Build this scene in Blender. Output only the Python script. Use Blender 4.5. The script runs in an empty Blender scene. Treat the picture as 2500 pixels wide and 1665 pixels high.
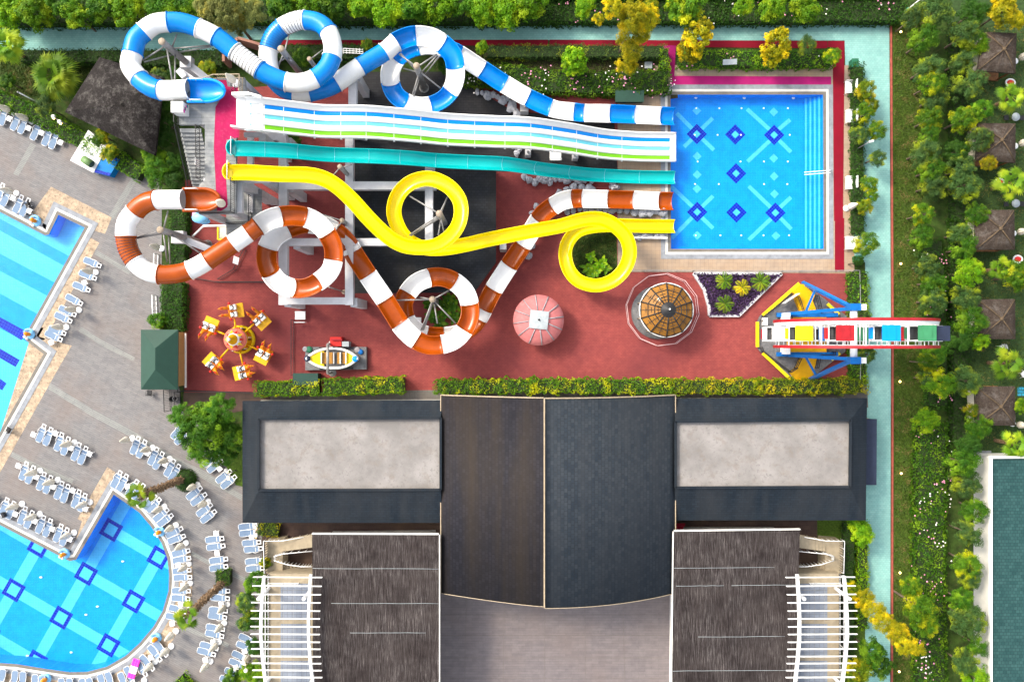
import bpy, math, random
import numpy as np
from mathutils import Vector, Matrix, geometry
R = math.radians
random.seed(7)
rng = np.random.default_rng(11)
SC = bpy.context.scene
COL = SC.collection

# ------------------------------------------------------------------ camera
H, F, CX, CY = 78.5, 1962.0, 1250.0, 832.5       # drone height (m), focal length and centre in photo pixels
cam_d = bpy.data.cameras.new("camera"); cam = bpy.data.objects.new("camera", cam_d); COL.objects.link(cam)
cam.location = (0, 0, H); cam_d.sensor_width = 36.0; cam_d.lens = 36.0 * F / 2500.0
cam_d.clip_start = 1.0; cam_d.clip_end = 2000.0
SC.camera = cam

# ------------------------------------------------------------------ sky and sun
SUN_EL, SUN_AZ = R(44), R(-55)                     # low evening sun from the upper left
world = bpy.data.worlds.new("World"); SC.world = world; world.use_nodes = True
wn = world.node_tree.nodes; bg = wn["Background"]
sky = wn.new("ShaderNodeTexSky"); sky.sky_type = 'NISHITA'; sky.sun_disc = False
sky.sun_elevation = SUN_EL; sky.sun_rotation = SUN_AZ; sky.air_density = 1.0; sky.dust_density = 4.0; sky.ozone_density = 0.4
hz = wn.new("ShaderNodeHueSaturation"); hz.inputs["Saturation"].default_value = 0.35      # hazy evening sky
world.node_tree.links.new(sky.outputs[0], hz.inputs["Color"]); world.node_tree.links.new(hz.outputs[0], bg.inputs[0]); bg.inputs[1].default_value = 0.15
sun_d = bpy.data.lights.new("sun", 'SUN'); sun_d.energy = 1.15; sun_d.angle = R(10.0); sun_d.color = (1.0, 0.86, 0.64)
sun = bpy.data.objects.new("sun", sun_d); COL.objects.link(sun)
sdir = Vector((math.sin(SUN_AZ) * math.cos(SUN_EL), math.cos(SUN_AZ) * math.cos(SUN_EL), math.sin(SUN_EL)))
sun.rotation_euler = (-sdir).to_track_quat('-Z', 'Y').to_euler(); sun.location = sdir * 120
SC.view_settings.view_transform = 'Standard'; SC.view_settings.look = 'None'
SC.view_settings.exposure = 1.42; SC.view_settings.gamma = 1.0; SC.view_settings.use_curve_mapping = False
SC.cycles.max_bounces = 8; SC.cycles.transparent_max_bounces = 8; SC.cycles.use_denoising = True

# ------------------------------------------------------------------ helpers
def W(px, py, z=0.0):
    """photo pixel -> the point at height z seen there"""
    k = (H - z) / F
    return Vector(((px - CX) * k, (CY - py) * k, z))
def WL(pts, z=0.0): return [W(x, y, z) for x, y in pts]
def TL(ox, oy, s):
    """reader of coordinates taken from an enlarged tile of the photograph"""
    return lambda *p: [(ox + p[i] / s, oy + p[i + 1] / s) for i in range(0, len(p), 2)]
tA, tB, tC, tD = TL(0, 0, 3.647), TL(600, 0, 3.647), TL(1200, 0, 3.647), TL(1800, 0, 3.364)
tE, tF, tG, tH = TL(0, 400, 3.647), TL(600, 400, 3.647), TL(1200, 400, 3.647), TL(1800, 400, 3.364)
tI, tJ, tK, tL_ = TL(0, 800, 3.647), TL(600, 800, 3.647), TL(1200, 800, 3.647), TL(1800, 800, 3.364)
tM, tN, tO, tR = TL(0, 1220, 3.523), TL(600, 1220, 3.523), TL(1200, 1220, 3.523), TL(1800, 1220, 3.364)

def tag(o, label=None, cat=None, group=None, kind=None):
    if label: o["label"] = label
    if cat: o["category"] = cat
    if group: o["group"] = group
    if kind: o["kind"] = kind
    return o
def thing(name, loc, label, cat, group=None, rz=0.0):
    o = bpy.data.objects.new(name, None); COL.objects.link(o)
    o.empty_display_size = 0.3; o.location = loc; o.rotation_euler = (0, 0, rz)
    return tag(o, label, cat, group)
def dup(root, loc, rz=0.0, label=None, group=None, scale=None):
    r = root.copy(); COL.objects.link(r); r.location = loc; r.rotation_euler = (0, 0, rz)
    if scale: r.scale = (scale,) * 3
    if label: r["label"] = label
    if group: r["group"] = group
    for ch in KIDS.get(root.name, []):
        c = ch.copy(); COL.objects.link(c); c.parent = r
        KIDS.setdefault(r.name, []).append(c)
        for g in KIDS.get(ch.name, []):
            d = g.copy(); COL.objects.link(d); d.parent = c
    return r
KIDS = {}
ORD = ["first", "second", "third", "fourth", "fifth", "sixth", "seventh", "eighth", "ninth", "tenth", "eleventh",
       "twelfth", "thirteenth", "fourteenth", "fifteenth", "sixteenth", "seventeenth", "eighteenth", "nineteenth",
       "twentieth", "twenty-first", "twenty-second", "twenty-third", "twenty-fourth"]
def org(o):
    v = Vector((0, 0, 0))
    while o is not None:
        v = v + o.location; o = o.parent
    return v

class MB:
    """collects faces; build() links them as one mesh object"""
    def __init__(s): s.v = []; s.f = []; s.m = []; s.sm = []
    def add(s, vs, fs, m=0, smooth=False):
        b = len(s.v); s.v += [tuple(v) for v in vs]
        for f in fs: s.f.append([b + i for i in f]); s.m.append(m); s.sm.append(smooth)
        return s
    def box(s, c, size, rz=0.0, m=0, ry=0.0, rx=0.0):
        x, y, z = size[0] / 2, size[1] / 2, size[2] / 2
        M = Matrix.Rotation(rz, 3, 'Z') @ Matrix.Rotation(ry, 3, 'Y') @ Matrix.Rotation(rx, 3, 'X')
        c = Vector(c)
        vs = [c + M @ Vector(p) for p in ((-x,-y,-z),(x,-y,-z),(x,y,-z),(-x,y,-z),(-x,-y,z),(x,-y,z),(x,y,z),(-x,y,z))]
        return s.add(vs, [(3,2,1,0),(4,5,6,7),(0,1,5,4),(1,2,6,5),(2,3,7,6),(3,0,4,7)], m)
    def bar(s, a, b, w, h, m=0):
        """rectangular bar from a to b, w wide (level) and h tall"""
        a = Vector(a); b = Vector(b); d = b - a; L = d.length
        if L < 1e-6: return s
        d /= L
        up = Vector((0, 0, 1)) if abs(d.z) < 0.97 else Vector((1, 0, 0))
        sx = d.cross(up).normalized(); sz = sx.cross(d).normalized()
        vs = []
        for p in (a, b):
            for i, j in ((-1,-1),(1,-1),(1,1),(-1,1)): vs.append(p + sx * (i * w / 2) + sz * (j * h / 2))
        return s.add(vs, [(0,1,2,3),(7,6,5,4),(0,4,5,1),(1,5,6,2),(2,6,7,3),(3,7,4,0)], m)
    def tube(s, pts, r, n=8, m=0, closed=False, caps=True, r2=None):
        pts = [Vector(p) for p in pts]; N = len(pts); ring0 = None; vs = []
        prev = None
        for i, p in enumerate(pts):
            if closed: d = pts[(i + 1) % N] - pts[i - 1]
            else: d = pts[min(i + 1, N - 1)] - pts[max(i - 1, 0)]
            d.normalize()
            if prev is None:
                up = Vector((0, 0, 1)) if abs(d.z) < 0.9 else Vector((1, 0, 0))
                sx = d.cross(up).normalized()
            else:
                sx = (prev - d * prev.dot(d)).normalized()
            prev = sx; sy = d.cross(sx)
            rr = r if r2 is None else r + (r2 - r) * i / max(1, N - 1)
            for k in range(n):
                a = 2 * math.pi * k / n; vs.append(p + sx * (math.cos(a) * rr) + sy * (math.sin(a) * rr))
        fs = []
        for i in range(N if closed else N - 1):
            j = (i + 1) % N
            for k in range(n): fs.append((i*n+k, i*n+(k+1)%n, j*n+(k+1)%n, j*n+k))
        s.add(vs, fs, m, True)
        if caps and not closed:
            s.add(vs[:n], [tuple(range(n - 1, -1, -1))], m); s.add(vs[-n:], [tuple(range(n))], m)
        return s
    def poly(s, pts, z0, z1, m=0, mside=None, bottom=True):
        """prism over an outline (list of xy or Vectors)"""
        P = [Vector((p[0], p[1], 0)) for p in pts]; n = len(P)
        area = sum(P[i].x * P[(i+1)%n].y - P[(i+1)%n].x * P[i].y for i in range(n))
        if area < 0: P.reverse()
        tri = geometry.tessellate_polygon([P])
        top = [Vector((p.x, p.y, z1)) for p in P]; bot = [Vector((p.x, p.y, z0)) for p in P]
        for t in tri:
            a, b, c = t
            if (P[b]-P[a]).cross(P[c]-P[a]).z < 0: b, c = c, b
            s.add([top[a], top[b], top[c]], [(0, 1, 2)], m)
            if bottom and z1 > z0: s.add([bot[a], bot[c], bot[b]], [(0, 1, 2)], m)
        if z1 > z0:
            for i in range(n):
                j = (i + 1) % n
                s.add([bot[i], bot[j], top[j], top[i]], [(0, 1, 2, 3)], m if mside is None else mside)
        return s
    def sheet(s, outer, holes, z, m=0):
        """flat sheet with holes"""
        loops = [[Vector((p[0], p[1], 0)) for p in outer]] + [[Vector((p[0], p[1], 0)) for p in h] for h in holes]
        flat = [p for l in loops for p in l]
        for a, b, c in geometry.tessellate_polygon(loops):
            if (flat[b]-flat[a]).cross(flat[c]-flat[a]).z < 0: b, c = c, b
            s.add([(flat[i].x, flat[i].y, z) for i in (a, b, c)], [(0, 1, 2)], m)
        return s
    def lathe(s, prof, n=24, c=(0, 0, 0), m=0, smooth=True, a0=0.0, mf=None):
        c = Vector(c); vs = []
        for r, z in prof:
            for k in range(n):
                a = a0 + 2 * math.pi * k / n; vs.append(c + Vector((r * math.cos(a), r * math.sin(a), z)))
        for i in range(len(prof) - 1):
            fs = [(i*n+k, i*n+(k+1)%n, (i+1)*n+(k+1)%n, (i+1)*n+k) for k in range(n)]
            b = len(s.v)
            for q in fs:
                s.add([vs[x] for x in q], [(0, 1, 2, 3)], m if mf is None else mf(i), smooth)
        return s
    def ball(s, c, r, m=0, nu=10, nv=7, sc=(1, 1, 1)):
        c = Vector(c); vs = []; fs = []
        for j in range(nv + 1):
            t = math.pi * j / nv
            for k in range(nu):
                a = 2 * math.pi * k / nu
                vs.append(c + Vector((r*sc[0]*math.sin(t)*math.cos(a), r*sc[1]*math.sin(t)*math.sin(a), r*sc[2]*math.cos(t))))
        for j in range(nv):
            for k in range(nu): fs.append((j*nu+k, (j+1)*nu+k, (j+1)*nu+(k+1)%nu, j*nu+(k+1)%nu))
        return s.add(vs, fs, m, True)
    def quad(s, a, b, c, d, m=0): return s.add([a, b, c, d], [(0, 1, 2, 3)], m)
    def build(s, name, mats, parent=None, smooth=None, bevel=0.0, merge=True):
        me = bpy.data.meshes.new(name)
        o3 = org(parent) if parent is not None else Vector((0, 0, 0))
        vs = [(v[0]-o3.x, v[1]-o3.y, v[2]-o3.z) for v in s.v]
        if merge:                                   # weld equal points so that shading is continuous
            key = {}; idx = []; nv = []
            for v in vs:
                k = (round(v[0], 4), round(v[1], 4), round(v[2], 4))
                if k not in key: key[k] = len(nv); nv.append(v)
                idx.append(key[k])
            fs = []; ms = []; sms = []
            for f, m, q in zip(s.f, s.m, s.sm):
                g = []
                for i in f:
                    if not g or idx[i] != g[-1]: g.append(idx[i])
                if len(g) > 1 and g[0] == g[-1]: g.pop()
                if len(set(g)) > 2: fs.append(g); ms.append(m); sms.append(q)
        else: nv, fs, ms, sms = vs, s.f, s.m, s.sm
        me.from_pydata(nv, [], fs)
        for m in (mats if isinstance(mats, (list, tuple)) else [mats]): me.materials.append(m)
        me.polygons.foreach_set("material_index", ms)
        me.polygons.foreach_set("use_smooth", [bool(x) if smooth is None else smooth for x in sms])
        me.update()
        o = bpy.data.objects.new(name, me); COL.objects.link(o)
        if parent is not None:
            o.parent = parent; KIDS.setdefault(parent.name, []).append(o)
        if bevel:
            b = o.modifiers.new("bevel", 'BEVEL'); b.width = bevel; b.segments = 2; b.limit_method = 'ANGLE'
        return o
def pieces(mb, name, mats, parent=None, **k):
    """builds every separate piece of mb as an object of its own"""
    par = list(range(len(mb.f))); own = {}
    def find(i):
        while par[i] != i: par[i] = par[par[i]]; i = par[i]
        return i
    for i, f in enumerate(mb.f):
        for v in f:
            q = tuple(round(c, 4) for c in mb.v[v])
            if q in own: par[find(i)] = find(own[q])
            else: own[q] = i
    grp = {}
    for i in range(len(mb.f)): grp.setdefault(find(i), []).append(i)
    out = []
    for g in grp.values():
        n = MB()
        for i in g: n.add([mb.v[v] for v in mb.f[i]], [tuple(range(len(mb.f[i])))], mb.m[i], mb.sm[i])
        out.append(n.build(name, mats, parent, **k))
    return out
def struct(name, mb, mats, **k): return tag(mb.build(name, mats, **k), kind="structure")

# ------------------------------------------------------------------ materials
def nodes(name):
    m = bpy.data.materials.new(name); m.use_nodes = True
    nt = m.node_tree; return m, nt, nt.nodes, nt.links, nt.nodes["Principled BSDF"]
def cc(c): return (c[0], c[1], c[2], 1.0)
def mixc(nt, fac, a, b, mode='MIX'):
    n = nt.nodes.new("ShaderNodeMix"); n.data_type = 'RGBA'; n.blend_type = mode
    for sock, v in ((n.inputs[0], fac), (n.inputs[6], a), (n.inputs[7], b)):
        if hasattr(v, "is_output"): nt.links.new(v, sock)
        elif isinstance(v, (int, float)): sock.default_value = v
        else: sock.default_value = cc(v)
    return n.outputs[2]
def coord(nt, scale=(1, 1, 1), rot=0.0):
    tc = nt.nodes.new("ShaderNodeTexCoord"); mp = nt.nodes.new("ShaderNodeMapping")
    mp.inputs["Scale"].default_value = scale; mp.inputs["Rotation"].default_value = (0, 0, rot)
    nt.links.new(tc.outputs["Object"], mp.inputs[0]); return mp.outputs[0]
def noise(nt, scale, detail=6, rough=0.6, vec=None, lo=0.35, hi=0.65):
    n = nt.nodes.new("ShaderNodeTexNoise"); n.inputs["Scale"].default_value = scale
    n.inputs["Detail"].default_value = detail; n.inputs["Roughness"].default_value = rough
    nt.links.new(vec if vec is not None else coord(nt), n.inputs["Vector"])
    r = nt.nodes.new("ShaderNodeMapRange"); r.inputs[1].default_value = lo; r.inputs[2].default_value = hi
    nt.links.new(n.outputs[0], r.inputs[0]); return r.outputs[0]
def bump(nt, p, h, dist=0.02, strength=0.5):
    b = nt.nodes.new("ShaderNodeBump"); b.inputs["Distance"].default_value = dist; b.inputs["Strength"].default_value = strength
    nt.links.new(h, b.inputs["Height"]); nt.links.new(b.outputs[0], p.inputs["Normal"])
def sc(c, k): return tuple(min(1.0, x * k) for x in c[:3])
def plain(name, col, rough=0.5, var=0.12, ns=2.0, metal=0.0, coat=0.0, bmp=0.0, bs=30.0, dirt=None, dirt_amt=0.5, speck=0.0):
    m, nt, N, L, p = nodes(name)
    c = mixc(nt, noise(nt, ns), sc(col, 1 - var), sc(col, 1 + var))
    if dirt: c = mixc(nt, noise(nt, ns * 2.7, 8, 0.7, None, 0.52, 0.8), c, mixc(nt, dirt_amt, col, dirt))
    if speck: c = mixc(nt, noise(nt, 4.5, 4, 0.7, None, 0.55, 0.68), c, sc(col, 1 - speck))
    L.new(c, p.inputs["Base Color"]); p.inputs["Roughness"].default_value = rough; p.inputs["Metallic"].default_value = metal; p.inputs["Specular IOR Level"].default_value = 0.28
    if coat: p.inputs["Coat Weight"].default_value = coat; p.inputs["Coat Roughness"].default_value = 0.12
    if bmp: bump(nt, p, noise(nt, bs, 5), 0.02, bmp)
    return m
def paving(name, c1, c2, mortar, bw, bh, rot=0.0, stain=None, sscale=0.25, msize=0.012, rough=0.8, streak=0.0, stain_amt=0.7, offset=0.5, lo=0.45, hi=0.75, stretch=None):
    m, nt, N, L, p = nodes(name)
    b = N.new("ShaderNodeTexBrick"); L.new(coord(nt, (1, 1, 1), rot), b.inputs["Vector"])
    b.inputs["Color1"].default_value = cc(c1); b.inputs["Color2"].default_value = cc(c2); b.inputs["Mortar"].default_value = cc(mortar)
    b.inputs["Scale"].default_value = 1.0; b.inputs["Brick Width"].default_value = bw; b.inputs["Row Height"].default_value = bh
    b.inputs["Mortar Size"].default_value = msize; b.inputs["Mortar Smooth"].default_value = 0.3; b.offset = offset
    c = mixc(nt, noise(nt, 1.3, 8, 0.65), mixc(nt, 1.0, b.outputs[0], (0.82, 0.82, 0.84), 'MULTIPLY'), b.outputs[0])
    if streak:
        st = noise(nt, 1.0, 4, 0.6, coord(nt, (0.5, 9.0, 1), rot))
        c = mixc(nt, st, mixc(nt, 1.0, c, (1 - streak,) * 3, 'MULTIPLY'), c)
    if stain:
        f = noise(nt, sscale, 7, 0.62, coord(nt, stretch) if stretch else None, lo, hi)
        q = N.new("ShaderNodeMath"); q.operation = 'MULTIPLY'; q.inputs[1].default_value = stain_amt; L.new(f, q.inputs[0])
        c = mixc(nt, q.outputs[0], c, stain)
    L.new(c, p.inputs["Base Color"]); p.inputs["Roughness"].default_value = rough; p.inputs["Specular IOR Level"].default_value = 0.12
    bump(nt, p, noise(nt, 25, 5), 0.01, 0.3)
    return m
def leafmat(name, a, b, tip=None, trans=0.3):
    """leaves: two tones spread by noise and by object, a third on some sprays"""
    m, nt, N, L, p = nodes(name)
    oi = N.new("ShaderNodeObjectInfo")
    c = mixc(nt, noise(nt, 1.6, 3, 0.6), a, b)
    geo = N.new("ShaderNodeNewGeometry")
    c = mixc(nt, geo.outputs["Random Per Island"], mixc(nt, 1.0, c, (0.55, 0.6, 0.5), 'MULTIPLY'), c)
    if tip:
        f = noise(nt, 0.9, 3, 0.5, None, 0.5, 0.62); c = mixc(nt, f, c, tip)
    hsv = N.new("ShaderNodeHueSaturation"); L.new(c, hsv.inputs["Color"])
    mr = N.new("ShaderNodeMapRange"); mr.inputs[3].default_value = 0.72; mr.inputs[4].default_value = 1.3
    L.new(oi.outputs["Random"], mr.inputs[0]); L.new(mr.outputs[0], hsv.inputs["Value"])
    L.new(hsv.outputs[0], p.inputs["Base Color"]); p.inputs["Roughness"].default_value = 0.55; p.inputs["Specular IOR Level"].default_value = 0.2
    t = N.new("ShaderNodeBsdfTranslucent"); L.new(hsv.outputs[0], t.inputs[0])
    mx = N.new("ShaderNodeMixShader"); mx.inputs[0].default_value = trans
    L.new(p.outputs[0], mx.inputs[1]); L.new(t.outputs[0], mx.inputs[2]); L.new(mx.outputs[0], N["Material Output"].inputs[0])
    return m
def thatch(name, a, b, rot=0.0, radial=False, pale=(0.3, 0.28, 0.26), sx=18.0, sy=0.7):
    m, nt, N, L, p = nodes(name)
    if radial:
        v = coord(nt, (6, 6, 2)); f = noise(nt, 1.6, 9, 0.75, v)
    else:
        v = coord(nt, (sx, sy, 1), rot); f = noise(nt, 1.0, 7, 0.7, v)
    c = mixc(nt, f, a, b)
    c = mixc(nt, noise(nt, 0.35, 5, 0.6, None, 0.4, 0.7), c, mixc(nt, 1.0, c, (0.6, 0.58, 0.6), 'MULTIPLY'))
    if not radial:
        f2 = noise(nt, 1.0, 6, 0.75, coord(nt, (sx * 1.2, sy * 0.8, 1), rot), 0.5, 0.66)
        pm = N.new("ShaderNodeMath"); pm.operation = 'MULTIPLY'; L.new(f2, pm.inputs[0]); L.new(noise(nt, 0.45, 4, 0.6, None, 0.3, 0.62), pm.inputs[1])
        c = mixc(nt, pm.outputs[0], c, pale)
    else:
        c = mixc(nt, noise(nt, 1.1, 9, 0.85, None, 0.5, 0.8), c, mixc(nt, 0.7, c, pale))
    L.new(c, p.inputs["Base Color"]); p.inputs["Roughness"].default_value = 0.95; p.inputs["Specular IOR Level"].default_value = 0.08
    bump(nt, p, f, 0.06, 0.9)
    return m
def shingle(name, a, b, rot=0.0, bw=0.33, bh=0.2, stain=(0.1, 0.08, 0.06)):
    return paving(name, a, b, sc(a, 0.6), bw, bh, rot, stain, 0.5, 0.03, 0.75, 0.0, 0.75, 0.5, 0.42, 0.72, (1, 0.1, 1))
def ptile(name, a, b, grout, s=0.25, rot=0.0, rough=0.25):
    return paving(name, a, b, grout, s, s, rot, None, 0.3, 0.012, rough, offset=0.0)

m_white = plain("white_paint", (0.8, 0.8, 0.79), 0.35, 0.03)
m_whiteg = plain("white_gelcoat", (0.82, 0.82, 0.8), 0.25, 0.03, 1.2, 0, 0.15, dirt=(0.55, 0.5, 0.42), dirt_amt=0.25)
m_blueg = plain("blue_gelcoat", (0.0, 0.2, 0.62), 0.25, 0.1, 0.8, 0, 0.15, dirt=(0.0, 0.12, 0.4), dirt_amt=0.3)
m_scoopb = plain("bright_blue_gelcoat", (0.0, 0.27, 0.8), 0.25, 0.08, 0.8, 0, 0.15)
m_orangeg = plain("orange_gelcoat", (0.32, 0.056, 0.0016), 0.25, 0.12, 0.8, 0, 0.15, dirt=(0.35, 0.08, 0.01), dirt_amt=0.3)
m_yellowg = plain("yellow_gelcoat", (0.85, 0.66, 0.0), 0.25, 0.04, 0.8, 0, 0.15)
m_greenout = plain("green_underside", (0.08, 0.2, 0.03), 0.35, 0.1)
m_tealg = plain("teal_gelcoat", (0, 0.357, 0.357), 0.25, 0.05, 0.8, 0, 0.15)
m_laneb = plain("lane_blue", (0.0, 0.2, 0.62), 0.25, 0.03); m_lanel = plain("lane_pale_blue", (0.13, 0.5, 0.6), 0.25, 0.03)
m_laneg = plain("lane_green", (0.14, 0.42, 0.012), 0.25, 0.03)
m_rib = plain("dark_seam", (0.03, 0.03, 0.035), 0.6, 0.2)
m_steel = plain("galvanised_steel", (0.27, 0.265, 0.26), 0.45, 0.15, 4, 0.35)
m_steelcap = plain("rust_cap", (0.3, 0.24, 0.18), 0.7, 0.2, 6)
m_black = plain("black_iron", (0.02, 0.02, 0.022), 0.5, 0.2)
m_conc = plain("white_concrete", (0.5, 0.5, 0.52), 0.8, 0.08, 1.0, dirt=(0.35, 0.33, 0.31), dirt_amt=0.5, bmp=0.2)
m_deck = paving("deck_boards", (0.25, 0.26, 0.265), (0.2, 0.215, 0.22), (0.11, 0.115, 0.12), 3.0, 0.3, 0.0, (0.5, 0.5, 0.48), 0.6)
m_pink = plain("pink_matting", (0.344, 0.00656, 0.0697), 0.85, 0.1, 1.5, dirt=(0.5, 0.1, 0.2), dirt_amt=0.4)
m_redmat = plain("crimson_matting", (0.187, 0, 0.0119), 0.85, 0.12, 0.6)
m_magmat = plain("magenta_matting", (0.33, 0.008, 0.12), 0.85, 0.14, 0.5)
m_red = paving("red_paving", (0.3, 0.066, 0.058), (0.26, 0.054, 0.05), (0.17, 0.04, 0.038), 0.3, 0.15, 0.0, (0.13, 0.03, 0.036), 0.11, 0.01, 0.75, 0, 0.75)
m_teal = paving("teal_path_paving", (0.275, 0.512, 0.472), (0.225, 0.461, 0.425), (0.145, 0.282, 0.257), 0.3, 0.2, 0.0, (0.13, 0.27, 0.26), 0.13, 0.008, 0.8, 0, 0.6)
m_kerb = plain("red_kerb", (0.3, 0.07, 0.05), 0.8, 0.2, 3)
m_plaza = paving("plaza_paving", (0.231, 0.224, 0.222), (0.198, 0.194, 0.196), (0.123, 0.12, 0.122), 1.3, 0.19, R(28), (0.19, 0.14, 0.115), 0.2, 0.012, 0.7, 0.16, 0.55)
m_drain = paving("drain_grating", (0.27, 0.27, 0.255), (0.24, 0.245, 0.235), (0.17, 0.18, 0.175), 2.0, 0.16, R(28), None, 1, 0.03)
m_pebble = plain("pebble_mosaic", (0.374, 0.289, 0.204), 0.8, 0.3, 1.6, dirt=(0.14, 0.075, 0.045), dirt_amt=0.95, bmp=0.3, speck=0.7)
m_beige = paving("beige_paving", (0.38, 0.29, 0.21), (0.34, 0.26, 0.19), (0.24, 0.19, 0.15), 0.4, 0.4, 0.0, (0.36, 0.22, 0.11), 0.25, 0.012, 0.8, 0, 0.5, 0.0)
m_coping = plain("grey_coping", (0.22, 0.235, 0.26), 0.7, 0.2, 1.5, dirt=(0.25, 0.25, 0.25))
m_gutter = plain("white_gutter", (0.58, 0.565, 0.52), 0.6, 0.06)
m_curb = plain("grey_pool_edge", (0.15, 0.14, 0.125), 0.7, 0.12, 2)
m_tile = ptile("pool_tile_cyan", (0.0, 0.275, 0.82), (0.0, 0.262, 0.8), (0.008, 0.31, 0.84))
m_tileL = ptile("pool_tile_pale", (0.0665, 0.46, 0.784), (0.0616, 0.446, 0.764), (0.105, 0.515, 0.823))
m_tileD = ptile("pool_tile_navy", (0.0, 0.012, 0.36), (0.0, 0.01, 0.3), (0.03, 0.12, 0.55), 0.28, R(28))
m_tileM = ptile("pool_tile_mid", (0, 0.203, 0.68), (0, 0.188, 0.65), (0, 0.247, 0.7), 0.25, R(28))
m_grass = plain("grass", (0.03, 0.06, 0.008), 0.95, 0.5, 0.9, dirt=(0.11, 0.07, 0.035), dirt_amt=0.7, bmp=0.8, bs=12)
m_lawn = plain("lawn", (0.05, 0.095, 0.008), 0.95, 0.35, 5.0, dirt=(0.12, 0.085, 0.035), dirt_amt=0.6, bmp=0.8, bs=14)
m_soil = plain("soil", (0.035, 0.03, 0.014), 0.95, 0.35, 2.0, dirt=(0.05, 0.08, 0.02), dirt_amt=0.8, bmp=0.6)
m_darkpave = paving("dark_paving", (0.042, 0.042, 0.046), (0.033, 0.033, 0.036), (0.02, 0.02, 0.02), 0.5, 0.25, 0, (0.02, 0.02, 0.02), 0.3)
m_greypave = paving("grey_paving", (0.16, 0.15, 0.135), (0.14, 0.13, 0.12), (0.09, 0.085, 0.08), 0.5, 0.5, 0, (0.09, 0.075, 0.06), 0.3)
m_brownpave = paving("brown_paving", (0.085, 0.055, 0.047), (0.07, 0.047, 0.04), (0.045, 0.035, 0.03), 0.8, 0.4, 0, (0.12, 0.08, 0.05), 0.3)
m_blackroof = shingle("black_shingle", (0.0259, 0.0295, 0.0351), (0.0185, 0.0203, 0.0241), 0.0, 0.4, 0.25, (0.02, 0.018, 0.016))
m_slate = shingle("slate_blue_shingle", (0.0352, 0.0433, 0.053), (0.0199, 0.0282, 0.0389), R(90), 0.4, 0.3, (0.034, 0.038, 0.044))
m_slateb = shingle("brown_grey_shingle", (0.023, 0.0221, 0.0283), (0.0153, 0.0153, 0.0196), R(90), 0.4, 0.3, (0.032, 0.024, 0.017))
m_wing = shingle("wing_shingle", (0.0137, 0.0218, 0.0318), (0.00936, 0.0154, 0.0233), 0.0, 0.5, 0.22, (0.027, 0.03, 0.034))
m_gravel = plain("white_gravel", (0.238, 0.224, 0.215), 0.95, 0.22, 0.35, dirt=(0.15, 0.105, 0.07), dirt_amt=0.65, bmp=0.6, bs=20, speck=0.28)
m_thatch = thatch("reed_thatch", (0.02, 0.0155, 0.015), (0.066, 0.054, 0.052), pale=(0.24, 0.215, 0.21), sx=26, sy=0.9)
m_thatchw = thatch("dark_reed_thatch", (0.018, 0.016, 0.0155), (0.048, 0.042, 0.04), radial=True)
m_thatchg = thatch("gazebo_thatch", (0.04, 0.03, 0.024), (0.105, 0.08, 0.064), radial=True)
m_ridge = plain("straw_ridge", (0.1, 0.07, 0.042), 0.95, 0.3, 6, bmp=0.5)
m_terrace = paving("terrace_paving", (0.203, 0.178, 0.181), (0.178, 0.157, 0.162), (0.133, 0.119, 0.117), 1.3, 0.25, 0.0, (0.17, 0.13, 0.115), 0.15, 0.008, 0.6, 0.1, 0.5)
m_greenroof = plain("green_metal_roof", (0.0176, 0.0544, 0.0384), 0.55, 0.08, 1.0)
m_dgreen = plain("dark_green_panel", (0.012, 0.045, 0.035), 0.6, 0.1)
m_beigewall = plain("beige_wall", (0.5, 0.33, 0.14), 0.85, 0.08)
m_offwhite = plain("off_white_wall", (0.7, 0.69, 0.66), 0.8, 0.05)
m_stairs = plain("beige_stone", (0.306, 0.255, 0.178), 0.8, 0.12, 2)
m_balc = paving("balcony_tile", (0.242, 0.27, 0.322), (0.219, 0.248, 0.299), (0.155, 0.173, 0.202), 0.45, 0.45, 0, None, 1, 0.02, offset=0.0)
m_wood = plain("brown_wood", (0.2, 0.085, 0.03), 0.7, 0.3, 4)
m_woodw = plain("pale_wood", (0.36, 0.29, 0.2), 0.7, 0.15, 4)
m_mat = plain("blue_grey_sling", (0.15, 0.215, 0.315), 0.8, 0.06, 5)
m_plast = plain("white_plastic", (0.8, 0.8, 0.8), 0.35, 0.03)
m_canvas = plain("cream_canvas", (0.66, 0.61, 0.51), 0.85, 0.08, 6)
m_bark = plain("bark", (0.16, 0.12, 0.085), 0.9, 0.3, 6, bmp=0.6)
m_palmbark = plain("palm_bark", (0.2, 0.13, 0.075), 0.95, 0.5, 5, dirt=(0.07, 0.055, 0.045), dirt_amt=0.8, bmp=0.8)
m_amber = plain("amber_panel", (0.24, 0.105, 0.012), 0.5, 0.25, 0.8, dirt=(0.17, 0.07, 0.025))
m_pinkcan = plain("faded_pink_canvas", (0.48, 0.15, 0.15), 0.8, 0.1, 0.9, dirt=(0.4, 0.25, 0.25), dirt_amt=0.6)
m_tarp = plain("grey_tarp", (0.34, 0.38, 0.4), 0.6, 0.12, 3, dirt=(0.2, 0.2, 0.2))
m_seam = plain("grey_seam", (0.3, 0.28, 0.3), 0.7, 0.2, 3)
m_yel = plain("yellow_paint", (0.65, 0.34, 0.0), 0.4, 0.06); m_yelb = plain("bright_yellow_paint", (0.8, 0.6, 0.01), 0.35, 0.05)
m_org = plain("orange_paint", (0.75, 0.25, 0.01), 0.4, 0.08); m_redp = plain("red_paint", (0.55, 0.02, 0.015), 0.4, 0.08)
m_bluep = plain("blue_paint", (0.004, 0.12, 0.4), 0.35, 0.1); m_bluel = plain("light_blue_paint", (0.2, 0.5, 0.8), 0.4, 0.1)
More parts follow.
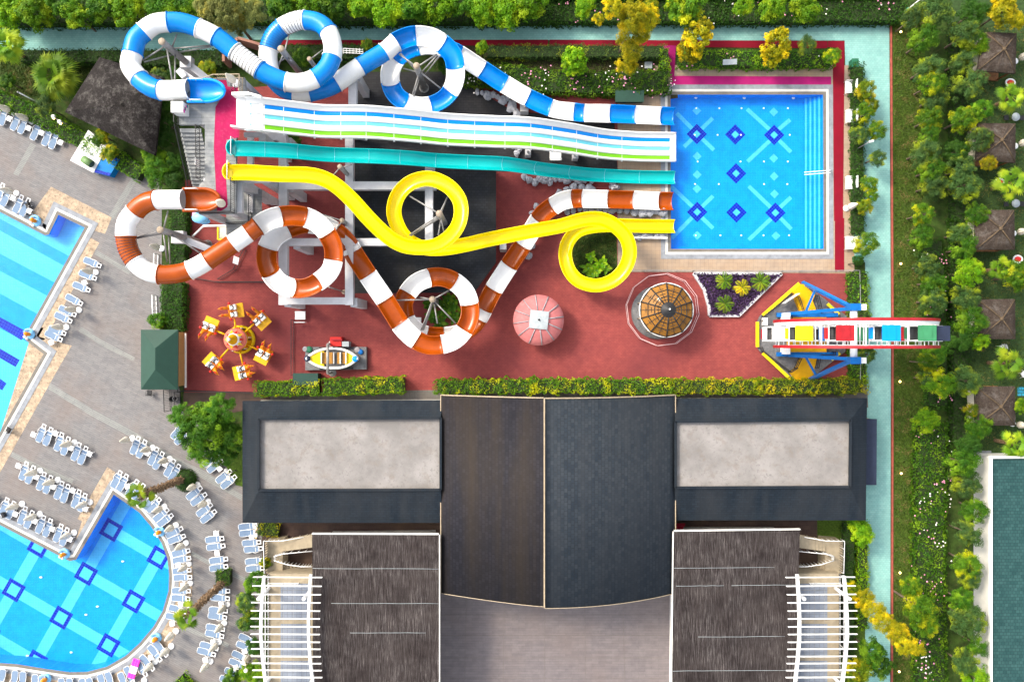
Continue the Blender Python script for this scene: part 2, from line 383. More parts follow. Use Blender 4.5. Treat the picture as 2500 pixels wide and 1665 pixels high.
m_maroon = plain("faded_red_paint", (0.33, 0.014, 0.02), 0.4, 0.15); m_navy = plain("navy_panel", (0.02, 0.028, 0.055), 0.5, 0.15)
m_grn = plain("green_panel", (0.04, 0.2, 0.09), 0.45, 0.1); m_cyan = plain("bright_blue_panel", (0.0, 0.25, 0.75), 0.4, 0.04)
m_plate = plain("steel_plate", (0.15, 0.15, 0.155), 0.6, 0.25, 3, 0.2, bmp=0.3, bs=40)
m_dseat = plain("dark_seat", (0.07, 0.07, 0.07), 0.6, 0.2); m_salmon = plain("salmon_paint", (0.58, 0.14, 0.09), 0.5, 0.08)
m_brownw = plain("brown_bench", (0.36, 0.17, 0.03), 0.6, 0.15, 5)
m_magenta = plain("magenta_vinyl", (0.75, 0.04, 0.42), 0.35, 0.1); m_skyp = plain("sky_blue_paint", (0.05, 0.35, 0.75), 0.4, 0.08)
m_drum = plain("pale_green_plastic", (0.14, 0.24, 0.09), 0.45, 0.08); m_rock = plain("artificial_rock", (0.36, 0.37, 0.41), 0.85, 0.15, 2, dirt=(0.25, 0.25, 0.27), bmp=0.7, bs=6)
m_greenbox = plain("green_box", (0.02, 0.13, 0.07), 0.5, 0.1)
m_purple = leafmat("purple_leaves", (0.035, 0.016, 0.055), (0.085, 0.04, 0.12), None, 0.15)
l_lime = leafmat("leaves_lime", (0.1, 0.28, 0.002), (0.22, 0.4, 0.004), (0.34, 0.48, 0.008))
l_mid = leafmat("leaves_mid", (0.0333, 0.132, 0.004), (0.095, 0.22, 0.006), (0.18, 0.32, 0.01))
l_dark = leafmat("leaves_dark", (0.022, 0.085, 0.006), (0.055, 0.14, 0.01))
l_grey = leafmat("leaves_grey_green", (0.0467, 0.119, 0.0285), (0.102, 0.178, 0.0333), (0.27, 0.34, 0.012))
l_gold = leafmat("leaves_golden", (0.26, 0.28, 0.003), (0.55, 0.46, 0.003), (0.75, 0.54, 0.004), 0.35)
l_mix = leafmat("leaves_green_gold", (0.06, 0.18, 0.006), (0.16, 0.3, 0.006), (0.46, 0.47, 0.005))  # part yellowish foliage, part low sunlight put into the leaf colour
l_hgold = leafmat("leaves_hedge_gold", (0.11, 0.2, 0.004), (0.24, 0.3, 0.004), (0.5, 0.42, 0.005))  # yellow hedge leaves with the sunlit gold put into their colour
l_palm = leafmat("leaves_palm", (0.09, 0.22, 0.008), (0.2, 0.33, 0.012), (0.32, 0.4, 0.015), 0.35)
l_pale = leafmat("leaves_pale", (0.2, 0.23, 0.06), (0.3, 0.3, 0.08), (0.48, 0.4, 0.05))
m_flpink = plain("pink_petal", (0.75, 0.3, 0.45), 0.7, 0.2); m_flwhite = plain("white_petal", (0.8, 0.76, 0.72), 0.7, 0.1)
m_flred = plain("red_petal", (0.6, 0.04, 0.03), 0.7, 0.1)
def glow(name, col, s):
    m, nt, N, L, p = nodes(name); p.inputs["Base Color"].default_value = cc(col)
    p.inputs["Emission Color"].default_value = cc(col); p.inputs["Emission Strength"].default_value = s; return m
m_lamp = glow("warm_lamp", (1.0, 0.6, 0.2), 6.0)
def watermat():
    m, nt, N, L, p = nodes("pool_water")
    tr = N.new("ShaderNodeBsdfTransparent"); tr.inputs[0].default_value = (0.9, 0.985, 1.0, 1)
    gl = N.new("ShaderNodeBsdfGlossy"); gl.inputs["Roughness"].default_value = 0.03
    lw = N.new("ShaderNodeLayerWeight"); pw = N.new("ShaderNodeMath"); pw.operation = 'POWER'; pw.inputs[1].default_value = 5.0
    fr = N.new("ShaderNodeMath"); fr.operation = 'MULTIPLY_ADD'; fr.inputs[1].default_value = 0.7; fr.inputs[2].default_value = 0.02
    L.new(lw.outputs["Facing"], pw.inputs[0]); L.new(pw.outputs[0], fr.inputs[0])
    b = N.new("ShaderNodeBump"); b.inputs["Distance"].default_value = 0.03; b.inputs["Strength"].default_value = 0.15
    L.new(noise(nt, 2.0, 3, 0.5, None, 0, 1), b.inputs["Height"])
    L.new(b.outputs[0], gl.inputs["Normal"])
    mx = N.new("ShaderNodeMixShader"); L.new(fr.outputs[0], mx.inputs[0]); L.new(tr.outputs[0], mx.inputs[1]); L.new(gl.outputs[0], mx.inputs[2])
    L.new(mx.outputs[0], N["Material Output"].inputs[0]); return m
m_water = watermat()
# ================================================================== the setting: ground, paths, pools
def outset(pts, d):
    """outline moved outwards by d metres (mitred)"""
    P = [Vector((p[0], p[1], 0)) for p in pts]; n = len(P)
    if sum(P[i].x*P[(i+1)%n].y - P[(i+1)%n].x*P[i].y for i in range(n)) < 0: P.reverse()
    out = []
    for i in range(n):
        a = (P[i] - P[i-1]).normalized(); b = (P[(i+1)%n] - P[i]).normalized()
        na = Vector((a.y, -a.x, 0)); nb = Vector((b.y, -b.x, 0)); q = na + nb
        k = d / max(0.35, 0.5 * q.length_squared)
        out.append(P[i] + q * k)
    return out
lap = WL([(-150, 440), (0, 518), (110, 575), (120, 573), (143, 525), (207, 556), (60, 822), (62, 830), (107, 864), (-60, 1162), (-150, 1110)])
fun = WL([(-140, 1208), (0, 1281), (170, 1369), (186, 1366), (278, 1207), (304, 1225), (340.6, 1251), (369, 1285), (394.5, 1325), (408.7, 1362), (413, 1401.7), (411.6, 1441),
          (397.4, 1489.7), (374.7, 1529), (340.6, 1569), (306.6, 1600), (261, 1626), (213, 1638.7), (170, 1639.5), (113.5, 1631.6), (42.6, 1620), (0, 1617), (-80, 1612), (-140, 1560)])
splash = WL([(1637, 232), (2009, 232), (2010, 608), (1638, 608)])
pools = [lap, fun, splash]
g = MB(); Bd = 400
g.sheet([(-Bd, -Bd), (Bd, -Bd), (Bd, Bd), (-Bd, Bd)], [outset(p, 0.5) for p in pools], -0.03); struct("ground", g, m_grass)

def pool(word, edge, depth, tilem, rings=True):
    w = MB(); n = len(edge); e = outset(edge, 0.0)
    for i in range(n):
        a, b = e[i], e[(i+1)%n]; w.quad((a.x, a.y, 0.02), (a.x, a.y, -depth), (b.x, b.y, -depth), (b.x, b.y, 0.02))
    w.sheet(edge, [], -depth)
    basin = struct(word + "_basin", w, tilem)
    for nm, d0, d1, z, mt in (("pool_edge", 0.0, 0.3, 0.03, m_curb), ("overflow_gutter", 0.3, 0.54, 0.022, m_gutter), ("pool_coping", 0.54, 0.98, 0.03, m_coping)):
        r = MB(); A = outset(edge, d1); B = outset(edge, d0)
        for i in range(n):
            j = (i + 1) % n
            r.quad((B[i].x, B[i].y, z), (A[i].x, A[i].y, z), (A[j].x, A[j].y, z), (B[j].x, B[j].y, z))
        struct(nm, r, mt)
    s = MB(); s.sheet(edge, [], -0.06); struct(word + "_water", s, m_water)
    return basin
lapb = pool("lap_pool", lap, 1.5, m_tile); funb = pool("curved_pool", fun, 1.9, m_tile); spb = pool("splash_pool", splash, 1.2, m_tile)

def mark(name, basin, polys, z, mt):
    m = MB()
    for q in polys: m.sheet(WL(q, z), [], z)
    return m.build(name, mt, basin)
zl = -1.492
mark("pale_lane", lapb, [tE(-300, 265, 0, 430, 390, 635, 430, 640, 520, 455, 800, 590, 610, 820, 0, 490, -300, 330), tE(-300, 440, 0, 595, 580, 915, 510, 1070, 0, 800, -300, 640),
     tE(-300, 800, 0, 955, 430, 1180, 350, 1345, 0, 1155, -300, 995), tI(-300, -175, 0, 10, 190, 100, 420, 215, 0, 960, -300, 1400)], zl, m_tileL)
mark("navy_lane", lapb, [tE(-300, 1205, 0, 1365, 250, 1500, 190, 1570, 0, 1455, -300, 1300), tI(-300, 10, 0, 185, 175, 288, 138, 350, 0, 270, -300, 95), tI(-200, 340, 0, 455, 58, 495, 20, 557, 0, 545, -200, 440)], zl + 0.004, m_tileD)
zf = -1.892
c0, va, vb = (271.0, 1293.0), (115.8, 67.3), (-61.0, 107.0)
ua = (0.865, 0.502); ub = (-0.495, 0.869)
def lat(i, j): return (c0[0] + i*va[0] + j*vb[0], c0[1] + i*va[1] + j*vb[1])
def barpx(p, u, n, l0, l1, w):
    return [(p[0]+u[0]*l0+n[0]*w, p[1]+u[1]*l0+n[1]*w), (p[0]+u[0]*l1+n[0]*w, p[1]+u[1]*l1+n[1]*w), (p[0]+u[0]*l1-n[0]*w, p[1]+u[1]*l1-n[1]*w), (p[0]+u[0]*l0-n[0]*w, p[1]+u[1]*l0-n[1]*w)]
st = []
for j in range(-1, 4):
    for i in range(-3, 3): st.append(barpx(lat(i, j), ua, ub, 20, 114, 13.5))
for i in range(-3, 3):
    for j in range(-2, 4): st.append(barpx(lat(i, j), ub, ua, 20, 104, 13.5))
for i in range(-3, 3):
    for j in range(-1, 4): st.append(barpx(lat(i, j), ua, ub, -13.5, 13.5, 13.5))
mark("pale_stripe", funb, st, zf, m_tileL)
rg = MB()
for i in range(-3, 3):
    for j in range(-1, 4):
        if (i, j) in ((-1, -1), (0, -1), (-2, -1)): continue
        c = lat(i, j); o = [W(*q, zf+.004) for q in barpx(c, ua, ub, -22, 22, 22)]; n_ = [W(*q, zf+.004) for q in barpx(c, ua, ub, -13, 13, 13)]
        for k in range(4): rg.quad(o[k], n_[k], n_[(k+1)%4], o[(k+1)%4])
rg.build("navy_square", m_tileD, funb)
# splash pool floor
zs = -1.192
def seg(x0, y0, x1, y1, w=4.8):
    d = math.hypot(x1-x0, y1-y0); u = ((x1-x0)/d, (y1-y0)/d); return barpx((x0, y0), u, (-u[1], u[0]), 0, d, w)
mark("pale_cross", spb, [seg(*q) for q in ((1652, 277, 1692, 317), (1713, 338, 1743, 367), (1711, 317, 1740, 289), (1692, 338, 1670, 359), (1824, 267, 1880, 318), (1899, 318, 1929, 293), (1882, 342, 1825, 395),
     (1900, 341, 1931, 372), (1638, 455, 1691, 505), (1712, 507, 1741, 479), (1691, 530, 1640, 582), (1712, 530, 1741, 558), (1828, 455, 1883, 508), (1903, 508, 1931, 482), (1886, 531, 1828, 586), (1904, 531, 1932, 560))], zs, m_tileL)
def dia(x, y, r): return [(x-r, y), (x, y+r), (x+r, y), (x, y-r)]
mark("pale_diamond", spb, [dia(x, y, 11) for x, y in ((1701, 271), (1702, 382), (1702, 427), (1701.6, 461.5), (1702, 575), (1889, 274), (1889, 387), (1890, 431), (1891, 474), (1894.5, 576))], zs + .004, m_tileL)
dd = [(1701, 328), (1795, 329), (1890, 330), (1797, 424), (1702, 518), (1798, 519), (1893, 520)]
rg = MB()
for x, y in dd:
    o = [W(*q, zs+.008) for q in dia(x, y, 25)]; n_ = [W(*q, zs+.008) for q in dia(x, y, 10)]
    for k in range(4): rg.quad(o[k], n_[k], n_[(k+1)%4], o[(k+1)%4])
m_tileD0 = ptile("pool_tile_navy_diagonal", (0.0, 0.012, 0.38), (0.0, 0.01, 0.32), (0.03, 0.12, 0.55), 0.25, R(45)); rg.build("navy_diamond", m_tileD0, spb)
mark("pale_centre", spb, [dia(x, y, 9) for x, y in dd], zs + .004, m_tileL)
stp = MB(); tr = MB()
for i in range(5):
    x0 = W(1963 + 9.2*i, 300, -1.0).x; x1 = splash[1].x; z = -1.0 + 0.17*i; yt, yb = splash[1].y, splash[2].y
    stp.poly([(x0, yb+.004), (x1-.004, yb+.004), (x1-.004, yt-.004), (x0, yt-.004)], z-.17, z, 0)
    tr.sheet([(x0+.1, yb+.03), (x0+.27, yb+.03), (x0+.27, yt-.03), (x0+.1, yt-.03)], [], z+.006)
stp.build("pool_steps", m_tile, spb); tr.build("step_tread", m_tileL, spb)
nz = MB()
for x in (1700, 1755, 1810, 1868, 1925):
    for y in (265, 330, 395, 450, 515, 575):
        if rng.random() < .75: nz.lathe([(0.09, 0), (0.07, .02), (0.001, .02)], 8, W(x + rng.uniform(-4, 4), y, zs + .012))
for x, y in ((1699, 238), (1817, 239), (1937, 239)): nz.lathe([(0.16, 0), (0.13, .03), (0.001, .03)], 10, W(x, y, -.9))
nz.build("pool_inlet", m_white, spb)
nz = MB()
for x, y in ((67, 1600), (196, 1634), (210, 1500), (100, 1409), (238, 1480), (300, 1370), (174, 1592)): nz.ball(W(x, y, zf + .02), .14, 0, 8, 5, (1.2, .7, .4))
nz.build("pool_inlet", m_white, funb)

def sheet(name, px, z, mt, holes=()):
    m = MB(); m.sheet(WL(px), list(holes), z); return struct(name, m, mt)
sheet("plaza", [(-400, 40), (0, 238), (60, 262), (130, 305), (215, 360), (345, 430), (395, 430), (395, 800), (440, 955), (440, 1005), (500, 1000), (592, 1180), (640, 1290), (640, 1800), (-400, 1800)], 0.0, m_plaza,
      [outset(lap, 0.9), outset(fun, 0.9)])
sheet("teal_path", [(-300, 67), (2171, 62), (2175, 800), (2173, 1800), (2112, 1800), (2112, 640), (2078, 640), (2062, 100), (600, 98), (520, 124), (-300, 124)], 0.0, m_teal)
kb = MB()
for a, b in (((-300, 63), (2174, 58)), ((2175, 58), (2179, 800)), ((2179, 800), (2177, 1800))): kb.bar(W(*a, .06), W(*b, .06), .16, .18)
struct("path_kerb", kb, m_kerb)
sheet("red_pavement", [(452, 440), (560, 440), (600, 215), (860, 195), (1508, 230), (1508, 662), (2072, 668), (2072, 938), (640, 958), (450, 958)], 0.004, m_red)
sheet("beige_deck", [(1508, 200), (1508, 664), (2072, 668), (2086, 660), (2080, 160), (1598, 160), (1598, 200)], 0.008, m_beige, [outset(splash, 0.9)])
sheet("crimson_matting", [(640, 99), (1338, 98), (1338, 113), (640, 110)], 0.012, m_redmat)
sheet("crimson_matting", [(1342, 98), (2020, 101), (2020, 119), (1655, 116), (1341, 113)], 0.012, m_redmat)
sheet("crimson_matting", [(2021, 101), (2062, 101), (2058, 540), (2036, 540), (2033, 160), (2045, 118), (2021, 116)], 0.016, m_redmat)
sheet("crimson_matting", [(2038, 533), (2061, 533), (2061, 662), (2038, 662)], 0.02, m_redmat)
sheet("magenta_matting", [(1645, 186), (2029, 188), (2029, 211), (1645, 209)], 0.016, m_magmat)
sheet("magenta_matting", [(1620, 112), (1650, 112), (1645, 209), (1640, 212), (1626, 140)], 0.02, m_magmat)
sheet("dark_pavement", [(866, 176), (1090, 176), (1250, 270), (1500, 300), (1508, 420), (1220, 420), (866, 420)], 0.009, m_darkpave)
sheet("brown_pavement", [(448, 958), (660, 958), (660, 990), (448, 1030)], 0.004, m_brownpave)
sheet("grey_pavement", [(600, 938), (2116, 930), (2120, 995), (600, 995)], 0.002, m_greypave)
sheet("brown_pavement", [(640, 1240), (2010, 1240), (2010, 1420), (640, 1420)], 0.006, m_brownpave)
sheet("lawn", [(2180, 60), (2260, 60), (2250, 400), (2255, 900), (2240, 1800), (2179, 1800)], 0.0, m_lawn)
sheet("lawn", [(520, 1075), (592, 1060), (592, 1188), (576, 1184)], 0.012, m_lawn)
sheet("lawn", [(1995, 1265), (2112, 1265), (2112, 1800), (2000, 1800)], 0.008, m_lawn)
sheet("garden_soil", [(1000, 112), (1650, 114), (1655, 240), (1500, 262), (1330, 240), (1130, 180)], 0.0, m_soil)
sheet("lawn", [(1390, 565), (1505, 560), (1508, 690), (1390, 690)], 0.014, m_grass)
pbl = [tE(455, 205, 995, 480, 935, 625, 820, 590, 800, 540, 510, 375, 380, 590, 230, 510), tE(790, 650, 885, 705, 395, 1568, 300, 1568), tI(300, 0, 390, 0, 345, 80, 640, 160, 530, 345, 0, 1290, -60, 1130),
       tI(955, 1240, 1025, 1285, 960, 1440, 800, 1760, 690, 1700), tM(690, 130, 830, 200, 640, 530, 610, 470, 380, 320, 420, 310)]
for q in pbl[:4]: sheet("pebble_border", q, 0.006, m_pebble)
sheet("pebble_border", [(0, 1255), (175, 1345), (215, 1230), (230, 1240), (187, 1340), (178, 1352), (0, 1264)], 0.01, m_pebble)
ring = outset(fun, 2.3); ri = outset(fun, 0.9)
pb = MB()
for i in range(len(ring) - 1):
    if ring[i].y < -8 and ring[i].x > -52 and not (ring[i].x < -30 and ring[i].y > -22.5): pb.quad((ri[i].x, ri[i].y, .008), (ring[i].x, ring[i].y, .008), (ring[i+1].x, ring[i+1].y, .008), (ri[i+1].x, ri[i+1].y, .008))
struct("pebble_border", pb, m_pebble)
for q in ((198, 798, 262, 838, 330, 872, 326, 882, 255, 848, 192, 808), (122, 935, 225, 998, 330, 1055, 425, 1115, 500, 1150, 592, 1208, 590, 1222, 490, 1165, 420, 1128, 325, 1070, 218, 1012, 118, 950),
          (30, 1102, 95, 1135, 180, 1170, 176, 1180, 90, 1147, 26, 1114), (75, 350, 88, 356, 45, 430, 32, 425), (325, 428, 338, 434, 275, 540, 262, 533), (470, 1345, 520, 1372, 600, 1410, 596, 1420, 515, 1382, 466, 1355),
          (455, 1528, 560, 1570, 556, 1580, 452, 1538), (235, 610, 320, 660, 315, 670, 230, 621)):
    sheet("drain_strip", [(q[i], q[i+1]) for i in range(0, len(q), 2)], 0.003, m_drain)
# ================================================================== water slides
def catmull(P, col, zz, step=7.0):
    """smooth photo-pixel path; returns list of (x, y, z, colour)"""
    out = []; n = len(P)
    for i in range(n - 1):
        p0 = P[max(i-1, 0)]; p1 = P[i]; p2 = P[i+1]; p3 = P[min(i+2, n-1)]
        k = max(2, int(math.hypot(p2[0]-p1[0], p2[1]-p1[1]) / step))
        for j in range(k):
            t = j / k; q = []
            for a, b, c, d in ((p0[0], p1[0], p2[0], p3[0]), (p0[1], p1[1], p2[1], p3[1]), (zz[max(i-1,0)], zz[i], zz[i+1], zz[min(i+2,n-1)])):
                q.append(0.5 * (2*b + (c-a)*t + (2*a-5*b+4*c-d)*t*t + (3*b-a-3*c+d)*t**3))
            out.append((q[0], q[1], q[2], col[i]))
    out.append((P[-1][0], P[-1][1], zz[-1], col[-1])); return out
def arcz(P, z0, z1, ease=1.0):
    s = [0.0]
    for a, b in zip(P, P[1:]): s.append(s[-1] + math.hypot(b[0]-a[0], b[1]-a[1]))
    return [z0 + (z1 - z0) * (x / s[-1]) ** ease for x in s]
def frames(P3):
    fr = []
    for i, p in enumerate(P3):
        d = (P3[min(i+1, len(P3)-1)] - P3[max(i-1, 0)]).normalized()
        sx = d.cross(Vector((0, 0, 1))).normalized(); fr.append((p, d, sx, sx.cross(d)))
    return fr
def bank(P3):
    """signed turn per metre, smoothed: positive where the path turns to its right"""
    n = len(P3); k = [0.0] * n
    for i in range(1, n - 1):
        a = P3[i] - P3[i-1]; b = P3[i+1] - P3[i]; c = (a.x*b.y - a.y*b.x) / max(1e-6, a.length*b.length)
        k[i] = -c / max(1e-3, 0.5 * (a.length + b.length))
    return [sum(k[max(0, i-3):i+4]) / len(k[max(0, i-3):i+4]) for i in range(n)]
def flume_arc(side, r, lip=0.09, base=100, turn=0.0):
    """open cross-section as (angle, radius): 0 is straight down; the outer wall of a bend stands higher"""
    hi = base + 14 * turn; lo = base - 14 * turn
    return hi, lo
def sweep(mb, fr, r, closed, bk, m_in=0, m_out=1, m_lip=0, th=0.05, base=88, n=18):
    if closed:
        mb_pts = []
        for (p, d, sx, sy) in fr:
            mb_pts.append([p + sx*(math.cos(2*math.pi*k/n)*r) + sy*(math.sin(2*math.pi*k/n)*r) for k in range(n)])
        for i in range(len(fr)-1):
            for k in range(n): mb.add([mb_pts[i][k], mb_pts[i][(k+1)%n], mb_pts[i+1][(k+1)%n], mb_pts[i+1][k]][::-1], [(0,1,2,3)], m_in, True)
        return
    inn, outr = [], []
    for (p, d, sx, sy), k in zip(fr, bk):
        t = max(-1.0, min(1.0, k * 5.0))
        aL = R(base + 16*max(0, t) - 10*max(0, -t)); aR = R(base + 16*max(0, -t) - 10*max(0, t))
        ri, ro = [], []
        for q in range(n + 1):
            a = -aL + (aL + aR) * q / n
            ri.append(p + sx*(math.sin(a)*r) - sy*(math.cos(a)*r)); ro.append(p + sx*(math.sin(a)*(r+th)) - sy*(math.cos(a)*(r+th)))
        inn.append(ri); outr.append(ro)
    for i in range(len(fr)-1):
        for q in range(n):
            mb.add([inn[i][q], inn[i+1][q], inn[i+1][q+1], inn[i][q+1]][::-1], [(0,1,2,3)], m_in, True)
            mb.add([outr[i][q], outr[i][q+1], outr[i+1][q+1], outr[i+1][q]][::-1], [(0,1,2,3)], m_out, True)
    # rolled lips
    for e in (0, n):
        mb.tube([(inn[i][e] + outr[i][e]) / 2 for i in range(len(fr))], th * 1.05, 6, m_lip)
    for i, rev in ((0, 1), (len(fr)-1, 0)):
        for q in range(n):
            v = [inn[i][q], inn[i][q+1], outr[i][q+1], outr[i][q]]
            mb.add(v if rev else v[::-1], [(0,1,2,3)], m_in)
def ringpts(f, r, n=20):
    p, d, sx, sy = f
    return [p + sx*(math.cos(2*math.pi*k/n)*r) + sy*(math.sin(2*math.pi*k/n)*r) for k in range(n)]
def tube_slide(label, spec, z0, z1, r, open_at, mats, group, scoop_px, ribbed, base=82):
    """spec: (x, y, colour of the section that starts there or None)"""
    P = [(a[0], a[1]) for a in spec]; cur = None; col = []
    for i, a in enumerate(spec):
        if a[2]: cur = (a[2], i)
        col.append(cur)
    zz = arcz(P, z0, z1); S = catmull(P, col, zz)
    P3 = [W(x, y, z) for x, y, z, c in S]; FR = frames(P3); BK = bank(P3)
    root = thing("water_slide", W(P[0][0], P[0][1], 0), label, "water slide", group)
    i = 0
    while i < len(S) - 1:
        j = i
        while j < len(S) - 1 and S[j][3] == S[i][3]: j += 1
        key, idx = S[i][3]; opened = idx >= open_at
        mb = MB(); mt = mats[key[0]]
        sweep(mb, FR[i:j+1], r, not opened, BK[i:j+1], 0, 0, 0, 0.05, base)
        nm = "flume_section" if opened else "tube_section"
        sec = mb.build(nm, mt, root)
        fl = MB()
        if not opened:
            fl.tube(ringpts(FR[i], r + 0.03), 0.05, 6, 0, True)
            if j == len(S)-1 or S[min(j, len(S)-1)][3][1] >= open_at: fl.tube(ringpts(FR[j], r + 0.03), 0.06, 6, 0, True)
            fl.build("flange", mt, sec)
        if len(key) > 1:                       # dark seams round a ribbed section
            rb = MB(); cnt = int(key[1:])
            for q in range(cnt):
                f = i + (j - i) * (q + 0.5) / cnt; k = int(f); t = f - k; k2 = min(k+1, j)
                g2 = tuple(FR[k][e].lerp(FR[k2][e], t) for e in range(4)); rb.tube(ringpts(g2, r + 0.012), 0.022, 5, 0, True)
            rb.build("seam", m_rib, sec)
        i = j
    # entry scoop: an open half tub at deck height
    (sx, sy), L = scoop_px, 3.1
    c = W(sx, sy, z0 + 0.2); sb = MB(); n1, n2 = 14, 14
    def sp(u, v, rr, dz=0.0):                   # u along, v across
        x = -L/2 + L*u; k = 1.0 if u < .5 else math.sqrt(max(0.0, 1 - ((u-.5)/.5)**2))
        a = R(-92 + 184*v); return c + Vector((x, math.sin(a)*rr*k*1.02, -math.cos(a)*rr*(0.25+.45*k) + dz))
    for rr, flip in ((r, 0), (r + .14, 1)):
        for a in range(n1):
            for b in range(n2):
                v = [sp(a/n1, b/n2, rr), sp((a+1)/n1, b/n2, rr), sp((a+1)/n1, (b+1)/n2, rr), sp(a/n1, (b+1)/n2, rr)]
                sb.add(v if not flip else v[::-1], [(0,1,2,3)], 0, True)
    rim = [sp(a/28, 0, r + .08) for a in range(29)] + [sp(a/28, 1, r + .08) for a in range(28, -1, -1)]
    sb.tube(rim, .13, 8, 0)
    sc_o = sb.build("entry_scoop", mats[scoop_key], root)
    hb = MB()
    for s in (-1, 1):
        q = [c + Vector((-L/2 + .3, s*(r+.05), .1)), c + Vector((-L/2+.35, s*(r+.05), .45)), c + Vector((-.3, s*(r+.05), .45)), c + Vector((-.25, s*(r+.05), .1))]
        hb.tube(q, .045, 6)
    pieces(hb, "grab_rail", m_white, sc_o)
    return root, FR
scoop_key = 'S'
B_spec = [(463, 219, 'W'), (392, 221, 'B'), (359, 208, None), (340, 192, 'W'), (319, 162, None), (323.5, 133, 'B'), (332, 99, None), (352, 78, 'W'), (378, 60, None), (412, 55, 'B'), (447, 57, None), (485, 70, 'W'),
  (528, 91, 'B'), (573, 126, 'W9'), (635, 172, 'B'), (664, 188, None), (699, 201, 'W'), (737, 203, None), (770.5, 192, 'B'), (797, 169, None), (810.6, 140, 'W'), (812, 110, None), (801, 77, 'B'), (778, 57, None),
  (744, 50, 'W7'), (718, 54, None), (689, 68.5, 'B10'), (667, 92, None), (656, 121.5, 'W'), (655, 150, None), (664, 185, 'B'), (688, 214, None), (718, 226, 'W'), (757, 226, 'B'), (795, 216, None), (822, 203, 'W'),
  (880, 163, 'B'), (938.6, 128, 'W'), (965, 105.6, 'B'), (991, 93, None), (1016, 88, 'W'), (1050, 92, None), (1078.5, 107, 'B'), (1103, 132, None), (1111, 165, 'W'), (1110, 196, None), (1098.5, 223.5, 'B'), (1078, 244, None),
  (1049, 256, 'W'), (1018, 257, None), (987, 247, 'B'), (965, 229, None), (953.7, 201.5, 'W'), (954, 172, None), (968, 143, 'B'), (993, 122, None), (1022, 112, 'W'), (1052, 110, None), (1080, 116, 'B'), (1121, 134, 'W'),
  (1177, 169.5, 'B'), (1232, 205, 'W'), (1289, 238, 'B'), (1345, 263, 'W'), (1375, 270, None), (1403, 273, 'B'), (1428, 275.6, 'W'), (1492, 277, 'B'), (1553.7, 279.7, 'W'), (1617, 282.4, 'B'), (1650, 284, 'B')]
blue_root, blue_fr = tube_slide("blue and white striped water slide, tube at first and open flume lower down", B_spec, 11.4, 0.9, 0.82, next(i for i, a in enumerate(B_spec) if a[1] == 105.6),
   {'W': m_whiteg, 'B': m_blueg, 'S': m_scoopb}, "striped spiral water slides", (503, 222), None)
O_spec = [(449.7, 487.7, 'W'), (381, 489, 'O'), (350, 499, None), (329, 518, 'W'), (310, 545, None), (307, 578, 'O9'), (313, 609, None), (330, 638.5, 'W'), (356, 661, None), (389, 670, 'O'), (426, 669, None), (463, 660, 'W'),
  (506.7, 636.4, 'O'), (569, 594.7, 'W'), (607, 569, 'O'), (629, 553.5, 'W'), (656, 537, None), (685.5, 529, 'O'), (716, 527, None), (745, 531, 'W'), (774, 545, None), (797, 570, 'O'), (812, 601, None), (813, 636, 'W'), (802, 665, None),
  (774, 689, 'O'), (746, 702, None), (714, 703, 'W'), (683, 691, None), (661, 666, 'O'), (651, 636, None), (654, 605, 'W'), (671, 578, None), (701, 559, 'O'), (731, 548, None), (752, 546, 'W'), (790, 552, None), (815, 564, 'O'), (838, 583, None),
  (854.5, 603, 'W'), (860.5, 614.7, 'O'), (898, 672, 'W'), (939.5, 732.6, 'O'), (977, 790.7, 'W'), (996, 813, None), (1016.8, 830, 'O'), (1046, 842, None), (1079, 840.6, 'W'), (1110, 829, None), (1133, 804.5, 'O'), (1146, 775, None),
  (1146, 742, 'W'), (1134, 711, None), (1108.6, 688, 'O'), (1079, 677, None), (1047.5, 679, 'W'), (1017, 692, None), (995, 717, 'O'), (985, 745, None), (991, 778, 'W'), (1010, 803, None), (1042, 818, 'O'), (1085, 821, 'W'), (1128, 812, 'O'), (1156, 793, None), (1168, 777, 'W'),
  (1180, 755, 'O'), (1206, 706, 'W'), (1243, 648, 'O'), (1276.8, 598, 'W'), (1315, 537, 'O'), (1331, 518, None), (1351, 504, 'W'), (1374, 491, None), (1398, 486, 'O'), (1423, 485, 'W'), (1486.5, 486.4, 'O'), (1548.8, 488.3, 'W'), (1612.7, 490.5, 'O'), (1645.6, 491, 'O')]
orange_root, orange_fr = tube_slide("orange and white striped water slide ending beside the yellow one", O_spec, 11.2, 0.9, 0.82, next(i for i, a in enumerate(O_spec) if a[1] == 553.5),
   {'W': m_whiteg, 'O': m_orangeg, 'S': m_orangeg}, "striped spiral water slides", (492, 488), None)
# yellow body slide
Y_spec = [(558, 421), (600, 420.6), (682, 424.7), (748, 427.4), (792, 438), (827.6, 460), (860.5, 490.5), (896, 529), (926, 559), (956.5, 583.7), (992, 600), (1038.7, 603), (1077, 592), (1110, 562), (1124, 526), (1120, 487.7), (1093.5, 455),
  (1049.7, 437), (1006, 445), (974, 474), (962, 515), (973, 555), (996, 585), (1033, 604), (1080, 606), (1134.7, 597.4), (1200, 583), (1282, 567), (1364.5, 552), (1419, 538), (1460.5, 535), (1496, 548), (1527, 578), (1537, 616.6), (1525, 655),
  (1496, 684), (1455, 696), (1414, 685), (1390, 657.7), (1381, 620), (1389, 589), (1412, 564), (1447, 553), (1490.6, 550), (1543, 551), (1600, 552), (1649.7, 552)]
zz = arcz(Y_spec, 11.5, 0.75); S = catmull(Y_spec, [0]*len(Y_spec), zz); P3 = [W(x, y, z) for x, y, z, c in S]; FY = frames(P3); BY = bank(P3)
yroot = thing("water_slide", W(558, 421, 0), "plain yellow open body slide winding round two full loops", "water slide")
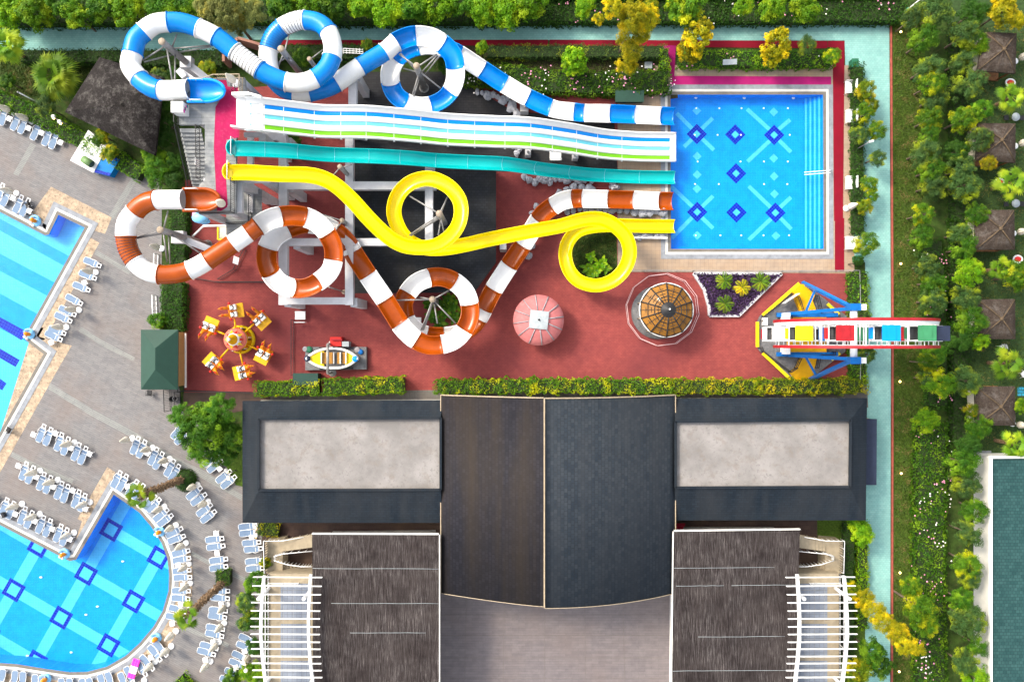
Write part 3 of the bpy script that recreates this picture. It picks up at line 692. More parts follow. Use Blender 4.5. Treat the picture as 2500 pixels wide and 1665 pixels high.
mb = MB(); sweep(mb, FY, 0.62, False, BY, 0, 1, 0, 0.05, 74); mb.build("flume", [m_yellowg, m_greenout], yroot)
def tub(root, c, mt, w, l, name="entry_tub"):
    t = MB(); n = 16
    prof = []
    for k in range(n + 1):
        a = math.pi/2 + math.pi*k/n; prof.append((math.cos(a)*l, math.sin(a)*w))
    for k in range(n):
        p, q = prof[k], prof[k+1]
        t.quad(c + Vector((p[0], p[1], .28)), c + Vector((q[0], q[1], .28)), c + Vector((q[0]*.85, q[1]*.85, -.3)), c + Vector((p[0]*.85, p[1]*.85, -.3)))
        t.quad(c + Vector((q[0]*1.06, q[1]*1.06, .26)), c + Vector((p[0]*1.06, p[1]*1.06, .26)), c + Vector((p[0]*1.06, p[1]*1.06, -.4)), c + Vector((q[0]*1.06, q[1]*1.06, -.4)))
        t.add([c + Vector((0, 0, -.3)), c + Vector((p[0]*.85, p[1]*.85, -.3)), c + Vector((q[0]*.85, q[1]*.85, -.3))], [(0, 1, 2)])
    t.tube([c + Vector((p[0]*1.03, p[1]*1.03, .28)) for p in prof], .07, 6)
    o = t.build(name, mt, root)
    b = MB(); b.tube([c + Vector((.05, w + .1, .2)), c + Vector((.05, w + .1, 1.0)), c + Vector((.05, -w - .1, 1.0)), c + Vector((.05, -w - .1, .2))], .03, 6); b.build("grab_rail", m_white, o)
tub(yroot, W(563, 420, 11.25), m_yellowg, .66, .55)
# teal body slide: straight in plan, four humps
T = [(570, 362), (600, 362), (700, 367), (792, 375.6), (860, 378.5), (929, 381), (1000, 385), (1066, 391), (1150, 395.5), (1230, 399), (1290, 407), (1337, 414), (1390, 420), (1447, 426), (1556, 431.5), (1650, 433)]
TZ = [11.5, 11.4, 10.5, 9.1, 8.7, 8.6, 7.9, 7.0, 6.5, 6.0, 4.9, 3.7, 2.6, 1.65, .85, .7]
S = catmull(T, [0]*len(T), TZ); FT = frames([W(x, y, z) for x, y, z, c in S])
troot = thing("water_slide", W(570, 362, 0), "turquoise straight open body slide between the white racing slide and the yellow one", "water slide")
mb = MB(); sweep(mb, FT, 0.62, False, [0]*len(FT), 0, 0, 0, 0.05, 70); o = mb.build("flume", m_tealg, troot)
ns = 13
for q in range(ns):
    a, b = (len(FT)-1)*q//ns, (len(FT)-1)*(q+1)//ns
    j = MB(); p, d, sx, sy = FT[b]; j.tube([p + sx*(math.sin(R(e))*.612) - sy*(math.cos(R(e))*.612) for e in range(-70, 71, 10)], .022, 5); j.build("joint", m_lanel, o)
tub(troot, W(572, 362, 11.25), m_tealg, .62, .55)
# racing slide with three lanes
rroot = thing("racing_slide", W(600, 280, 0), "wide white wavy racing slide with blue, pale blue and green lanes", "water slide")
rx = [600, 640, 737, 792, 901, 1011, 1093, 1203, 1296, 1392, 1474, 1556, 1640, 1648]
rz = [11.35, 11.2, 9.9, 9.25, 9.1, 8.0, 6.9, 6.25, 5.8, 4.0, 2.0, 1.05, .9, .9]
S = catmull([(x, 0) for x in rx], [0]*len(rx), rz)
def ycs(f, z, x):
    t = (x - 600) / 1048.0; yt = 20.3 - .27*t; yb = 17.55 - .25*t; return yt + (yb - yt)*f
secs = ((0, .015, .28, 'W'), (.015, .17, .02, 'W'), (.17, .31, -.06, 0), (.31, .475, .02, 'W'), (.475, .61, -.06, 1), (.61, .79, .02, 'W'), (.79, .93, -.06, 2), (.93, .985, .02, 'W'), (.985, 1.0, .28, 'W'))
def rp(s, f, dz): return Vector((W(s[0], CY, s[2]).x, ycs(f, s[2], s[0]), s[2] + dz))
bd = MB(); lanes = [MB(), MB(), MB()]
for i in range(len(S) - 1):
    a, b = S[i], S[i+1]; prev = None
    for f0, f1, dz, kind in secs:
        t = bd if kind == 'W' else lanes[kind]
        if kind != 'W' and (a[0] < 642 or a[0] > 1634): t = bd
        t.add([rp(a, f0, dz), rp(a, f1, dz), rp(b, f1, dz), rp(b, f0, dz)], [(0, 1, 2, 3)], 0, True)
        if prev is not None: bd.add([rp(a, f0, prev), rp(a, f0, dz), rp(b, f0, dz), rp(b, f0, prev)], [(0, 1, 2, 3)])
        prev = dz
    for f in (0, 1): bd.quad(rp(a, f, .28), rp(b, f, .28), rp(b, f, -.25), rp(a, f, -.25))
    bd.quad(rp(a, 0, -.25), rp(b, 0, -.25), rp(b, 1, -.25), rp(a, 1, -.25))
for f in (0.006, .994): bd.tube([rp(s, f, .28) for s in S], .07, 6)
bd.tube([rp(S[-1], f, .1) for f in (0, .25, .5, .75, 1)], .09, 6)
bd.build("slide_body", m_whiteg, rroot)
for l, mt in zip(lanes, (m_laneb, m_lanel, m_laneg)): l.build("lane", mt, rroot)
jb = MB()
for x in (690, 765, 830, 890, 960, 1030, 1095, 1160, 1230, 1295, 1350, 1410, 1462, 1515):
    s = min(S, key=lambda q: abs(q[0]-x))
    for f0, f1 in ((.17, .31), (.475, .61), (.79, .93)): jb.bar(rp(s, f0, -.053), rp(s, f1, -.053), .03, .012)
    jb.tube([rp(s, 1.0, -.2), rp(s, 1.03, -.2)], .1, 5)
jb.build("joint", m_white, rroot)
stb = MB(); zt = 11.3
A = [W(576, 232, zt), W(640, 238, zt), W(640, 322, zt), W(576, 312, zt)]
stb.poly(A, zt-.3, zt-.1)
stb.bar(W(570, 233, zt+.25), W(612, 232, zt+.25), .25, .9); stb.bar(W(566, 310, zt+.2), W(640, 320, zt+.2), .12, .8)
stb.bar(W(612, 232, zt+.2), W(640, 240, zt+.2), .2, .8)
stb.build("start_platform", m_whiteg, rroot)
db = MB()
for y in (252, 277, 302):
    q = [W(x, yy, zt + .02) for x, yy in ((611, y), (613, y+8), (616, y+10), (624, y+12), (628, y+14))]; db.tube(q, .035, 5)
db.build("lane_divider", m_lanel, rroot)

# ------------------------------------------------------------------ steel masts with struts that carry the loops
masts = []
def mast(base, top, zb, zt, targets, label, rr=.28, sr=.07, plinth=True):
    b = W(base[0], base[1], zb); t = Vector((b.x, b.y, zt)); b0 = Vector((b.x, b.y, 0.0))
    root = thing("slide_mast", b0, label, "mast", "steel masts holding up the slides")
    m = MB(); m.tube([b0, t], rr, 16); m.build("pole", m_steel, root)
    c = MB(); c.lathe([(rr+.02, -.02), (rr+.02, .03), (.001, .04)], 16, t + Vector((0, 0, .0))); c.build("cap", m_steelcap, root)
    f = MB()
    for k in range(10): a = 2*math.pi*k/10; f.box(b0 + Vector((math.cos(a)*rr*1.25, math.sin(a)*rr*1.25, .3)), (.1, .05, .5), a)
    f.lathe([(rr*1.7, 0), (rr*1.7, .06), (rr, .06)], 16, b0 + Vector((0, 0, .02))); f.build("base_flange", m_steel, root)
    for (x, y, zt_, zs_) in targets:
        e = W(x, y, zt_); s = Vector((t.x, t.y, zs_)); st_ = MB(); st_.tube([s, e], sr, 7); st_.build("strut", m_steel, root)
    return root
mast((457, 155), (402, 104), 5.6, 10.9, [(352, 152, 10.2, 8.0), (348, 148, 10.2, 10), (515, 115, 9.0, 8.2), (512, 112, 9.0, 9.2), (432, 84, 9.6, 9), (427, 195, 10.6, 8.2), (420, 195, 10.6, 10)], "grey mast inside the uppermost blue tube loop at the left")
mast((727, 172), (693, 137), 3.5, 9.0, [(672, 158, 6.6, 7.0), (678, 165, 6.8, 8.0), (706, 85, 7.6, 8), (712, 150, 7.6, 7)], "grey mast inside the ribbed blue and white tube loop")
mast((772, 168), (761, 146), 4.5, 7.0, [(788, 122, 7.0, 6.8), (776, 180, 7, 6.2)], "short grey mast at the right inside the ribbed tube loop", .2, .05)
mast((1033, 208), (1020, 166), 1.0, 6.4, [(975, 133, 5.6, 6.0), (978, 131, 5.7, 4), (1066, 133, 5.4, 6), (1068, 135, 5.4, 4), (1072, 138, 5.3, 2.5), (1075, 216, 4.8, 5.2), (1007, 232, 4.2, 4.4), (1010, 235, 4.2, 3.5), (985, 168, 3.8, 4.6)], "grey mast inside the lower open blue and white loop")
mast((450, 580), (390, 565), 5.6, 10.6, [(333, 582, 9.8, 9), (336, 580, 9.8, 10.2), (410, 515, 10.5, 10), (392, 552, 10.4, 10.2), (415, 645, 9.2, 9), (408, 640, 9.2, 10), (495, 622, 8.6, 8.8)], "grey mast inside the top orange tube loop above the plaza hedge")
mast((858, 555), (832, 537), 3.0, 7.2, [(824, 556, 6.6, 7.0), (780, 522, 6.4, 7.0)], "grey mast touching the outside of the middle orange loop", .2, .06)
mast((851, 716), (836, 712), .5, 2.6, [(803, 701, 5.6, 2.5)], "low grey mast by the white frame below the middle orange loop", .2, .06)
mast((1080, 535), (1031, 505), 5.5, 8.6, [(998, 478, 6.6, 8.4), (1093, 480, 6.4, 7.8), (1095, 477, 6.4, 8.4), (1084, 568, 6.8, 7.4), (1070, 575, 6.8, 6.6), (1000, 574, 6.4, 8.2), (1003, 576, 6.4, 7.4), (1006, 574, 6.4, 6.6)], "grey mast inside the big yellow loop above the black roof")
mast((1063, 735), (1037, 730), 1.5, 4.4, [(968, 733, 4.4, 4.1), (1097, 709, 3.9, 4.1), (1113, 790, 3.8, 4), (1068, 790, 4, 3.4), (1028, 806, 4, 4), (1031, 806, 4, 3.5), (1034, 806, 4, 3), (1020, 725, 3.4, 4)], "grey mast inside the lowest orange loop among banana plants")
mast((862, 440), (828, 416), 3.0, 8.8, [(860, 402, 8.3, 8.4), (812, 430, 8.6, 8.6)], "grey mast between the turquoise slide and the bend of the yellow one", .2, .05)
# ================================================================== start tower, white frame, black roof
ZD = 10.7
tw = thing("slide_tower", W(520, 400, 0), "tall start tower with pink matting and grey deck where all the slides begin", "tower")
m = MB(); m.poly(WL([(436, 252), (470, 214), (530, 190), (597, 190), (600, 226), (578, 236), (575, 522), (486, 524), (486, 452), (500, 440), (500, 305), (437, 305)], ZD), ZD-.35, ZD); m.build("deck", m_deck, tw)
m = MB(); m.sheet(WL([(528, 196), (552, 196), (556, 212), (584, 214), (584, 336), (553, 342), (551, 420), (556, 505), (530, 522), (526, 440), (522, 360), (526, 262), (540, 240)], ZD+.012), [], ZD+.012); m.build("pink_mat", m_pink, tw)
m = MB(); nst = 22
for i in range(nst):
    z = ZD - .19*(i+1); k = (H - ZD)/F; y = W(0, 313, ZD).y - .30*i
    xl, xr = W(437, 0, ZD).x, W(489, 0, ZD).x
    m.box(((xl+xr)/2, y-.16, z-.06), (xr-xl, .34, .12))
m.build("stairs", m_deck, tw)
def rail(root, pts, z, h=1.0, mt=None, name="railing", n_per=.16, bars=True, w=.045, mid=0):
    b = MB(); P = [Vector((p[0], p[1], (p[2] if len(p) > 2 else z))) for p in pts]
    for a, c in zip(P, P[1:]):
        b.bar(a + Vector((0,0,h)), c + Vector((0,0,h)), w*1.4, w); b.bar(a + Vector((0,0,.12)), c + Vector((0,0,.12)), w, w)
        for q in range(mid): zz_ = .12 + (h-.12)*(q+1)/(mid+1); b.bar(a + Vector((0,0,zz_)), c + Vector((0,0,zz_)), w*.8, w*.8)
        L = (c-a).length; k = max(1, int(L / n_per)) if bars else max(1, int(L / 1.6))
        for i in range(k + 1):
            p = a.lerp(c, i/k); t = w if i in (0, k) else w*.55
            if not bars: t = w
            b.bar(p, p + Vector((0,0,h)), t, t)
    return b.build(name, mt or m_black, root)
rail(tw, [W(488, 312, ZD), W(490, 440, ZD)], ZD)
rail(tw, [W(437, 312, ZD), Vector((W(437, 0, ZD).x, W(0, 313, ZD).y - 6.4, ZD - 4.0))], ZD)
rail(tw, [W(436, 306, ZD), W(436, 254, ZD), W(500, 254, ZD)], ZD)
rail(tw, [W(486, 521, ZD), W(573, 521, ZD), W(573, 440, ZD)], ZD)
rail(tw, [W(488, 206, ZD), W(530, 192, ZD), W(594, 191, ZD), W(592, 230, ZD)], ZD, mt=m_woodw)
rail(tw, [W(574, 196, ZD), W(574, 228, ZD)], ZD)
m = MB()
for x, y in ((564, 232), (562, 440), (562, 516), (492, 516), (500, 300), (440, 262), (540, 200), (590, 200), (500, 440)):
    p = W(x, y, ZD); m.box((p.x, p.y, ZD/2 - .18), (.5, .5, ZD - .36))
pieces(m, "column", m_conc, tw)
m = MB()
for a, b in (((560, 232), (562, 516)), ((492, 516), (577, 516)), ((592, 196), (596, 236)), ((452, 190), (436, 172))): m.bar(W(*a, ZD-.55 - .01*a[0]/100), W(*b, ZD-.55 - .01*a[0]/100), .5, .4)
for a, b, z0, z1 in (((586, 446), (586, 520), 9.9, 9.9), ((612, 330), (612, 520), 6.0, 6.0), ((575, 440), (660, 440), 9.9, 8.6), ((445, 178), (492, 212), 9.4, 10)): m.bar(W(*a, z0), W(*b, z1), .5, .5)
for x, y in ((588, 446), (612, 516), (648, 440), (640, 336), (455, 160), (432, 580)):
    zt_ = 9.8 if x < 600 else (8.4 if x > 630 else 6); zt_ = 5.6 if x == 455 or x == 432 else zt_; p = W(x, y, zt_); m.box((p.x, p.y, zt_/2), (.62, .62, zt_))
m.box(W(457, 155, 5.5), (1.0, 1.0, .8)); m.box(W(437, 580, 5.5), (1.1, 1.1, .8))
m.bar(W(457, 155, 5.3), W(520, 205, 5.3), .6, .6); m.bar(W(437, 580, 5.3), W(515, 610, 5.3), .6, .6)
m.bar(W(597, 330, 7.5), W(640, 330, 7.5), .4, .4)
pieces(m, "concrete_beam", m_conc, tw)
m = MB(); p = W(433, 262, ZD+1.2); m.box((p.x, p.y, ZD+.65), (1.0, .9, 1.3)); o = m.build("notice_box", m_white, tw)
m = MB()
for i, (dx, dz, s) in enumerate(((-.28, .25, .3), (-.05, .05, .26), (.2, -.15, .22), (.3, -.4, .25))): m.box((p.x + .505, p.y + dx, ZD+.8+dz), (.012, s, s*.9), 0, (0, 1, 0, 2)[i])
m.build("emblem", [m_magenta, m_navy, m_tealg], o)
m = MB(); m.box(W(482, 397, ZD+.6), (.03, .62, 1.0)); m.build("notice_board", m_white, tw)
lt = thing("lattice_platform", W(590, 500, 0), "lower landing of dark grating under the tower beside the white beams", "platform")
m = MB(); m.box(W(596, 520, 6.0), (3.2, 4.2, .1)); m.build("floor", m_deck, lt); rail(lt, [W(615, 480, 6), W(615, 545, 6), W(560, 548, 6)], 6.0)
um = thing("parasol", W(548, 505, ZD), "folded white parasol leaning over the pink matting at the lower tower corner", "parasol")
m = MB(); m.tube([W(556, 504, ZD+.05), W(556, 504, ZD+2.3)], .03, 6); m.build("pole", m_white, um)
m = MB()
m.lathe([(.3, 1.0), (.36, 1.3), (.26, 1.8), (.08, 2.3), (.001, 2.32)], 12, W(553, 503, ZD+0) + Vector((0, 0, 0))); m.build("canopy", m_canvas, um)
um = thing("parasol", W(579, 200, ZD), "folded white parasol on a round foot beside the upper end of the pink matting", "parasol")
c = W(577, 205, ZD)
m = MB(); m.tube([c + Vector((0, 0, .05)), c + Vector((0, 0, 2.5))], .03, 6); m.build("pole", m_white, um)
m = MB(); m.lathe([(.34, 0), (.34, .1), (.06, .16), (.001, .16)], 16, c); m.build("foot", m_plast, um)
m = MB(); m.lathe([(.3, .9), (.34, 1.2), (.24, 1.8), (.1, 2.4), (.001, 2.55)], 12, c); m.build("canopy", m_canvas, um)

fr = thing("beam_structure", W(850, 560, 0), "white concrete frame of beams and posts carrying the loops above the red paving", "beam structure")
ZF = 5.4; m = MB()
for a, b, w in (((690, 455), (1065, 455), .72), ((672, 592), (965, 592), .66), ((683, 735), (860, 735), .62), ((854, 300), (854, 745), .72), ((693, 400), (693, 745), .78), ((1048, 405), (1048, 592), .7), ((862, 175), (862, 262), .72), ((700, 340), (640, 330), .7), ((692, 340), (692, 405), .7)):
    ZF += .007; m.bar(W(*a, ZF), W(*b, ZF), w, .7)
pieces(m, "beam", m_conc, fr); ZF = 5.4
for x, y in ((704, 458), (722, 596), (862, 738), (700, 738), (1200, 415), (1228, 598), (1048, 409), (868, 185), (862, 315), (700, 345), (1048, 588)):
    zt_ = ZF if x < 1190 else 2.6; p = W(x, y, zt_); m = MB(); m.box((p.x, p.y, (zt_-.36)/2), (.62, .8, zt_-.36)); m.build("post", m_conc, fr)
br = thing("black_roof_building", W(1040, 560, 0), "low building with flat black shingle roof under the yellow loop", "building")
zb = 3.0
m = MB(); m.poly(WL([(866, 340), (1211, 396), (1211, 641), (1158, 714), (866, 716)], zb), zb-.25, zb); m.build("roof", m_blackroof, br)
m = MB(); m.poly([(p.x*.985 - .12, p.y) for p in WL([(876, 345), (1205, 400), (1205, 636), (1152, 706), (876, 708)], zb)], 0, zb-.25); m.build("wall", m_offwhite, br)
# pale poolside equipment
eq = thing("equipment_cabinet", W(1540, 237, 0), "grey green cabinet with sloping lid behind the hedge end near the blue slide", "cabinet")
m = MB(); m.box(W(1537, 237, .55), (2.6, .95, 1.1)); m.build("body", m_greenroof, eq); m = MB(); m.box(W(1537, 236, 1.16), (2.75, 1.05, .1), 0, 0, 0, R(6)); m.build("lid", m_greenroof, eq)
sl = thing("metal_stair", W(1358, 380, 0), "short white metal stair between the racing slide and the turquoise slide", "stairs")
m = MB()
for i in range(7): m.box(W(1344 + 4*i, 378, .3 + .16*i), (.16, 1.1, .04))
m.build("tread", m_plast, sl); rail(sl, [W(1343, 392, .3), W(1370, 392, 1.3)], 0, .9, m_white, bars=False)
for (x, y, w) in ((1289, 371, .6), (1404, 380, .6), (1280, 260, .9), (1110, 580, 0)):
    if w:
        c = thing("slide_footing", W(x, y, 0), {1289: "white concrete footing under the racing slide nearest the rocks", 1404: "white concrete footing under the racing slide nearest the pool", 1280: "grey concrete footing under the blue slide by the rocks"}[x], "footing")
        m = MB(); m.box(W(x, y, .6), (w*.9, w*1.5, 1.2)); m.build("block", m_conc, c, bevel=.04); m = MB(); m.tube([W(x, y, 1.2), W(x, y, 2.6)], .12, 8); m.build("stub", m_steel, c)
# artificial rocks under the slide ends
def boulder(c, r, label):
    m = MB(); n1, n2 = 9, 6; vs = []; fs = []; sx, sy, sz = rng.uniform(.7, 1.3, 3)
    for j in range(n2 + 1):
        for k in range(n1):
            t = math.pi*j/n2; a = 2*math.pi*k/n1; q = r * (1 + rng.uniform(-.2, .2))
            vs.append(Vector((c.x + q*sx*math.sin(t)*math.cos(a), c.y + q*sy*math.sin(t)*math.sin(a), max(-.05, c.z + q*sz*math.cos(t)*.8))))
    for j in range(n2):
        for k in range(n1): fs.append((j*n1+k, (j+1)*n1+k, (j+1)*n1+(k+1)%n1, j*n1+(k+1)%n1))
    m.add(vs, fs, 0, False); o = m.build("boulder", m_rock, smooth=False); tag(o, label, "rock", "pale artificial rocks round the slide ends")
rk = {"pale grey artificial rock along the bend of the blue and white slide": ((1165, 225), (1178, 228), (1190, 234), (1203, 232), (1215, 238), (1228, 245), (1240, 240), (1250, 258), (1256, 268), (1262, 280), (1245, 268)),
      "pale grey artificial rock in the bank below the turquoise slide": ((1280, 432), (1292, 440), (1306, 446), (1318, 436), (1330, 440), (1343, 444), (1356, 438), (1370, 437), (1384, 440), (1398, 436), (1412, 438), (1428, 437), (1445, 438), (1496, 446), (1500, 458), (1262, 375), (1268, 365), (1258, 360)),
      "pale grey artificial rock beside the orange slide": ((1366, 470), (1384, 462), (1400, 458), (1420, 458), (1440, 461), (1362, 476), (1310, 505), (1300, 520), (1290, 625), (1297, 600), (1284, 622)),
      "pale grey artificial rock between the orange and yellow slide ends": ((1385, 516), (1400, 515), (1415, 512), (1430, 511), (1445, 512), (1462, 512), (1478, 514), (1495, 513), (1512, 513), (1530, 514), (1550, 518), (1570, 520), (1585, 519), (1602, 518), (1618, 519)),
      "pale grey artificial rock along the wall below the yellow slide end": ((1550, 574), (1562, 576), (1575, 576), (1588, 576), (1602, 576), (1615, 576))}
for lab, L in rk.items():
    for x, y in L: boulder(W(x, y, .3), rng.uniform(.3, .46), lab)
wl = thing("low_wall", W(1585, 580, 0), "thin white wall along the rocks below the yellow slide end", "wall"); m = MB(); m.bar(W(1545, 581, .3), W(1628, 582, .3), .15, .6); m.build("wall", m_white, wl)

# ================================================================== left edge: thatched shelter, counter, hut
sh = thing("thatched_shelter", W(290, 265, 0), "large dark square thatched roof between the palm garden and the tower", "shelter")
zs_ = 3.6; cn = [(158, 274), (243, 140), (400, 190), (378, 380)]; C4 = WL(cn, zs_); ap = W(300, 258, 4.9); m = MB(); N1 = 16
for k in range(4):
    a, b = C4[k], C4[(k+1)%4]
    for i in range(N1):
        for j in range(N1):
            def q(i, j):
                u = i/N1; v = j/N1; e = a.lerp(b, u); p = e.lerp(ap, v); p = p.copy(); p.z += .35*math.sin(v*math.pi) + .05*math.sin(i*2.1 + k*3) * math.sin(j*1.7); return p
            m.add([q(i, j), q(i+1, j), q(i+1, j+1), q(i, j+1)], [(0, 1, 2, 3)], 0, True)
    m.quad(a, a - Vector((0, 0, .3)), b - Vector((0, 0, .3)), b)
m.build("roof", m_thatchw, sh)
for k in range(4): p = C4[k].lerp(Vector((ap.x, ap.y, 3.6)), .18); m = MB(); m.tube([Vector((p.x, p.y, 0)), Vector((p.x, p.y, 3.5))], .12, 8); m.build("post", m_wood, sh)
ct = thing("pool_counter", W(230, 365, 0), "white slatted counter platform beside the thatched roof", "counter")
m = MB(); m.poly(WL(tA(785, 1160, 960, 1300, 830, 1540, 625, 1430), 1.0), 0, 1.0); m.build("platform", m_white, ct); m = MB(); m.bar(W(206, 341, 1.02), W(262, 357, 1.02), .05, .03); m.build("seam", m_seam, ct)
bx = thing("blue_cabinet", W(260, 405, 0), "blue tiled box with navy ends at the end of the white counter", "cabinet"); P = WL(tA(925, 1378, 1065, 1420, 975, 1568, 840, 1535), 1.0)
m = MB(); m.poly(P, 0, 1.0); m.build("body", ptile("blue_box_tile", (0, .2, .55), (0, .19, .52), (0, .15, .45), .2, R(28)), bx)
m = MB()
for i, j in ((0, 1), (2, 3)):
    d = (P[(i+2)%4] - P[j]).normalized(); m.add([P[i] + Vector((0,0,.006)), P[j] + Vector((0,0,.006)), P[j] + d*.3 + Vector((0,0,.006)), P[i] + d*.3 + Vector((0,0,.006))], [(0,1,2,3)])
pieces(m, "navy_band", m_tileD, bx)
dr = thing("drum", W(214, 396, 1.0), "pale green plastic drum lying on the white counter", "drum"); m = MB(); a, b = W(203, 388, 1.35), W(224, 402, 1.35); m.tube([a, b], .36, 18); m.build("barrel", m_drum, dr)
m = MB(); d = (b-a).normalized(); m.tube([b, b + d*.04], .33, 18); m.build("end_cap", m_greenroof, dr)
ht = thing("green_hut", W(410, 878, 0), "small hut with green hipped metal roof and cream wall at the plaza edge", "hut")
ze, zr_ = 3.0, 4.0
m = MB(); E = WL([(344, 805), (435, 805), (434, 951), (344, 951)], ze); r1, r2 = W(379, 850, zr_), W(379, 902, zr_)
m.add([E[0], E[1], r1], [(0, 1, 2)]); m.add([E[1], E[2], r2, r1], [(0, 1, 2, 3)]); m.add([E[2], E[3], r2], [(0, 1, 2)]); m.add([E[3], E[0], r1, r2], [(0, 1, 2, 3)])
for k in range(4): m.quad(E[k], E[(k+1)%4], E[(k+1)%4] - Vector((0,0,.15)), E[k] - Vector((0,0,.15)))
m.build("roof", m_greenroof, ht)
m = MB(); x0, x1 = E[0].x + .4, W(455, 0, 0).x; m.poly([(x0, E[2].y+.25), (x1, E[2].y+.25), (x1, E[0].y-.2), (x0, E[0].y-.2)], 0, 2.8); m.build("wall", m_beigewall, ht)
m = MB(); m.box(W(453, 880, 1.5) + Vector((.02, 0, 0)), (.1, 5.2, .25)); m.build("ledge", m_offwhite, ht)
gt = thing("iron_gate", W(430, 975, 0), "black iron gate and fence at the corner below the green hut", "gate"); rail(gt, [W(415, 950, 0), W(417, 1002, 0)], 0, 1.5); rail(gt, [W(441, 955, 0), W(441, 1005, 0)], 0, 1.5); rail(gt, [W(449, 940, 0), W(449, 955, 0)], 0, 1.5)
bn = thing("waste_bin", W(427, 973, 0), "black round bin with silver ring by the iron gate", "bin"); m = MB(); m.lathe([(.25, 0), (.28, .8), (.2, .8), (.19, .5), (.001, .5)], 14, W(427, 973, 0)); m.build("body", m_black, bn); m = MB(); m.tube(ringpts((W(427, 973, .82), 0, Vector((1,0,0)), Vector((0,1,0))), .22, 16), .03, 5, 0, True); m.build("ring", m_steel, bn)
fz = thing("iron_fence", W(555, 700, 0), "low black fence around the water play corner under the orange loops", "fence")
rail(fz, [W(470, 678, 0), W(534, 690, 0), W(660, 690, 0)], 0, 1.0); rail(fz, [W(540, 683, 0), W(578, 660, 0), W(602, 612, 0)], 0, 1.0)
fz = thing("iron_fence", W(721, 840, 0), "black ladder-like fence beside the yellow boat ride", "fence"); rail(fz, [W(718, 782, 0), W(718, 915, 0)], 0, 1.1, n_per=.22)
fz = thing("iron_fence", W(550, 955, 0), "black fence along the bottom edge of the red paving", "fence"); rail(fz, [W(450, 953, 0), W(640, 958, 0)], 0, 1.0)
pbx = thing("panel_box", W(700, 925, 0), "dark green flat box roof at the edge of the boat ride", "kiosk"); m = MB(); m.poly(WL([(717, 913), (774, 913), (774, 938), (717, 938)], 1.6), 0, 1.6); m.build("body", m_dgreen, pbx); m = MB(); m.poly(WL([(715, 911), (776, 911), (776, 940), (715, 940)], 1.68), 1.62, 1.7); m.build("lid", m_dgreen, pbx)
for (x, y, lab) in ((733, 770, "white seat by the black fence under the white frame"), (1016, 785, "white seat half hidden inside the lowest orange loop")):
    s = thing("garden_bench", W(x, y, 0), lab, "bench"); m = MB(); m.box(W(x, y, .45), (1.0, .8, .07)); m.build("seat", m_plast, s, bevel=.02); m = MB(); m.box(W(x, y+12, .75) + Vector((0, -.2, 0)), (1.0, .07, .6)); m.build("backrest", m_plast, s)
    m = MB(); [m.box(W(x, y, .22) + Vector((i*.44, j*.3, 0)), (.06, .06, .44)) for i in (-1, 1) for j in (-1, 1)]; m.build("leg", m_plast, s)
sg = thing("notice_board", W(575, 636, 0), "small pale notice board on the red paving inside the black fence", "sign"); m = MB(); m.box(W(576, 636, 1.3), (.55, .75, .04), R(-20), 0, 0, R(25)); m.build("panel", m_plast, sg); m = MB(); m.tube([W(576, 636, 0), W(576, 636, 1.28)], .03, 6); m.build("post", m_steel, sg)
# small water play toys under the tower
wp = thing("play_house", W(533, 566, 0), "yellow and cream toy playhouse roof under the tower", "playhouse"); m = MB(); c = W(547, 568, 2); m.poly(WL([(533, 554), (558, 554), (562, 582), (533, 584)], 1.6), .0, 1.6); m.build("roof", m_canvas, wp)
m = MB(); [m.bar(W(*a, 1.65), W(*b, 1.65), .14, .1) for a, b in (((532, 553), (532, 585)), ((532, 585), (562, 583)), ((558, 553), (562, 583)))]; pieces(m, "trim", m_yelb, wp)
ws = thing("toy_whale", W(495, 540, 0), "light blue rounded play figure with a pink edge beside the orange entry scoop", "play figure"); m = MB(); m.ball(W(489, 532, 2.4), .62, 0, 14, 9, (1.3, .9, .7)); m.ball(W(500, 541, 2.1), .42, 0, 12, 8, (1.3, .7, .6)); m.build("body", m_bluel, ws); m = MB(); m.ball(W(476, 526, 2.3), .38, 0, 10, 7, (.7, 1.2, .8)); m.build("fin", m_flpink, ws); m = MB(); m.tube([W(489, 532, 0), W(489, 532, 2.2)], .12, 8); m.build("post", m_white, ws)
wp = thing("water_pipe", W(480, 572, 0), "slanting white pipe frame beside the toy figure under the tower", "pipe frame"); m = MB(); m.tube([W(468, 580, .1), W(497, 552, 3.2), W(590, 551, 3.2)], .1, 8); m.tube([W(590, 551, 3.2), W(590, 551, 0)], .1, 8); m.build("pipe", m_white, wp)

# ================================================================== rides
# swing ride with rooster cars
rc = W(590, 829, 0); rd = thing("swing_ride_hub", rc, "yellow and salmon tiered hub of the rooster car ride", "ride")
m = MB(); m.lathe([(1.35, 0), (1.4, .25), (1.3, .5), (1.2, .55)], 32, rc); m.build("base", m_yelb, rd)
m = MB(); m.lathe([(1.18, .5), (1.05, 1.6), (1.02, 1.75)], 32, rc, mf=lambda i: i); o = m.build("drum", [m_yel, m_white], rd)
m = MB()
for k in range(12):
    a = 2*math.pi*k/12; p = rc + Vector((math.cos(a)*1.14, math.sin(a)*1.14, 1.1))
    if k % 2: m.box(p, (.06, .3, .3), a, 0, R(6))
    else: m.box(p, (.06, .12, .8), a, 1); m.box(p + Vector((-math.sin(a)*.2, math.cos(a)*.2, 0)), (.06, .08, .8), a, 2)
pieces(m, "ornament", [m_redp, m_black, m_white], o)
m = MB(); m.lathe([(1.08, 1.75), (1.1, 1.85), (.9, 1.95), (.66, 2.0)], 32, rc); m.build("upper_tier", m_salmon, rd)
m = MB()
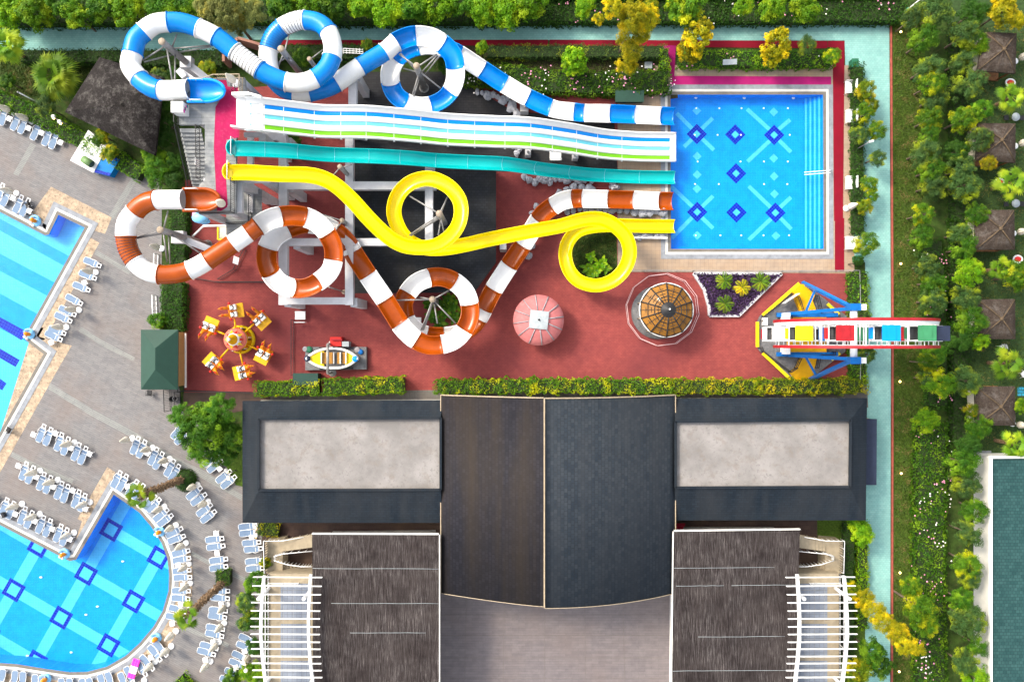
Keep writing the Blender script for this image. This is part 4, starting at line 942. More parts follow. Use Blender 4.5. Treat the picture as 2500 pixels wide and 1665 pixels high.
for k in range(10):
    a = 2*math.pi*k/10; u = Vector((math.cos(a), math.sin(a), 0)); v = Vector((-u.y, u.x, 0))
    m.add([rc + u*.95 + Vector((0,0,1.96)), rc + u*.6 + v*.16 + Vector((0,0,2.4)), rc + u*.6 - v*.16 + Vector((0,0,2.4))], [(0, 1, 2)], k % 2)
pieces(m, "crown_point", [m_redp, m_yelb], rd)
m = MB(); m.lathe([(.66, 2.0), (.64, 2.3), (.5, 2.6), (.42, 2.62)], 24, rc); m.build("white_ring", m_white, rd)
m = MB(); m.lathe([(.5, 2.62), (.36, 3.0), (.2, 3.3), (.16, 3.5)], 20, rc); m.build("top_cone", m_yel, rd); m = MB(); m.ball(rc + Vector((0, 0, 3.6)), .17); m.build("finial", m_white, rd)
tails = [(572, 760, 180, "rooster car at the top of the ride"), (636, 778, 140, "rooster car at the upper right of the ride"), (648, 862, 70, "rooster car at the right of the ride"), (599, 907, 5, "rooster car at the bottom of the ride"), (527, 888, 215, "rooster car at the lower left of the ride"), (514, 801, 205, "rooster car at the upper left of the ride")]
lab2 = ["double yellow rooster car hanging highest above the hub, seats facing left", "double yellow rooster car upper right of the hub near the white frame", "double yellow rooster car lower right of the hub near the ladder fence",
        "double yellow rooster car straight below the hub, seen narrow", "double yellow rooster car lower left of the hub, seen narrow", "double yellow rooster car upper left of the hub near the green hut"]
def rooster(c, face):
    root = thing("rooster_car", Vector((0, 0, 0)), "", "ride car", "rooster cars of the swing ride")
    b = MB(); b.box((-.72, 0, .35), (.62, 1.35, .12)); b.build("tail_plate", m_yel, root)
    b = MB()
    for s in (-.34, .34):
        b.ball((.1, s, .25), .36, 0, 12, 8, (1.3, .85, .9)); b.tube([(.35, s, .35), (.62, s, .75), (.8, s, .95)], .17, 8, 0, False, True, .12); b.ball((.86, s, 1.0), .17, 0, 10, 7, (1.2, .8, 1))
        b.add([(1.0, s-.08, 1.0), (1.0, s+.08, 1.0), (1.28, s, .93), (1.0, s, 1.08)], [(0, 1, 2), (0, 3, 1), (0, 2, 3), (1, 3, 2)])
    b.box((-.1, 0, .1), (1.2, 1.3, .25)); b.build("body", m_org, root)
    b = MB()
    for s in (-.34, .34): b.box((-.12, s, .5), (.62, .5, .2)); b.box((-.38, s, .68), (.14, .5, .35))
    pieces(b, "seat", m_white, root)
    b = MB()
    for s in (-.34, .34): b.tube([(.12, s-.2, .62), (-.1, s-.2, .66), (-.16, s, .68), (-.1, s+.2, .66), (.12, s+.2, .62)], .05, 6)
    pieces(b, "safety_bar", m_black, root)
    b = MB()
    for s in (-.34, .34):
        for k in range(3): b.ball((.72 + .09*k, s, 1.16 + .03*(k % 2)), .07)
        b.ball((.96, s, .82), .07)
    for s in (-.78, .78): b.ball((.25, s, .45), .13)
    pieces(b, "comb", m_redp, root)
    return root
proto = rooster(None, 0)
for i, ((x, y, fa, _), lb) in enumerate(zip(tails, lab2)):
    z = 1.0; p = W(x, y, z); a = math.atan2(p.y - rc.y, p.x - rc.x) + R(90)
    if i == 0: o = proto; o.location = p; o.rotation_euler = (0, 0, a); o["label"] = lb
    else: o = dup(proto, p, a, lb)
    r_ = (p - rc); r_.z = 0; r_.normalize(); m = MB(); m.tube([rc + r_*1.0 + Vector((0, 0, 1.3)), Vector((p.x, p.y, 1.25)) - r_*.75], .09, 8); m.build("arm", m_yel, rd)
# boat ride
bt = thing("boat_ride_platform", W(820, 872, 0), "grey steel platform under the yellow and white boat", "platform")
m = MB(); m.poly(WL([(745, 847), (895, 847), (895, 902), (745, 904)], .5), 0, .5); m.build("base", m_plate, bt, bevel=.03)
for y in (849.5, 899): m = MB(); m.bar(W(780, y, .58), W(862, y, .58), .18, .14); m.build("bumper", m_rib, bt)
m = MB()
for x, y, r, k in ((758, 853, .32, 0), (749, 852, .26, 1), (875, 854, .28, 1), (883, 859, .26, 2)): m.lathe([(r, .5), (r, .62), (r*.5, .64), (.001, .64)], 14, W(x, y, 0), k)
pieces(m, "tyre_ornament", [m_greenbox, m_seam, m_bluep], bt)
m = MB(); a, b = W(800, 840, 2.0), W(800, 912, 2.0); m.tube([a, b], .14, 8); m.tube([a, Vector((a.x, a.y, .3))], .1, 8); m.tube([b, Vector((b.x, b.y, .3))], .1, 8)
for q in (a, b): m.lathe([(.4, 0), (.1, .1), (.001, .1)], 12, Vector((q.x, q.y, .02)))
m.build("hoist_bar", m_steel, bt)
bo = thing("boat", W(812, 875, 1.0), "white and yellow double-ended boat of the children's ride", "boat")
def hull(t): return (1 - abs(t)**2.4) * 1.0
L = 5.0; hw = .95; cb = W(812, 875, 1.3); m = MB(); n = 24; rings_ = []
for i in range(n + 1):
    t = -1 + 2*i/n; x = cb.x + t*L/2; w = max(.02, hw*hull(t)); sh_ = .25*t*t; rings_.append((x, w, sh_))
def hp(i, s, k):
    x, w, sh_ = rings_[i]; return Vector((x, cb.y + s*w*(1, .82, .3)[k], (cb.z + sh_, cb.z - .4 + sh_*.5, .62)[k]))
for i in range(n):
    for s in (-1, 1):
        for k in (0, 1): m.add([hp(i, s, k), hp(i+1, s, k), hp(i+1, s, k+1), hp(i, s, k+1)], [(0,1,2,3)], 0, True)
m.build("hull", m_white, bo)
m = MB(); m.tube([hp(i, 1, 0) for i in range(n+1)], .13, 7); m.tube([hp(i, -1, 0) for i in range(n+1)], .13, 7); m.build("gunwale", m_white, bo)
m = MB(); zfl = cb.z - .32
for i in range(n): m.quad(Vector((rings_[i][0], cb.y - rings_[i][1]*.85, zfl)), Vector((rings_[i+1][0], cb.y - rings_[i+1][1]*.85, zfl)), Vector((rings_[i+1][0], cb.y + rings_[i+1][1]*.85, zfl)), Vector((rings_[i][0], cb.y + rings_[i][1]*.85, zfl)))
m.build("floor", m_plate, bo)
for lo, hi in ((0, 8), (18, 24)):
    m = MB()
    for i in range(lo, hi):
        a, b = rings_[i], rings_[i+1]; m.quad(Vector((a[0], cb.y - a[1], cb.z + a[2] - .05)), Vector((b[0], cb.y - b[1], cb.z + b[2] - .05)), Vector((b[0], cb.y + b[1], cb.z + b[2] - .05)), Vector((a[0], cb.y + a[1], cb.z + a[2] - .05)))
    e = rings_[hi] if lo == 0 else rings_[lo]; m.quad(Vector((e[0], cb.y - e[1], cb.z)), Vector((e[0], cb.y + e[1], cb.z)), Vector((e[0], cb.y + e[1], zfl)), Vector((e[0], cb.y - e[1], zfl))); m.build("end_deck", m_yelb, bo)
for x, xb in ((792, 785), (807, 815), (828, 831), (841, 845)):
    m = MB(); m.box(W(x, 874, 1.3), (.4, 1.1, .09)); s = m.build("bench", m_brownw, bo); m = MB(); m.box(W(xb, 874, 1.5), (.07, 1.1, .3)); m.build("backrest", m_white, s)
for x, y, mt in ((751, 875, m_navy), (868, 876, m_cyan)): m = MB(); m.lathe([(.001, .2), (.3, .2), (.3, .12), (.2, .1)], 16, W(x, y, 1.45)); m.build("life_ring", mt, bo)
cb2 = thing("control_booth", W(826, 836, 0), "red booth with grey cabinet standing above the boat ride platform", "booth"); m = MB(); m.box(W(822, 834, .5), (1.1, .9, 1.0)); m.build("steps", m_redp, cb2); m = MB(); m.box(W(822, 829, 1.15), (1.1, .12, .3)); m.build("back", m_maroon, cb2)
cb3 = thing("control_cabinet", W(846, 840, 0), "light grey control cabinet beside the red booth", "cabinet"); m = MB(); m.box(W(846, 840, .55), (.65, .5, 1.1)); m.build("body", m_tarp, cb3, bevel=.02)
# pink tent dome
pd = thing("pink_canopy", W(1313, 783, 0), "faded pink round canopy with a grey square sheet on top", "canopy"); c = W(1313, 783, 0); m = MB()
for k in range(48):
    a0, a1 = 2*math.pi*k/48, 2*math.pi*(k+1)/48
    pr = [(2.42, 2.15), (2.38, 2.3), (2.0, 2.65), (1.5, 2.95), (.9, 3.18), (.001, 3.3)]
    for (r0, z0), (r1, z1) in zip(pr, pr[1:]):
        sag = lambda a: -.05*abs(math.sin(a*12))
        v = [c + Vector((r*math.cos(a), r*math.sin(a), z + sag(a)*r)) for r, z, a in ((r0, z0, a0), (r0, z0, a1), (r1, z1, a1), (r1, z1, a0))]; m.add(v, [(0,1,2,3)], 0, True)
m.build("canvas", m_pinkcan, pd)
for k in range(12): a = 2*math.pi*k/12 + .13; m = MB(); m.tube([c + Vector((r*math.cos(a), r*math.sin(a), z + .02)) for r, z in pr[1:5]], .06, 5); m.build("seam", m_seam, pd)
m = MB(); mm_ = 8
for i in range(mm_):
    for j in range(mm_):
        def q(i, j):
            u, v = (i/mm_-.5)*1.75, (j/mm_-.5)*1.7; x = u*math.cos(R(-6)) - v*math.sin(R(-6)); y = u*math.sin(R(-6)) + v*math.cos(R(-6)); return c + Vector((x, y, 3.42 - .1*(x*x+y*y) + .03*math.sin(u*9+v*5)))
        m.add([q(i, j), q(i+1, j), q(i+1, j+1), q(i, j+1)], [(0,1,2,3)], 0, True)
m.build("sheet", m_tarp, pd); m = MB(); m.ball(c + Vector((0, 0, 3.5)), .1); m.build("finial", m_black, pd)
m = MB(); m.tube([c, c + Vector((0, 0, 3.2))], .12, 8); m.build("post", m_steel, pd)
m = MB(); m.lathe([(1.9, 0), (1.9, .2), (.001, .2)], 28, c); m.build("platform", m_maroon, pd)
# carousel
cr = thing("carousel", W(1608, 762, 0), "round carousel with amber panelled roof and black ribs", "carousel"); c = W(1606, 763, 0)
m = MB(); m.lathe([(2.6, 0), (2.6, .28), (.001, .28)], 40, c); m.build("platform", m_plate, cr)
zc = 3.3; c = W(1628, 757, zc); c.z = 0; m = MB(); prf = [(2.52, 3.1), (1.9, 3.5), (1.3, 3.8), (.7, 4.0)]
for i, (a, b) in enumerate(zip(prf, prf[1:])): m.lathe([a, b], 10, c, smooth=False, a0=R(18))
m.build("roof_panel", m_amber, cr)
m = MB()
for k in range(10):
    a = R(18) + 2*math.pi*k/10; m.tube([c + Vector((r*math.cos(a), r*math.sin(a), z + .05)) for r, z in prf], .065, 5)
for r, z in prf: m.tube([c + Vector((r*math.cos(R(18)+2*math.pi*k/10), r*math.sin(R(18)+2*math.pi*k/10), z + .03)) for k in range(10)], .045, 5, 0, True)
m.build("rib", m_black, cr)
m = MB()
for k in range(10):
    a = R(36) + 2*math.pi*k/10; m.tube([c + Vector((r*math.cos(a)*.96, r*math.sin(a)*.96, z + .05)) for r, z in prf], .02, 4)
    for r, z in ((1.0, 3.93), (1.6, 3.68), (2.1, 3.42)):
        u = Vector((-math.sin(a), math.cos(a), 0)); p = c + Vector((r*math.cos(a)*.95, r*math.sin(a)*.95, z + .03)); m.bar(p - u*.25, p + u*.25, .03, .03)
m.build("wire", m_rib, cr)
m = MB(); m.lathe([(.72, 4.02), (.5, 4.2), (.12, 4.35), (.001, 4.4)], 20, c); m.build("hub", m_black, cr); m = MB(); m.ball(c + Vector((.06, .03, 4.45)), .09); m.build("finial", m_white, cr)
m = MB(); m.tube([Vector((c.x, c.y, .2)), Vector((c.x, c.y, 4))], .3, 14); m.build("column", m_white, cr)
for k in range(10): a = R(18) + 2*math.pi*k/10; m = MB(); p = c + Vector((2.4*math.cos(a), 2.4*math.sin(a), 0)); m.tube([p + Vector((0,0,.25)), p + Vector((0,0,3.1))], .05, 6); m.build("post", m_woodw, cr)
m = MB(); m.lathe([(2.5, 2.75), (2.58, 3.1), (2.5, 3.12)], 40, c); m.build("valance", m_offwhite, cr)
m = MB(); m.box(c + Vector((-.78, .98, 3.82)), (.3, .28, .05), R(30)); m.build("patch", m_canvas, cr)
cf = thing("carousel_fence", W(1614, 758, 0), "thin white railing ring around the amber roofed carousel", "fence"); P = [W(1614 + 88*math.cos(R(a)), 757 + 88*math.sin(R(a)), 0) for a in range(8, 369, 30)]; rail(cf, P, 0, .95, plain("pale_pink_paint", (.62, .42, .42), .4), bars=False, w=.035, mid=0)
fz = thing("wire_fence", W(1700, 664, 0), "thin wire fence between beige pool deck and red paving", "fence"); rail(fz, [W(1530, 663, 0), W(1690, 663, 0), W(1905, 664, 0), W(2085, 663, 0), W(2088, 780, 0)], 0, 1.3, m_steel, bars=False, w=.04)
fz = thing("wire_fence", W(2087, 895, 0), "thin wire fence beside the ferris wheel hedge, lower part", "fence"); rail(fz, [W(2088, 862, 0), W(2086, 935, 0)], 0, 1.3, m_steel, bars=False, w=.04)
# ferris wheel
fw = thing("ferris_wheel", W(1960, 820, 0), "ferris wheel with red rims and coloured canopies seen from above", "ferris wheel"); HX, HZ, RW = 29.55, 9.0, 6.6; HY = .62
def wp_(th, r, y): return Vector((HX + r*math.cos(th), HY + y, HZ + r*math.sin(th)))
for s in (-1, 1):
    m = MB(); n = 60
    for i in range(n):
        a, b = 2*math.pi*i/n, 2*math.pi*(i+1)/n; yo, yi = s*1.22, s*.98
        A = [wp_(a, RW+.05, yo), wp_(a, RW+.05, yi), wp_(a, RW-.3, yi), wp_(a, RW-.3, yo)]; Bq = [wp_(b, RW+.05, yo), wp_(b, RW+.05, yi), wp_(b, RW-.3, yi), wp_(b, RW-.3, yo)]
        for k in range(4): m.add([A[k], Bq[k], Bq[(k+1)%4], A[(k+1)%4]], [(0,1,2,3)], 1 if k == 1 else 0)
    m.build("rim", [m_maroon, m_white], fw)
    m = MB(); m.tube([wp_(2*math.pi*i/48, RW-1.3, s*1.05) for i in range(48)], .08, 6, 0, True)
    for k in range(12):
        a = R(30*k + 15); m.tube([wp_(a, .5, s*1.1), wp_(a, RW-.2, s*1.1)], .07, 6)
        for d in (-1, 1): m.tube([wp_(a, RW-1.3, s*1.05), wp_(a + d*R(14), RW-.2, s*1.05)], .045, 5)
    m.build("spoke", m_white, fw)
m = MB(); m.tube([wp_(0, 0, -2.3), wp_(0, 0, 2.3)], .3, 14); m.build("axle", m_white, fw)
m = MB(); [m.add([wp_(2*math.pi*i/60, RW-.02, .98), wp_(2*math.pi*(i+1)/60, RW-.02, .98), wp_(2*math.pi*(i+1)/60, RW-.06, .7), wp_(2*math.pi*i/60, RW-.06, .7)], [(0,1,2,3)], 0) for i in range(60)]; m.build("inner_rim", m_white, fw)
m = MB()
for k in range(12): a = R(30*k+15); m.tube([wp_(a, RW-.2, -1.1), wp_(a, RW-.2, 1.1)], .06, 6); m.tube([wp_(a, RW-1.3, -1.05), wp_(a, RW-1.3, 1.05)], .05, 6); m.tube([wp_(a, RW-3.2, -1.05), wp_(a, RW-3.2, 1.05)], .05, 5)
m.build("cross_tie", m_white, fw)
m = MB()
for s in (-1, 1):
    hub = Vector((HX, HY + s*2.2, HZ))
    for X, Y in ((26.6, 2.0), (28.3 if s > 0 else 28.9, 5.05 if s > 0 else 4.4)): m.bar(Vector((X, HY + s*Y, .3)), hub, .3, .3)
    m.bar(Vector((27.6, HY + s*2.05, 2.9)), Vector((28.75, HY + s*(4.35 if s > 0 else 3.8), 2.4)), .18, .18)
    m.bar(Vector((25.6, HY + s*1.9, .75)), Vector((31.5, HY + s*1.9, .75)), .4, .3)
    m.box(hub + Vector((0, s*.1, 0)), (.9, .6, .9))
pieces(m, "support_leg", m_bluep, fw)
m = MB()
for s in (-1, 1): m.box(Vector((HX + .75, HY + s*2.3, HZ)), (.5, .5, .5)); m.box(W(1917, 772 if s > 0 else 857, 1.3), (.42, .6, 1.6)); 
m.box(W(1867, 785, 1.2), (.42, .7, .5)); pieces(m, "cabinet", m_white, fw)
m = MB(); m.poly(WL([(1955, 693), (1856, 772), (1850, 785), (1850, 848), (1856, 858), (1938, 927), (1976, 927), (2064, 858), (2068, 772), (1964, 692)], .3), 0, .3); m.build("base_plate", m_plate, fw)
m = MB()
for q in ([(1955, 694), (1936, 712), (1941, 728), (1957, 766), (1996, 766), (1984, 734), (1990, 720), (1963, 694)], [(1925, 832), (1925, 866), (2018, 866), (2018, 832)], [(1925, 764), (1925, 778), (2018, 778), (2018, 764)]): m.poly(WL(q, .8), .3, .8)
for i in range(6): m.poly(WL([(1958-2.5*i, 866+5*i), (1996-1*i, 866+5*i), (1996-1*(i+1), 871+5*i), (1958-2.5*(i+1), 871+5*i)], .74-.06*i), .3, .74-.06*i)
m.poly(WL([(1941, 896), (1928, 910), (1940, 927), (1975, 927), (1990, 911), (1988, 896)], .42), .3, .42); pieces(m, "walkway", m_yel, fw)
m = MB()
for a, b in (((1951, 692), (1862, 770)), ((1849, 786), (1849, 847)), ((1862, 862), (1930, 926)), ((1966, 693), (1978, 702)), ((2020, 742), (2048, 768)), ((2050, 862), (2030, 878))): m.bar(W(*a, .55), W(*b, .55), .3, .12)
pieces(m, "edge_trim", m_yelb, fw)
m = MB(); c = W(1998, 815, .5); m.box(c, (1.2, 1.7, .3)); m.build("motor_cover", m_bluep, fw)
for pts in ([(1943, 724), (1957, 765)], [(1990, 722), (2000, 765)], [(1926, 866), (1952, 868), (1937, 900)], [(1996, 868), (1990, 898)], [(1926, 765), (1926, 778)], [(1854, 848), (1858, 858), (1924, 908), (1940, 898)], [(1854, 785), (1860, 772), (1930, 718)], [(2000, 866), (2030, 866), (2030, 858)]): rail(fw, WL(pts, .45), .45, .95, n_per=.35, w=.05, mid=1)
m = MB(); m.bar(W(1911, 741, 1.4), W(1948, 717, 1.4), .05, 1.1); m.build("notice_board", m_white, fw)
gc = {180: ("white", m_white), 150: ("yellow", m_yelb), 120: ("red", m_maroon), 90: ("bright blue", m_cyan), 60: ("green", m_grn), 30: ("navy", m_navy), 0: ("yellow", m_yelb), 330: ("red", m_maroon), 300: ("green", m_grn), 270: ("deep blue", m_bluep), 240: ("white", m_white), 210: ("red", m_maroon)}
for th, (nm, mt) in gc.items():
    p = wp_(R(th), RW - .12, 0)
    m = MB(); m.box(p + Vector((0, 0, .42)), (1.45, 1.24, .06)); m.box(p + Vector((0, 0, .47)), (.72, 1.22, .04)); g_ = m.build("gondola_canopy", mt, fw); g_["label"] = nm + " gondola canopy"
    m = MB(); bz = -1.55
    for x, y, sx_, sy_ in ((-.78, 0, .08, 1.25), (.78, 0, .08, 1.25), (0, -.62, 1.6, .08), (0, .62, 1.6, .08)): m.box(p + Vector((x, y, bz + .35)), (sx_, sy_, .7))
    m.box(p + Vector((0, 0, bz)), (1.6, 1.3, .08)); m.box(p + Vector((-.9, 0, bz + .5)), (.3, .9, .3), 0, 1)
    m.build("gondola_basket", [m_white, mt], g_)
    m = MB(); m.box(p + Vector((-.5, 0, bz + .35)), (.4, 1.1, .08)); m.box(p + Vector((.5, 0, bz + .35)), (.4, 1.1, .08)); m.box(p + Vector((0, 0, bz + .06)), (1.5, 1.2, .04)); m.build("seat", m_dseat, g_)
    m = MB()
    for x in (-.7, .7):
        for y in (-.55, .55): m.tube([p + Vector((x, y, .42)), p + Vector((x, y, bz + .6))], .03, 5)
    m.tube([p + Vector((0, -1.2, 0)), p + Vector((0, 1.2, 0))], .045, 6); m.build("hanger", m_white, g_)

wl2 = thing("white_ladder", W(860, 128, 0), "white ladder frame lying behind the blue tube near the crimson matting", "ladder"); m = MB()
for y in (121, 126, 131): m.bar(W(838, y-2, 1.2), W(886, y+1, 1.2), .06, .06)
for x in (838, 846, 854, 862, 870, 878, 886): m.bar(W(x, 119, 1.25), W(x, 132, 1.25), .05, .05)
for x in (838, 886): m.bar(W(x, 126, 0), W(x, 126, 1.2), .06, .06)
m.build("frame", m_white, wl2)
wp2 = thing("white_pole", W(100, 254, 0), "slim white pole leaning in view over the palm garden hedge", "pole"); m = MB(); c = org(wp2); m.tube([c, c + Vector((0, 0, 3.6))], .06, 8); m.build("shaft", m_white, wp2); m = MB(); m.ball(c + Vector((0, 0, 3.65)), .1); m.build("cap", m_steel, wp2)
wf2 = thing("white_fence", W(382, 748, 0), "short white fence along the plaza hedge above the green hut", "fence"); rail(wf2, [W(382, 722, 0), W(384, 772, 0)], 0, 1.0, m_white, n_per=.5, w=.06)
wf3 = thing("white_fence", W(386, 640, 0), "short white fence by the plaza hedge under the orange loop", "fence"); rail(wf3, [W(387, 622, 0), W(386, 655, 0)], 0, 1.0, m_white, n_per=.5, w=.06)
# ================================================================== main building
def ringroof(root, outer, inner, zo, zi, zw, mt):
    O = WL(outer, zo); I = WL(inner, zi); m = MB()
    for k in range(4): m.quad(O[k], O[(k+1)%4], I[(k+1)%4], I[k])
    for k in range(4): m.quad(O[k], O[(k+1)%4], O[(k+1)%4] - Vector((0,0,.3)), O[k] - Vector((0,0,.3)))
    m.build("shingle_roof", mt, root)
    m = MB()
    for k in range(4): a, b = I[k], I[(k+1)%4]; m.bar(a + Vector((0,0,.06)), b + Vector((0,0,.06)), .22, .16)
    for k in range(4): m.quad(I[k], I[(k+1)%4], Vector((I[(k+1)%4].x, I[(k+1)%4].y, zw)), Vector((I[k].x, I[k].y, zw)))
    m.build("roof_kerb", mt, root)
    m = MB(); m.sheet(I, [], zw); m.build("gravel_roof", m_gravel, root)
    c = sum((p for p in O), Vector()) / 4; m = MB(); m.poly([c + (Vector((p.x, p.y, 0)) - Vector((c.x, c.y, 0))) * .955 for p in O], 0, zo - .3); m.build("wall", m_offwhite, root)
lw = thing("building_wing", W(830, 1126, 0), "left dark shingled wing with a sunken pale gravel roof", "building")
ringroof(lw, [(592, 979), (1081, 977), (1081, 1276), (592, 1276)], [(632, 1022), (1076, 1020), (1076, 1195), (632, 1196)], 4.6, 5.3, 5.0, m_wing)
rw = thing("building_wing", W(1880, 1120, 0), "right dark shingled wing with a sunken pale gravel roof", "building")
ringroof(rw, [(1644, 973), (2117, 972), (2114, 1270), (1644, 1270)], [(1649, 1029), (2076, 1025), (2074, 1188), (1649, 1190)], 4.6, 5.3, 5.0, m_wing)
ax = thing("annex", W(2120, 1100, 0), "low narrow dark roofed box against the right end of the building", "annex")
m = MB(); m.poly(WL([(2112, 1022), (2141, 1023), (2140, 1184), (2112, 1184)], 3.0), 2.8, 3.0); m.build("roof", m_navy, ax); m = MB(); m.poly(WL([(2114, 1024), (2138, 1025), (2137, 1181), (2114, 1181)], 2.8), 0, 2.8); m.build("wall", m_beigewall, ax)
mh = thing("main_hall", W(1340, 1220, 0), "large central hall with two arched shingle roof halves", "building")
YN, YS = (CY - 966) * 73.5 / F, (CY - 1447) * 73.5 / F
def arch(x0, z0, x1, z1, zc_pow, mt, nm, flip):
    m = MB(); n = 20; pts = []
    for i in range(n + 1):
        t = i / n; f = 1 - (1 - t)**zc_pow; pts.append((x0 + (x1 - x0)*t, z0 + (z1 - z0)*f))
    for (xa, za), (xb, zb_) in zip(pts, pts[1:]):
        m.add([(xa, YS, za), (xb, YS, zb_), (xb, YN, zb_), (xa, YN, za)], [(0,1,2,3)], 0, True)
        m.add([(xa, YS, za), (xa, YS, za-.35), (xb, YS, zb_-.35), (xb, YS, zb_)], [(0,1,2,3)])
        m.add([(xa, YN, za), (xb, YN, zb_), (xb, YN, zb_-.35), (xa, YN, za-.35)], [(0,1,2,3)])
    m.quad(Vector((x0, YS, z0)), Vector((x0, YN, z0)), Vector((x0, YN, z0-.35)), Vector((x0, YS, z0-.35)))
    m.quad(Vector((x1, YS, z1)), Vector((x1, YN, z1)), Vector((x1, YN, z1-.55)), Vector((x1, YS, z1-.55)))
    r = m.build(nm, mt, mh)
    f = MB()
    for (xa, za), (xb, zb_) in zip(pts, pts[1:]):
        f.bar(Vector((xa, YN+.06, za-.12)), Vector((xb, YN+.06, zb_-.12)), .08, .34); f.bar(Vector((xa, YS-.03, za-.08)), Vector((xb, YS-.03, zb_-.08)), .05, .2)
    f.bar(Vector((x0 + (-.04 if x0 < x1 else .04), YS, z0-.1)), Vector((x0 + (-.04 if x0 < x1 else .04), YN, z0-.1)), .08, .26)
    f.build("fascia", m_woodw, r); return pts
xl0, xl1 = (1077 - CX)*73.5/F, (1328 - CX)*69.75/F; xr1 = (1648 - CX)*73.5/F
arch(xl0, 5.0, xl1, 8.7, 1.25, m_slateb, "left_roof", 0); arch(xr1, 5.0, xl1 + .1, 9.15, 2.0, m_slate, "right_roof", 1)
m = MB(); m.bar(Vector((xl1 + .02, YS, 8.95)), Vector((xl1 + .02, YN, 8.95)), .1, .5); m.build("ridge_board", m_woodw, mh)
m = MB()
for yy, d in ((YN - .5, 1), (YS + .5, -1)):
    P = [Vector((xl0 + .4, yy, 0)), Vector((xr1 - .4, yy, 0)), Vector((xr1 - .4, yy, 4.8)), Vector((xl1, yy, 8.0)), Vector((xl0 + .4, yy, 4.8))]; m.add(P, [(0,1,2,3,4)])
for xx in (xl0 + .4, xr1 - .4): m.quad(Vector((xx, YN-.5, 0)), Vector((xx, YS+.5, 0)), Vector((xx, YS+.5, 4.8)), Vector((xx, YN-.5, 4.8)))
m.build("wall", m_offwhite, mh)
sheet("terrace", [(1060, 1380), (1655, 1380), (1660, 1800), (1055, 1800)], 0.02, m_terrace)
m_line = plain("joint_line", (0.15, .13, .125), .8)
jl = MB()
for x in (1140, 1232, 1330, 1427, 1520): jl.bar(W(x, 1440, .03), W(x + (x-1350)*.05, 1800, .03), .04, .012)
for y in (1500, 1550, 1605, 1655): jl.bar(W(1060, y, .03), W(1650, y, .03), .04, .012)
struct("terrace_joint", jl, m_line)
rdaw = thing("red_awning", W(1657, 1286, 0), "small red awning in the gap between the right wing and thatched roof", "awning"); m = MB(); m.add([W(1646, 1277, 2.6), W(1674, 1277, 2.6), W(1664, 1299, 2.3), W(1646, 1299, 2.3)], [(0,1,2,3)]); m.add([W(1646, 1277, 2.6), W(1674, 1277, 2.6), W(1674, 1277, 2.3), W(1646, 1277, 2.3)], [(0,1,2,3)]); m.build("cloth", m_redmat, rdaw); m = MB(); [m.tube([W(x, 1280, 0), W(x, 1280, 2.5)], .04, 6) for x in (1648, 1672)]; m.build("post", m_steel, rdaw)
